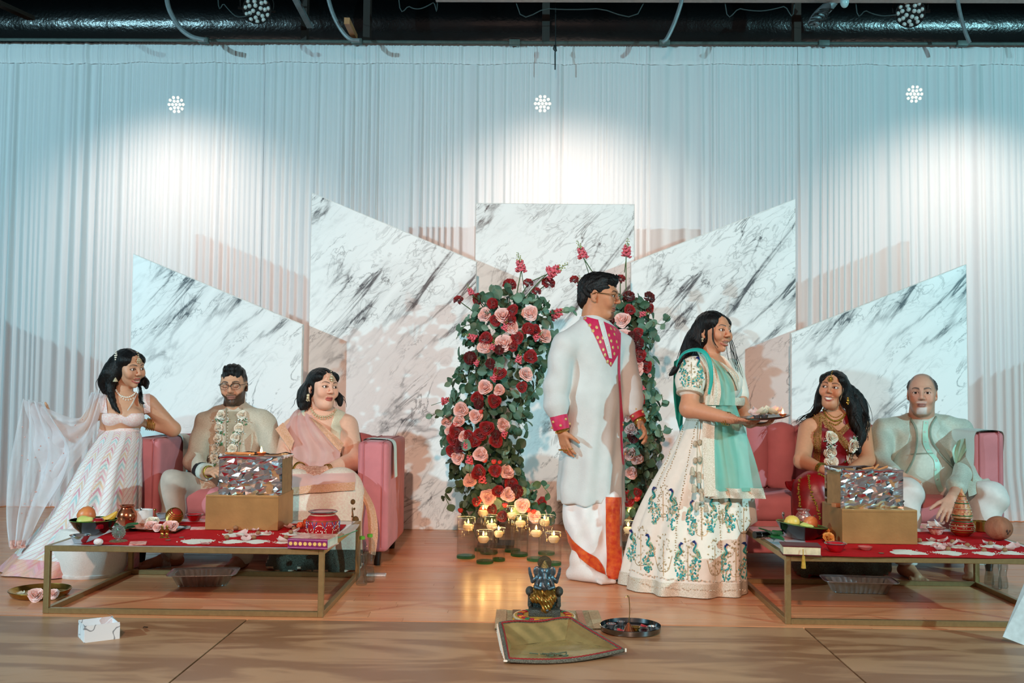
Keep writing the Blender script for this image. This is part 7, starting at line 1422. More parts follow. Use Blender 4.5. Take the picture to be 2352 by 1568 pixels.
# jewelled pot with coconut shaped lid
T,p,s = pot('jewelled_pot',2210,1229,[(0,0),(.55,0),(.9,.3),(1,.7),(.9,1.1),(.6,1.4),(.58,1.5)],26,'red jewelled ceremonial pot with tall pointed lid','pot',mat('jewel_red','#b02420',.4,var=.2,scale=60))
mb = MB(); mb.lathe([(.78,1.48),(.84,1.56),(.80,1.66),(.78,2.0),(.62,2.6),(.38,3.2),(.12,3.8),(0,4.1)] and [(a*s,b*s) for a,b in [(.78,1.48),(.84,1.56),(.80,1.66),(.78,2.0),(.62,2.6),(.38,3.2),(.12,3.8),(0,4.1)]],p,30); mb.build('lid',mat('jewel_lid','#a8382a',.4,var=.3,scale=80,col2='#d8b07a'),T)
for (m_,rows) in ((M_kundan,((.62,.15),(.97,.55),(1.0,.85),(.84,1.58),(.70,2.35),(.45,3.05))),(mat('green_enamel','#1f7a4c',.3),((.8,1.25),(.80,1.75),(.56,2.8))),(M_goldj,((.92,.35),(.92,1.05),(.66,1.4),(.3,3.4)))):
    mb = MB()
    for rr,z in rows: mb.tube([p+np.array([1.02*rr*s*math.cos(a),1.02*rr*s*math.sin(a),z*s]) for a in np.linspace(0,2*math.pi,33)],.0026,5,cap=False)
    mb.build('jewel_band',m_,T)
mb = MB()
for k in range(60): a = rnd.uniform(-1.6,1.6); z = rnd.choice([.45,.7,.95,1.85,2.1,2.5]); rr = np.interp(z,[0,.7,1.1,1.6,2.0,2.6],[.55,1,.9,.84,.78,.62]); mb.ball(p+np.array([1.03*rr*s*math.sin(a),-1.03*rr*s*math.cos(a),z*s]),.003,6,4)
tag(mb.build('jewels',M_kundan,T),kind='stuff')
p,s = sz(2294,1240,.004); K = thing('coconut',p,'brown husked coconut at the right end of the right table','coconut'); c = p+np.array([0,0,27*s]); mb = MB(); mb.ball(c,(30*s,28*s,27*s),30,20); mb.build('shell',mat('coconut_shell','#a8684a',.75,var=.2,scale=25,bump=.5,bscale=70,stretch=(1,1,.3)),K)
mb = MB()
for o in ((.25,-.3),(.42,-.12),(.12,-.1)): d = unit(np.array([o[0]+.1,-1,o[1]])); mb.ball(c+d*27.3*s,(.007,.004,.008),8,6)
mb.build('eye_spot',mat('dark_husk','#4a2a1c',.8),K)
# gold plinths and foil boxes
def plinth(x0,x1,ytop,ybot,dep,label,group='gold painted boxes'):
    a,b = tp(x0,ybot),tp(x1,ybot); Y = (a[1]+b[1])/2; z = at((x0+x1)/2,ytop,Y)[2]; T = thing('gold_box',((a[0]+b[0])/2,Y+dep/2,TH+.004),label,'box',group); mb = MB(); mb.rbox(((a[0]+b[0])/2,Y+dep/2,(TH+.004+z)/2),(b[0]-a[0],dep,z-TH-.004),.003,2); mb.build('box_shell',M_goldbox,T,smooth=False)
    mb = MB(); mb.box(((a[0]+b[0])/2,Y-.0006,z-.012),(b[0]-a[0]-.006,.0012,.0016)); mb.build('lid_seam',mat('box_seam','#8f683a',.6),T,smooth=False); return (a[0]+b[0])/2,Y+dep/2,z
def foil_box(cx,cy,z,w,d,h,label,opening,seed,rz=0.0):
    T = thing('foil_box',(cx,cy,z),label,'box','foil wrapped fire boxes'); g = np.random.default_rng(seed); R = rotz(rz); mb = MB()
    for f in ('front','back','left','right'):
        n = 15; G = np.zeros((n,n,3)); L = w if f in ('front','back') else d
        jit = g.normal(0,.0062,(n,n)); jit = jit+np.roll(jit,1,0)*.5+np.roll(jit,1,1)*.5
        for i in range(n):
            for j in range(n):
                ed = 0 if i in (0,n-1) or j in (0,n-1) else .42/(n-1); u = (j/(n-1)-.5+g.uniform(-1,1)*ed)*L; v = (i/(n-1)+g.uniform(-1,1)*ed)*h; o = jit[i,j]*(0 if j in (0,n-1) else 1); e = .004*math.sin(j*1.3+seed) if i in (0,n-1) else 0
                G[i,j] = {'front': (u,-d/2+o,v+e),'back': (-u,d/2+o,v+e),'left': (-w/2+o,-u,v+e),'right': (w/2+o,u,v+e)}[f]
        if f == opening: continue
        mb.grid(G)
    mb.v = [tuple(R@np.array(q)+np.array([cx,cy,z])) for q in mb.v]; mb.build('foil_wrap',M_foil,T,smooth=False)
    mb = MB(); t_ = .006
    for c_,dd in (((0,-d/2+.012,h/2),(w-.02,t_,h-.01)),((0,d/2-.012,h/2),(w-.02,t_,h-.01)),((-w/2+.012,0,h/2),(t_,d-.02,h-.01)),((w/2-.004 if opening == 'right' else w/2-.012,0,h/2),(t_,d-.02,h-.01)),((0,0,.006),(w-.02,d-.02,.008))): mb.box(R@np.array(c_)+np.array([cx,cy,z]),dd,R)
    mb.build('carton',mat('brown_card','#a9794e',.75),T,smooth=False)
    mb = MB(); P = [(-w/2,-d/2),(w/2,-d/2),(w/2,d/2),(-w/2,d/2),(-w/2,-d/2)]; pts = []
    for k in range(4):
        for t in np.linspace(0,1,8,endpoint=False): a = np.array(P[k]); b = np.array(P[k+1]); q = a+(b-a)*t; pts.append(R@np.array([q[0]+g.normal(0,.003),q[1]+g.normal(0,.003),h+g.normal(0,.003)])+np.array([cx,cy,z]))
    mb.tube(pts+[pts[0]],[.006+g.uniform(0,.004) for _ in range(len(pts)+1)],6,cap=False); mb.build('foil_rim',M_foil,T); return T
px_,py_,pz_ = plinth(468,640,1137,1219,.32,'plain gold box on the left table carrying a foil wrapped box')
wL = 145*(py_-.1)/2300; hL = 86*(py_-.1)/2300; foil_box(px_+.035,py_-.03,pz_,wL,.22,hL,'foil wrapped box with a lit clay lamp on the left gold box','right',2)
qx,qy,qz = plinth(1937,2105,1170,1251,.34,'scuffed gold box on the right table carrying a foil wrapped box')
foil_box(qx-.03,qy-.02,qz,146*(qy-.1)/2300,.2,84*(qy-.1)/2300,'torn foil wrapped box on the right gold box','left',5,.10)
T = thing('clay_lamp',(px_+.075,py_-.09,pz_+hL+.004),'small lit clay lamp on the left foil box','lamp'); b = np.array(T.location); mb = MB(); mb.lathe([(0,0),(.014,0),(.024,.016),(.022,.018),(.012,.006),(0,.005)],b,18); mb.build('clay_dish',M_clay,T); mb = MB(); flame(mb,b+np.array([0,0,.014]),.034); mb.build('flame',M_flame,T)
l = bpy.data.lights.new('lamp_glow','POINT'); l.energy = .4; l.color = (1,.6,.25); l.shadow_soft_size = .01; o = bpy.data.objects.new('lamp_glow',l); C.objects.link(o); o.parent = T; o.location = (0,0,.065)
for k,(dx,dy,a,lab) in enumerate(((-.005,-.1,.3,'orange wood stick lying across the left foil box, nearest the lamp'),(-.03,-.06,-.25,'orange wood stick on the left foil box, left of the lamp'),(-.07,-.08,.1,'pale wood stick on the left edge of the left foil box'))):
    mb = MB(); c = np.array([px_+dx,py_+dy,pz_+hL+.014]); d = np.array([math.cos(a),math.sin(a),0.0]); mb.tube([c-d*.045,c+d*.045],.006,6); S1('wood_stick',mb,mat('sandal_wood','#c9824e',.7),lab,'stick','wood sticks on the foil boxes')
for k,(dx,a,lab) in enumerate(((.035,.9,'wood stick poking up out of the right foil box'),(.0,.2,'wood stick lying on the right foil box'),(.07,.4,'wood stick at the right edge of the right foil box'))):
    mb = MB(); c = np.array([qx+dx-.03,qy-.09,qz+84*(qy-.1)/2300+.010]); d = np.array([math.cos(a)*.8,.2,math.sin(a)*.6]); mb.tube([c-d*.035,c+d*.04],.006,6); S1('wood_stick',mb,mat('sandal_wood','#c9824e',.7),lab,'stick','wood sticks on the foil boxes')
p = at(1928,1152,4.93); mb = MB(); mb.rbox((qx-.19,qy-.10,qz+.012),(.035,.03,.02),.004,2,rotz(.4)); S1('wood_block',mb,mat('sandal_wood2','#b5744a',.7),'small wood block on the left end of the right gold box','wood block')
# trays, petals, rice
def petal(c,r,m,rz,tilt,parent=None,loc=None):
    G = []
    for i in range(6):
        v = i/5
        G.append([R_ for R_ in ((u*r*math.sin(math.pi*(.15+.8*v))**.6,(v-.5)*2*r,r*.35*(u*u+(2*v-1)**2*.7)+.1*r*math.sin(5*u+3*v)) for u in np.linspace(-1,1,6))])
    G = np.array(G)@(rotz(rz)@rotx(tilt)).T+np.asarray(c); mb = MB(); mb.grid(G); return mb
PCOUNT = [0]
ORD = 'leftmost second third fourth fifth sixth seventh eighth ninth tenth eleventh twelfth thirteenth fourteenth'.split()
def petals(pts,label,rr=.022,m=None,T=None):
    for i,(x,y) in enumerate(sorted(pts)): p = tp(x,y,.006); mb = petal(p,rr*rnd.uniform(.8,1.2),m or M_petal,rnd.uniform(0,6),rnd.uniform(-.3,.5)); S1('rose_petal',mb,m or M_petal,ORD[i]+' '+label,'petal','rose petals on the red cloths',sharp=None)
def rice(x,y,wpx,label,n=60):
    p,s = sz(x,y,.003); w = wpx*s; mb = MB(); g = np.random.default_rng(int(x)); mb.lathe([(w,0),(w*.7,.003),(w*.35,.008),(0,.011)],p,18,wob=lambda a,h: 1+.16*math.sin(3*a+x)+.1*math.sin(7*a))
    for k in range(n): a = g.uniform(0,6.28); q = w*g.uniform(.5,1.35); mb.ball(p+np.array([q*math.cos(a),q*.8*math.sin(a),.0015]),(.0028,.0016,.0014),5,4,rotz(g.uniform(0,3)))
    return tag(mb.build('rice_heap',M_rice),label,'rice',None,'stuff')
def nut(x,y,label): p,s = sz(x,y,.008); mb = MB(); mb.ball(p+np.array([0,0,.010]),(.0125,.012,.011),10,8); S1('betel_nut',mb,M_nut,label,'nut','betel nuts on the rice')
rice(452,1243,36,'heap of rice with a petal at the front of the left table'); rice(540,1228,30,'rice heap under petals in front of the left gold box, left'); rice(535,1244,26,'small rice heap at the front middle of the left table'); rice(590,1244,26,'small rice heap below the largest petals'); rice(600,1226,24,'rice heap touching the left gold box'); rice(672,1226,24,'rice heap beside the painted pot'); rice(655,1245,22,'rice heap beside the purple book')
petals([(472,1250),(526,1222),(548,1232),(565,1240),(586,1218),(600,1212),(615,1226),(570,1232),(665,1212),(678,1222),(648,1244),(560,1225),(590,1230)],'pale rose petal counted from the left on the left red cloth',.024)
for i,(x,y) in enumerate(sorted(((541,1216),(530,1226),(521,1238),(583,1238),(593,1228),(676,1218),(668,1226),(657,1238)))): nut(x,y,ORD[i]+' betel nut counted from the left on the left table')
rice(2083,1268,38,'large heap of rice at the front of the right table'); rice(2140,1248,30,'rice heap beside the right gold box'); rice(2180,1270,30,'rice heap at the front middle of the right table'); rice(2210,1256,30,'rice heap below the jewelled pot'); rice(2262,1271,24,'small rice heap at the front right of the right table'); rice(2285,1255,28,'rice heap in front of the coconut'); rice(2322,1270,26,'rice heap at the right edge of the picture')
petals([(2150,1256),(2168,1243),(2190,1250),(2205,1245),(2220,1258),(2140,1242),(2160,1262),(2272,1250),(2292,1262),(2318,1262),(2330,1256),(2176,1256),(2160,1205),(2148,1210)],'pale rose petal counted from the left on the right red cloth',.026)
for i,(x,y) in enumerate(sorted(((2112,1245),(2188,1248),(2222,1256),(2178,1265),(2260,1268),(2308,1267),(2275,1252)))): nut(x,y,ORD[i]+' betel nut counted from the left on the right table')
T = thing('copper_tray',tp(357,1215),'copper tray holding pink roses on the left table','tray'); q = [tp(*v,.012) for v in ((284,1214),(402,1222),(432,1208),(320,1203))]; mb = MB()
Q = np.array(q+[v+np.array([0,0,.010]) for v in q]); c = Q[:4].mean(0); mb.add(np.vstack([Q[:4]*.8+c*.2-np.array([0,0,.008]),Q[:4]+np.array([0,0,.004])]),[(3,2,1,0),(0,1,5,4),(1,2,6,5),(2,3,7,6),(3,0,4,7)]); mb.grid(np.array([[Q[0],Q[1]],[Q[3],Q[2]]])-np.array([0,0,.006])); mb.build('tray_plate',M_copper,T,smooth=False)
for x,y,k,r,lab in ((347,1206,'blush',.030,'pink rose at the left of the copper tray'),(391,1206,'blush',.034,'large pink rose at the right of the copper tray'),(350,1196,'white',.030,'cream rose at the back of the copper tray'),(362,1210,'blush',.022,'small pink rose in the middle of the copper tray')):
    o = link('rose_bloom',ROSES[k][0],None,tp(x,y,.03),facing((.1,-.6,.8)),r*1.9); tag(o,lab,'flower','roses on the copper tray')
for k in range(7): p = tp(335+k*8,1212+rnd.uniform(-3,3),.014); mb = petal(p,.016,M_petal,k,.2); S1('rose_petal',mb,M_petal,ORD[k]+' loose pink petal counted from the left on the copper tray','petal','loose petals on the copper tray',sharp=None)
def leaves(pts,label):
    T = thing('betel_leaf_bunch',tp(*pts[0]),label,'leaves','betel leaves')
    for k,(x,y) in enumerate(pts): link('leaf',BETEL,T,tp(x,y,.010+.005*k)-np.array(T.location),rotz(rnd.uniform(0,6))@rotx(rnd.uniform(.1,.5)),.07)
BETEL = leaf_mesh('betel_leaf',M_leafg,1.1); leaves([(266,1222),(282,1218),(274,1212),(290,1212)],'green betel leaves beside the left fruit bowl'); leaves([(1762,1232),(1778,1240),(1790,1232),(1800,1242),(1770,1226)],'green betel leaves left of the tilted bowl')
# idol stand, figurines, packets
T = thing('jewelled_stand',tp(272,1244),'small round jewelled silver stand on the left table','ornament'); b = np.array(T.location); mb = MB(); mb.lathe([(0,0),(.040,0),(.042,.004),(.036,.008),(0,.009)],b,24); mb.build('base',mat('beaded_base','#a88a66',.4,.5,var=.4,scale=120,bump=.5),T); mb = MB(); mb.lathe([(0,-.004),(.030,-.003),(.031,0),(.030,.003),(0,.005)],b+np.array([0,0,.046]),28,axis=(0,-1,0)); mb.tube([b+np.array([0,0,.005]),b+np.array([0,0,.02])],.010,8); mb.build('disc',M_silver,T); mb = MB()
for k in range(20): a = k*math.pi/10; mb.ball(b+np.array([.031*math.cos(a),0,.046+.031*math.sin(a)]),.004,6,5); mb.tube([b+np.array([.008*math.cos(a),-.006,.046+.008*math.sin(a)]),b+np.array([.026*math.cos(a),-.004,.046+.026*math.sin(a)])],.0012,4)
tag(mb.build('gem_rays',mat('green_silver_gems','#9fb8a4',.3,.4,var=.4,scale=200),T),kind='stuff')
for x,lab in ((372,'small gold figurine standing left of its twin on the left table'),(383,'small gold figurine standing right of its twin on the left table')):
    b = tp(x,1236); mb = MB(); mb.lathe([(.013,0),(.013,.004),(.007,.008),(.009,.02),(.006,.026),(.011,.034),(.012,.042),(.006,.047),(.007,.054),(.004,.062),(0,.064)],b,14,sy=.75); S1('gold_figurine',mb,M_brass,lab,'figurine','small gold figurines')
for x,y,lab in ((386,1240,'coin lying by the small gold figurines'),(417,1234,'coin lying left of the rice heap'),(2024,1270,'coin lying in front of the right gold box')): mb = MB(); mb.lathe([(0,0),(.012,0),(.012,.0018),(0,.002)],tp(x,y,.004),16); S1('coin',mb,mat('dull_coin','#8a7a66',.4,.7),lab,'coin','coins on the tables')
mb = MB(); mb.ball(tp(226,1244,.018),(.022,.018,.016),14,10); S1('cotton_ball',mb,mat('cotton_wool','#efe2df',.95,bump=.6,bscale=160),'pinkish white cotton ball right of the small steel bowl','cotton ball')
for a_,lab in (((300,1248),'red paper packet in clear film on the left table'),((440,1214),'dark red packet leaning on the left gold box'),((405,1212),'grey paper slip on the copper tray edge')):
    p = tp(*a_,.006); mb = MB(); mb.rbox(p+np.array([.03,.01,0]),(.075,.05,.006),.002,1,rotz(.25)@rotx(.15)); S1('paper_packet',mb,mat('red_packet','#b53a3a',.3,var=.3,scale=60,col2='#d8a090',coat=.5) if 'slip' not in lab else mat('grey_paper','#b9bcc0',.6),lab,'packet')
p = tp(400,1202,.008); T = thing('gold_shell',p,'gold corded ball beside the red steel bowl','ornament'); c = p+np.array([0,0,.040]); mb = MB(); mb.ball(c,(.042,.042,.040),20,14); mb.build('core',mat('red_thread_ball','#a8321e',.7),T); mb = MB()
for k in range(9): z = -.032+.008*k; rr = .043*math.sqrt(max(0,1-(z/.042)**2)); mb.tube([c+rotx(.5)@roty(.5)@np.array([rr*math.cos(a),rr*math.sin(a),z]) for a in np.linspace(0,6.283,25)],.0028,5,cap=False)
mb.build('gold_cord',M_goldj,T)
p = tp(356,1196,.004); mb = MB(); mb.tube([p,p+np.array([0,0,.055])],.0025,6); mb.ball(p+np.array([0,0,.06]),(.008,.008,.006),8,6); mb.lathe([(.012,0),(.01,.004),(0,.005)],p,12); S1('brass_finial',mb,M_brass,'thin brass stand with a knob behind the copper tray','ornament')
# books
def book(a,b,dep,h,label,cover,page,tassel=False,strip=None):
    p,q = tp(*a,.004),tp(*b,.004); R = rotz(math.atan2(q[1]-p[1],q[0]-p[0])); w = np.linalg.norm(q-p); T = thing('book',(p+q)/2,label,'book'); c = (p+q)/2+R@np.array([0,dep/2,0])
    for z in (.0025,h-.0025): mb = MB(); mb.rbox(c+np.array([0,0,z]),(w,dep,.005),.001,1,R); mb.build('cover',cover,T,smooth=False)
    mb = MB(); mb.box(c+np.array([0,0,h/2]),(w-.010,dep-.008,h-.008),R); mb.build('pages',page,T,smooth=False)
    if strip:
        mb = MB(); mb.box(c+R@np.array([0,-dep/2,h/2]),(w,.003,h),R); mb.build('spine',strip,T,smooth=False); mb = MB()
        for k in range(8): o = c+R@np.array([(k-3.5)*w/8.2,-dep/2-.002,h/2]); mb.prism([(.0105*(1 if j % 2 else .62)*math.cos(j*math.pi/8),.0105*(1 if j % 2 else .62)*math.sin(j*math.pi/8)) for j in range(16)],.0015,o,R)
        tag(mb.build('sun_motifs',mat('sun_print','#f0bd6a',.6),T,smooth=False),kind='stuff')
        for z in (.12,.88): mb = MB(); mb.box(c+R@np.array([0,-dep/2-.0018,h*z]),(w,.001,.0015),R); mb.build('spine_line',mat('pale_line','#e3a5c4',.6),T,smooth=False)
    if tassel:
        mb = MB(); o = c+R@np.array([w*.02,-dep/2-.004,h*.7]); mb.tube([o,o+np.array([0,-.004,-.03])],.0022,6); mb.lathe([(.006,0),(.007,-.01),(.011,-.055),(0,-.056)],o+np.array([0,-.008,-.028]),10,wob=lambda a,h_: 1+.2*math.sin(5*a)); mb.build('tassel',mat('gold_tassel','#b98f2c',.6,bump=.5),T)
    return T
book((661,1259),(752,1262),.17,23*4.6/2300,'purple book with sun pattern spine at the right front of the left table',mat('floral_cover','#b65a5a',.25,var=.4,scale=30,col2='#e8c9b0',coat=.5),mat('cream_pages','#e8dcc4',.8),strip=mat('magenta_spine','#7d1257',.45))
book((1797,1275),(1888,1278),.12,22*4.6/2300,'thick book with red cover and gold tassel on the right table',mat('maroon_cover','#5c1420',.5,var=.2),mat('marbled_pages','#d9cba8',.7,var=.15,scale=40),tassel=True)
# bag, marigold, pens, microphone, tray
mb = MB(); p = tp(795,1222,.006); mb.grid(sheet([(775,1236,p[1]-.06),(785,1222,p[1]+.02),(800,1205,p[1]+.12)],[(800,1226,p[1]-.02),(818,1215,p[1]+.04),(826,1203,p[1]+.14)],10,12,2,.006)); o = S1('zip_bag',mb,sheer('clear_plastic','#dfe8ea',.35,.2),'clear zip bag at the right edge of the left table','bag',sharp=None)
mb = MB(); mb.tube([tp(778,1234,.006),tp(820,1218,.006)],.005,6,flat=.4); mb.build('zip_strip',mat('green_zip','#1f9a62',.4),o)
for x,y,lab in ((690,1208,'orange marigold head behind the painted pot'),(704,1200,'orange flower piece left of the painted pot rim')):
    mb = MB(); c = tp(x,y,.018)
    for k in range(24): d = unit(np.array([rnd.gauss(0,1),rnd.gauss(0,1),abs(rnd.gauss(0,1))])); mb.ball(c+d*.014,(.009,.006,.009),6,4)
    S1('marigold',mb,mat('marigold_orange','#e2501f',.6,var=.2,scale=50),lab,'flower','marigolds on the left table',sharp=None)
mb = MB(); mb.tube([tp(668,1212,.008),tp(688,1204,.012)],.006,8); S1('black_pen',mb,M_blk,'black pen end beside the left gold box','pen')
T = thing('microphone',tp(1755,1220,.004),'black microphone lying at the left end of the right table','microphone'); a,b = tp(1733,1228,.020),tp(1795,1224,.020); mb = MB(); mb.tube([a,a+(b-a)*.2,a+(b-a)*.22,b],[.018,.018,.016,.016],16); mb.build('handle',mat('black_plastic','#101112',.3),T); mb = MB(); mb.tube([a+(b-a)*.19,a+(b-a)*.215],.0185,16); mb.build('ring',M_silver,T)
T = thing('flower_tray',tp(1900,1234),'black edged tray of orange flowers behind the right fruit bowl','tray'); c = tp(1898,1232,.006); mb = MB(); mb.rbox(c+np.array([.0,.03,.004]),(.14,.16,.012),.003,1); mb.build('tray_plate',mat('copper_dark','#7d4a30',.3,.7),T,smooth=False)
for x,y,lab in ((1897,1212,'orange flower head leaning on the right gold box, upper'),(1905,1224,'orange flower head leaning on the right gold box, lower')): o = link('flower_bloom',ROSES['blush'][1],None,tp(x,y+10,.03),facing((.2,-.8,.5)),.05); o.data = o.data.copy(); o.data.materials[0] = mat('orange_petal','#e8994a',.6); tag(o,lab,'flower','orange flowers on the right table')
p = tp(1802,1218,.004); mb = MB(); mb.tube([p,p+np.array([-.006,0,.075])],[.0035,.003],6); mb.ball(p+np.array([-.007,0,.085]),(.008,.004,.014),8,6); S1('steel_spoon',mb,M_silver,'steel spoon handle sticking up behind the tilted bowl','spoon')
mb = MB(); p = tp(2140,1212,.01); mb.grid(sheet([(2118,1205,p[1]),(2124,1214,p[1]-.03)],[(2150,1192,p[1]+.02),(2168,1212,p[1]-.02)],10,8,2,.02,5)); S1('tissue',mb,mat('white_tissue','#eadfdc',.9),'crumpled white tissue behind the small red patterned bowl','tissue',sharp=None)
# ================================================================== THINGS ON THE FLOOR
def foil_pan(x0,x1,yb,label,rz=0.0,dep=.2):
    a,b = fl(x0,yb),fl(x1,yb); c = (a+b)/2; w = np.linalg.norm(b-a); h = .062; T = thing('foil_pan',(c[0],c[1]+dep/2,0),label,'pan','foil pans under the tables'); n = 160; R = rotz(rz); mb = MB(); rows = []
    for z,e,fl_ in ((.002,0,1),(.004,.0,1),(h-.004,.026,1),(h,.028,0),(h,.050,0),(h+.004,.053,0)):
        row = []
        for k in range(n):
            t = 2*math.pi*k/n; sx,sy = math.cos(t),math.sin(t); q = (abs(sx)**8+abs(sy)**8)**(-1/8); cr = (.0028*math.sin(k*math.pi*.5) if fl_ and .003 < z < h else 0); row.append(R@np.array([sx*q*(w/2-.05+e+cr),sy*q*(dep/2-.05+e+cr),z])+np.array([c[0],c[1]+dep/2,0]))
        rows.append(row)
    mb.grid(np.array(rows),close=True); mb.add(rows[0],[tuple(range(n))]); mb.build('pan_shell',mat('smooth_foil','#d2dade',.32,.9,bump=.1,bscale=60),T,sharp=25)
    mb = MB(); mb.tube(rows[-1]+[rows[-1][0]],.0022,5,cap=False); mb.build('rolled_rim',mat('smooth_foil','#c2cbd0',.22,1.0),T)
foil_pan(372,528,1352,'empty foil pan on the floor under the left table',.16,.24); foil_pan(1906,2068,1368,'empty foil pan on the floor under the right table',-.10,.2)
M_pet = glass_mat('clear_plastic_bottle','#c4d2d2',.35)
def bottle(x,yb,ht,label,cap=True,r=.030):
    p = fl(x,yb); T = thing('water_bottle',p,label,'bottle','plastic water bottles'); H = ht*p[1]/2300; pr = [(.85,0),(1,.03),(1.0,.10),(.92,.22),(.72,.34),(.80,.44),(1,.54),(1,.62),(.97,.63),(1,.645),(1,.74),(.97,.75),(1,.765),(.9,.82),(.55,.90),(.42,.925),(.42,.95)]
    mb = MB(); mb.lathe([(r*a,H*b) for a,b in pr],p,20); mb.build('bottle_wall',M_pet,T)
    mb = MB(); mb.lathe([(r*a*.94,H*b) for a,b in pr[:8]]+[(0,H*.6)],p,20); mb.build('water',M_water,T)
    mb = MB(); mb.lathe([(r*.5,H*.94),(r*.5,H),(r*.46,H*1.005),(0,H*1.005)],p,16); mb.build('bottle_cap',mat('lime_cap','#5fa82e',.45) if cap else mat('white_cap','#dfe2e2',.4),T)
bottle(830,1343,110,'green capped water bottle nearest the left table leg'); bottle(848,1336,108,'green capped water bottle behind its twin by the left table'); bottle(381,1309,62,'clear water bottle behind the foil pan under the left table',False); bottle(2272,1342,84,'clear water bottle behind the leg of the right table, left',False,.026); bottle(2290,1352,88,'clear water bottle behind the leg of the right table, right',False,.026); bottle(2304,1350,84,'clear water bottle farthest right under the right table',False,.026)
p = fl(868,1322); mb = MB(); mb.rbox(p+np.array([-.01,0,.006]),(.11,.06,.012),.006,3,rotz(.05)); S1('white_phone',mb,mat('white_plastic','#d9d2d0',.3,coat=.4),'white phone lying on the floor behind the green capped bottles','phone')
# brass plate with flowers
p = fl(92,1367); r = 67*p[1]/2300; c = p+np.array([0,0,0]); T = thing('brass_plate',c,'brass plate with pink flowers on the floor at the left','plate'); mb = MB(); mb.lathe([(0,0),(r*.82,0),(r*.92,.008),(r,.030),(r*.99,.032),(r*.9,.012),(r*.8,.005),(0,.005)],c,40); mb.build('dish',M_brass,T); mb = MB(); mb.tube([c+np.array([r*math.cos(a),r*math.sin(a),.031]) for a in np.linspace(0,2*math.pi,41)],.0025,6,cap=False); mb.build('rim',M_brass,T)
for x,y,s,k,lab in ((82,1364,.060,'blush','large pink rose lying on the brass plate'),(122,1362,.045,'blush','small pink flower at the right of the brass plate')): o = link('rose_bloom',ROSES[k][0],None,fl(x,y,.035),facing((.3,-.7,.6)),s); tag(o,lab,'flower','flowers on the brass plate')
for k in range(5): mb = petal(c+np.array([(-.6+.3*k)*r,rnd.uniform(-.5,.2)*r,.010]),.02,M_petal,k*1.3,.1); S1('rose_petal',mb,M_wpetal,ORD[k]+' pale petal lying flat in the brass plate','petal','petals in the brass plate',sharp=None)
# marble print carton
A_ = fl(194,1476); Bq = fl(274,1466); Cq = fl(163,1452); T = thing('marble_carton',A_,'small open marble print box on the floor at the left front','box'); ux = unit(Bq-A_); uy = unit(np.array([-ux[1],ux[0],0])); w = np.linalg.norm(Bq-A_); d = .125; h = 38*A_[1]/2300; R = np.stack([ux,uy,[0,0,1]],1); M_mc = mat('grey_marble_card','#d9dadc',.45,var=.02)
mcm = bpy.data.materials.new('marble_card'); mcm.use_nodes = True; t = mcm.node_tree; bb = t.nodes['Principled BSDF']; tc = nd(t,'ShaderNodeTexCoord'); nz = nd(t,'ShaderNodeTexNoise'); nz.inputs['Scale'].default_value = 9; nz.inputs['Distortion'].default_value = .0; t.links.new(tc.outputs['Object'],nz.inputs[0]); cr = nd(t,'ShaderNodeValToRGB'); e = cr.color_ramp.elements; e[0].position = .485; e[0].color = (.8,.8,.82,1); e[1].position = .515; e[1].color = (.8,.8,.82,1); q = e.new(.5); q.color = (.12,.12,.14,1); t.links.new(nz.outputs['Fac'],cr.inputs[0]); t.links.new(cr.outputs[0],bb.inputs['Base Color']); bb.inputs['Roughness'].default_value = .4
cw = A_+ux*w/2+uy*d/2
for nm,o,dd in (('carton_side',(0,-d/2,h/2),(w,.003,h)),('carton_side',(0,d/2,h/2),(w,.003,h)),('carton_side',(-w/2,0,h/2),(.003,d,h)),('carton_side',(w/2,0,h*.45),(.003,d,h*.9)),('carton_floor',(0,0,.002),(w,d,.003))): mb = MB(); mb.box(cw+R@np.array(o),dd,R); mb.build(nm,mcm if 'side' in nm else mat('pale_card','#e3d9d8',.7),T,smooth=False)
mb = MB(); mb.add([cw+R@np.array(v) for v in ((w/2,d/2,h),(w/2,-d*.1,h*.92),(w*.38,-d*.05,h*1.25),(w*.3,d*.45,h*1.3))],[(0,1,2,3)]); mb.build('carton_flap',mcm,T,smooth=False)
mb = MB(); p = fl(333,1441); mb.tube(smooth_path([p+np.array([-.006,-.004,.002]),p+np.array([-.004,.002,.003]),p+np.array([.004,.0,.003]),p+np.array([.012,.003,.002])],4),.0016,5); S1('black_hairpin',mb,M_blk,'tiny black hairpin on the plywood near the marble box','hairpin')
# ------------------------------------------------------------------ shrine group
M_mat = mat('brocade_mat','#b8a07c',.6,.1,var=.35,scale=90,col2='#7e7a58',bump=.4,bscale=240); M_bluegrey = mat('blue_grey_idol','#5a6a72',.35,.5,var=.3,scale=90); M_idolgold = mat('idol_gold','#a87a34',.28,.7,var=.3,scale=80); M_idold = mat('idol_dark_stone','#4a4f48',.55,.2,var=.3,scale=120,bump=.5,bscale=180)
q = [fl(1136,1446),fl(1390,1446),fl(1374,1404),fl(1140,1402)]; T = thing('brocade_mat',(q[0]+q[1]+q[2]+q[3])/4,'gold brocade mat under the figurine on the floor','mat'); G = np.array([[q[0]+(q[1]-q[0])*u+((q[3]+(q[2]-q[3])*u)-(q[0]+(q[1]-q[0])*u))*v+np.array([0,0,.004+.001*math.sin(30*u)]) for u in np.linspace(0,1,20)] for v in np.linspace(0,1,10)]); mb = MB(); mb.grid(G); mb.grid(G[::-1]-np.array([0,0,.003])); mb.build('woven_cloth',M_mat,T)
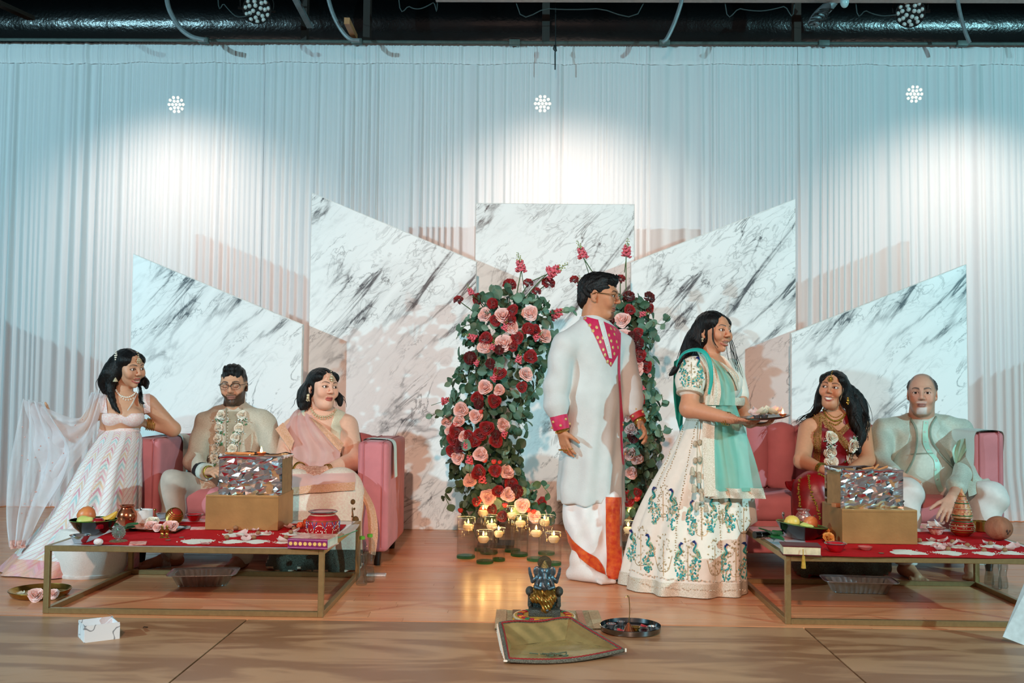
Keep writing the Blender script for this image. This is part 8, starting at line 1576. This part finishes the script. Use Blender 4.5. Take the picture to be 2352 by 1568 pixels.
for k,(u0,u1,m_) in enumerate(((.0,.10,'#c9a57e'),(.16,.24,'#6d4b38'),(.62,.68,'#c98d72'),(.78,.84,'#c98d72'),(.90,1.0,'#c7ae86'))): Gk = np.array([[q[0]+(q[1]-q[0])*u+((q[3]+(q[2]-q[3])*u)-(q[0]+(q[1]-q[0])*u))*v+np.array([0,0,.0062]) for u in (u0,u1)] for v in np.linspace(0,1,10)]); mb = MB(); mb.grid(Gk); mb.build('woven_stripe',mat('mat_stripe'+m_,m_,.6,var=.2,scale=120,bump=.3),T)
pc = fl(1250,1421,.02); rb = 69*pc[1]/2300; T = thing('round_plinth',(pc[0],pc[1],.007),'round plinth edged with red and orange flowers under the figurine','plinth'); b0 = np.array([pc[0],pc[1],.007]); mb = MB(); mb.lathe([(0,0),(rb*.96,0),(rb,.006),(rb*1.0,.024),(rb*.97,.03),(0,.03)],b0,48); mb.build('disc',mat('yellow_plinth','#c99a3a',.6,var=.2,scale=60),T)
mb = MB(); mb.tube([b0+np.array([rb*math.cos(a),rb*math.sin(a),.026]) for a in np.linspace(0,2*math.pi,61)],.005,6,cap=False); mb.build('bead_edge',M_kundan,T)
for k in range(30):
    a = k*2*math.pi/30; mb = MB(); c = b0+np.array([rb*.80*math.cos(a),rb*.80*math.sin(a),.032])
    for j in range(5): mb.ball(c+np.array([.008*math.cos(j*1.26),.008*math.sin(j*1.26),.0]),(.007,.007,.004),6,4)
    mb.build('felt_flower',[mat('felt_red','#a81230',.7),mat('felt_orange','#e0851f',.7),mat('felt_red','#a81230',.7),mat('felt_green','#1f6b4a',.7)][k % 4],T)
mb = MB()
for k in range(40): a = k*2*math.pi/40; mb.tube([b0+np.array([rb*1.0*math.cos(a),rb*1.0*math.sin(a),.02]),b0+np.array([rb*1.03*math.cos(a),rb*1.03*math.sin(a),.002])],.003,5)
tag(mb.build('fringe',mat('yellow_fringe','#d9a02c',.7),T),kind='stuff')
# seated elephant headed figurine on a throne
def idol():
    T = thing('elephant_figurine',(pc[0]+.0,pc[1]+.01,.037),'elephant headed seated figurine in bronze and gold on the round plinth','figurine'); b = np.array(T.location); k = pc[1]/2300; u = lambda x,z,y=0: b+np.array([x*k,y*k,z*k])
    mb = MB(); mb.rbox(u(0,8),(72*k,52*k,16*k),.006,2); mb.rbox(u(0,22,14),(70*k,26*k,20*k),.005,2); mb.build('throne_base',M_idold,T)
    S = SDF(*bounds([u(-44,0,-30),u(44,130,34)],.01),.0024)
    for s in (-1,1): S.cone(u(s*31,20,6),u(s*31,45,6),.014,.012); S.ell(u(s*33,52,4),(10*k,14*k,11*k),k=.004)
    S.box(u(0,60,20),(46*k,10*k,60*k),rr=.006); V,F = S.mesh(); raw_obj('throne_arms',relax(V,F),F,M_idold,T)
    S = SDF(*bounds([u(-50,14,-40),u(50,132,34)],.01),.0022)
    S.ell(u(0,62,2),(20*k,17*k,17*k),k=.01); S.ell(u(0,80,2),(18*k,13*k,15*k),k=.01); S.ell(u(0,98,-3),(13*k,13*k,13*k),k=.008)
    for s in (-1,1):
        S.ell(u(s*17,97,2),(9*k,3.5*k,12*k),k=.004); S.chain([u(s*16,84,2),u(s*27,74,4),u(s*33,92,2),u(s*35,104,0)],[5*k,4.5*k,3.5*k,3*k],k=.003); S.chain([u(s*14,78,-4),u(s*20,64,-12),u(s*10,62,-20)],[5*k,4.5*k,3.6*k],k=.003); S.cone(u(s*6,88,-13),u(s*9,80,-18),2*k,1.2*k,k=.002)
    S.chain([u(0,94,-14),u(1,84,-18),u(2,74,-19),u(6,67,-19),u(9,70,-20)],[6*k,5*k,4*k,3.2*k,2.4*k],k=.004); S.cone(u(8,22,-22),u(6,16,-30),4*k,3.5*k,k=.003); V,F = S.mesh(); raw_obj('figure',relax(V,F,1,.3),F,M_bluegrey,T)
    S = SDF(*bounds([u(-40,10,-44),u(40,70,30)],.01),.0022); S.chain([u(-8,50,-4),u(-22,42,-22),u(4,36,-26)],[13*k,11*k,8*k],k=.008); S.chain([u(8,50,-4),u(16,42,-20),u(9,22,-24)],[13*k,11*k,8*k],k=.008); S.cone(u(0,30,-22),u(2,18,-22),9*k,10*k,k=.008)
    for s in (-1,1): S.chain([u(s*14,80,6),u(s*22,60,0),u(s*22,34,-6)],[4*k,4*k,5*k],k=.006)
    S.wave(lambda P: .0016*np.sin(P[:,0]*420+P[:,2]*260)); V,F = S.mesh(); raw_obj('golden_robe',V,F,M_idolgold,T)
    mb = MB(); mb.lathe([(0,-.003),(15*k,-.003),(16*k,0),(15*k,.003),(0,.003)],u(0,116,4),24,axis=(0,-1,0)); mb.build('halo',mat('dark_bronze_halo','#4f4a38',.4,.5,bump=.3),T); mb = MB(); mb.lathe([(9*k,0),(8*k,5*k),(5*k,10*k),(2*k,16*k),(0,17*k)],u(0,106,-4),16); mb.build('crown',mat('crown_gold','#b9975c',.3,.7,var=.4,scale=200,bump=.6,bscale=260),T)
idol()
# gold winnowing tray with beaded edge
def sup_tray():
    bl,br = fl(1166,1524),fl(1438,1506); tl,tr = fl(1148,1440,.06),fl(1312,1428,.06); A0 = np.array([bl[0],bl[1],.012]); B0 = np.array([br[0]-.01,br[1],.022]); Tl = np.array([tl[0],tl[1],.075]); Tr = np.array([tr[0],tr[1],.075]); T = thing('gold_tray',((A0+B0+Tl+Tr)/4)*np.array([1,1,0]),'gold lined tray with red braided edge at the front of the stage','tray')
    # floor of the tray and three raised sides
    f1 = lambda u: A0+(B0-A0)*u+np.array([0,-.055*math.sin(math.pi*u),-.006*math.sin(math.pi*u)]); b1 = lambda u: np.array([Tl[0]+.05,Tl[1]-.10,.010])+(np.array([Tr[0]-.03,Tr[1]-.10,.010])-np.array([Tl[0]+.05,Tl[1]-.10,.010]))*u; t1 = lambda u: Tl+(Tr-Tl)*u+np.array([0,0,.004*math.sin(9*u)])
    cren = lambda u,v: .005*math.sin(23*u+7*v)*v*(1-v)*3
    G = np.array([[f1(u)+(b1(u)-f1(u))*v+np.array([0,0,.001*math.sin(20*v+9*u)]) for u in np.linspace(0,1,24)] for v in np.linspace(0,1,16)]); mb = MB(); mb.grid(G); G2 = np.array([[b1(u)+(t1(u)-b1(u))*v+np.array([0,cren(u,v)*2.2,0]) for u in np.linspace(0,1,24)] for v in np.linspace(0,1,8)]); mb.grid(G2)
    GL = np.array([[f1(0)+(b1(0)-f1(0))*u+((f1(0)+(Tl-f1(0))*u)-(f1(0)+(b1(0)-f1(0))*u))*v for u in np.linspace(0,1,14)] for v in np.linspace(0,1,6)]); GR = np.array([[f1(1)+(b1(1)-f1(1))*u+((f1(1)+(Tr-f1(1))*u)-(f1(1)+(b1(1)-f1(1))*u))*v+np.array([.004*math.sin(11*u)*v,0,0]) for u in np.linspace(0,1,14)] for v in np.linspace(0,1,6)]); mb.grid(GL); mb.grid(GR); mb.build('gold_lining',mat('gold_satin_lining','#c2aa70',.26,.5,var=.15,scale=14,bump=.12,bscale=40),T,sharp=None)
    off = np.array([0,0,-.007]); mb = MB()
    for Gq in (G,G2+np.array([0,.006,0]),GL+np.array([-.005,0,0]),GR+np.array([.005,0,0])): mb.grid(Gq+off)
    mb.build('outer_cloth',mat('dull_gold_cloth','#8a7448',.6),T,sharp=None)
    rim = [f1(u) for u in np.linspace(0,1,22)]+[f1(1)+(Tr-f1(1))*u for u in np.linspace(.06,1,16)]+[t1(u) for u in np.linspace(.95,0,16)]+[Tl+(f1(0)-Tl)*u for u in np.linspace(.06,1,16)]
    mb = MB(); mb.tube(rim,.0075,7); mb.build('grey_braid',mat('grey_braid','#7d7a6a',.6,var=.4,scale=200,bump=.6,bscale=300),T)
    mb = MB(); ctr = (A0+B0+Tl+Tr)/4; mb.tube([p_+unit(ctr-p_)*.010+np.array([0,0,.005+.002*(i % 2)]) for i,p_ in enumerate(smooth_path(rim,3))],.0028,5); mb.build('red_braid',mat('red_braid','#9a1f24',.7),T)
    mb = MB()
    for u in np.linspace(0,1,26):
        p_ = Tl+(f1(0)-Tl)*u; L = min(.045,p_[2]-.004)
        if L > .004:
            for j in range(int(L/.008)): mb.ball(p_+np.array([-.010,0,-.008*j-.004]),.0035,6,4)
    for j in range(3): mb.ball(f1(0)+np.array([-.012+.004*j,-.012,.002]),.0045,6,4); mb.ball(f1(1)+np.array([.008,-.006,.006-.004*j]),.004,6,4)
    tag(mb.build('bead_fringe',M_pearl,T),kind='stuff')
    p_ = fl(1273,1508,.012); mb = MB(); g = np.random.default_rng(3)
    for j in range(26): c = p_+np.array([g.normal(0,.022),g.normal(0,.010),.006+g.uniform(0,.008)]); mb.tube([c,c+np.array([g.normal(0,.02),g.normal(0,.01),g.normal(0,.003)])],.0028,5)
    tag(mb.build('dried_herbs'),'x','x') if False else tag(mb.build('dried_herbs',mat('dried_herb','#5a4a38',.8,var=.3,scale=120,col2='#4a6a50')),'small bundle of dried herbs lying in the gold lined tray','herbs',None,'stuff')
sup_tray()
# steel thali with small vessels and a hooked wire
p = fl(1454,1463); r = 71*p[1]/2300; c = np.array([p[0],p[1]+r*.82,0]); T = thing('steel_plate',c,'round steel plate with small vessels on the floor at the front','plate'); mb = MB(); mb.lathe([(0,0),(r*.9,0),(r*.97,.006),(r,.026),(r*.985,.028),(r*.95,.010),(r*.88,.005),(0,.005)],c,48); mb.build('dish',mat('dark_steel','#8f9498',.15,1.0),T)
for x,y,rr,h,m_,lab in ((1404,1441,.020,.018,M_silver,'tiny steel bowl at the left of the steel plate'),(1426,1435,.017,.016,M_silver,'tiny steel bowl at the back of the steel plate'),(1497,1450,.016,.024,M_silver,'tiny steel cup at the right of the steel plate'),(1460,1446,.020,.014,M_brass,'tiny brass lamp dish in the middle of the steel plate')):
    b = fl(x,y,.005); mb = MB(); mb.lathe([(0,0),(rr*.6,0),(rr,h*.8),(rr*1.08,h),(rr*.95,h),(rr*.55,.004),(0,.004)],b,18); S1('tiny_vessel',mb,m_,lab,'vessel','tiny vessels on the steel plate')
T = thing('incense_holder',fl(1444,1448,.005),'copper cone holder with a tall hooked wire on the steel plate','incense holder'); b = np.array(T.location); mb = MB(); mb.lathe([(.024,0),(.020,.006),(.010,.024),(.004,.034),(0,.035)],b,18); mb.build('cone',M_copper,T); mb = MB(); H_ = at(1444,1368,b[1])[2]; mb.tube(smooth_path([b+np.array([0,0,.03]),np.array([b[0]+.004,b[1],H_*.6]),np.array([b[0],b[1],H_-.006]),np.array([b[0]-.006,b[1],H_]),np.array([b[0]-.012,b[1],H_-.006])],4),.0018,5); mb.build('hooked_wire',M_brass,T)
for x,y,lab in ((1478,1440,'red petal on the steel plate'),(1424,1450,'dark red petal at the front of the steel plate')): mb = petal(fl(x,y,.009),.016,M_petal,1,.1); S1('rose_petal',mb,M_rose_r,lab,'petal',sharp=None)
# pale card standing at the right front
q = [at(2303,1462,4.30),at(2400,1500,4.24),at(2400,1270,4.30),at(2364,1310,4.34)]; mb = MB(); P = np.array(q); P[0][2] = max(P[0][2],.012); n = unit(np.cross(P[1]-P[0],P[3]-P[0])); mb.add(np.vstack([P,P-n*.006]),[(0,1,2,3),(7,6,5,4),(0,4,5,1),(1,5,6,2),(2,6,7,3),(3,7,4,0)]); S1('pale_card',mb,mat('pale_blue_card','#cfe0e2',.6),'pale blue card leaning at the right front corner','card',smooth=False)
# plate held by the standing woman
def held_plate():
    c = at(1757,958,5.10); T = thing('offering_plate',c,'steel plate of petals and a lit wick held by the standing woman','plate'); R = roty(-.08)@rotx(.03); r = .125
    def pu(mb): mb.v = [tuple(R@np.array(q)+c) for q in mb.v]; return mb
    mb = MB(); mb.lathe([(0,-.008),(r*.75,-.008),(r*.98,.002),(r,.006),(r*.97,.006),(r*.74,-.003),(0,-.003)],n=40); pu(mb).build('dish',mat('brown_steel','#6a5148',.2,.9),T)
    for k,(x,y,m_,s) in enumerate(((-.06,-.02,M_petal,.03),(-.03,.02,M_petal,.034),(-.02,-.03,M_wpetal,.03),(.0,-.01,M_wpetal,.036),(.02,.03,M_wpetal,.034),(.03,-.03,M_wpetal,.03),(.045,.0,M_petal,.034),(.07,.02,M_petal,.03))): mb = petal(R@np.array([x,y,.022])+c,s,m_,k*1.7,.5); S1('rose_petal',mb,m_,ORD[k]+' petal from the left on the plate held by the standing woman','petal','petals on the held plate',sharp=None)
    for x,y,lab in ((-.055,-.06,'tiny steel bowl at the front of the held plate'),(-.02,-.075,'tiny steel cup beside the steel bowl on the held plate')): b = R@np.array([x,y,-.002])+c; mb = MB(); mb.lathe([(0,0),(.015,0),(.020,.02),(.018,.02),(.013,.004),(0,.004)],b,16); S1('tiny_vessel',mb,M_silver,lab,'vessel','tiny vessels on the held plate')
    b = R@np.array([.085,-.02,.0])+c; L = thing('wick_lamp',b,'tiny lit clay lamp at the far end of the held plate','lamp'); mb = MB(); mb.lathe([(0,0),(.012,0),(.020,.012),(.018,.013),(.010,.005),(0,.004)],b,14); mb.build('clay_dish',M_clay,L); mb = MB(); flame(mb,b+np.array([0,0,.010]),.028); mb.build('flame',M_flame,L)
held_plate()
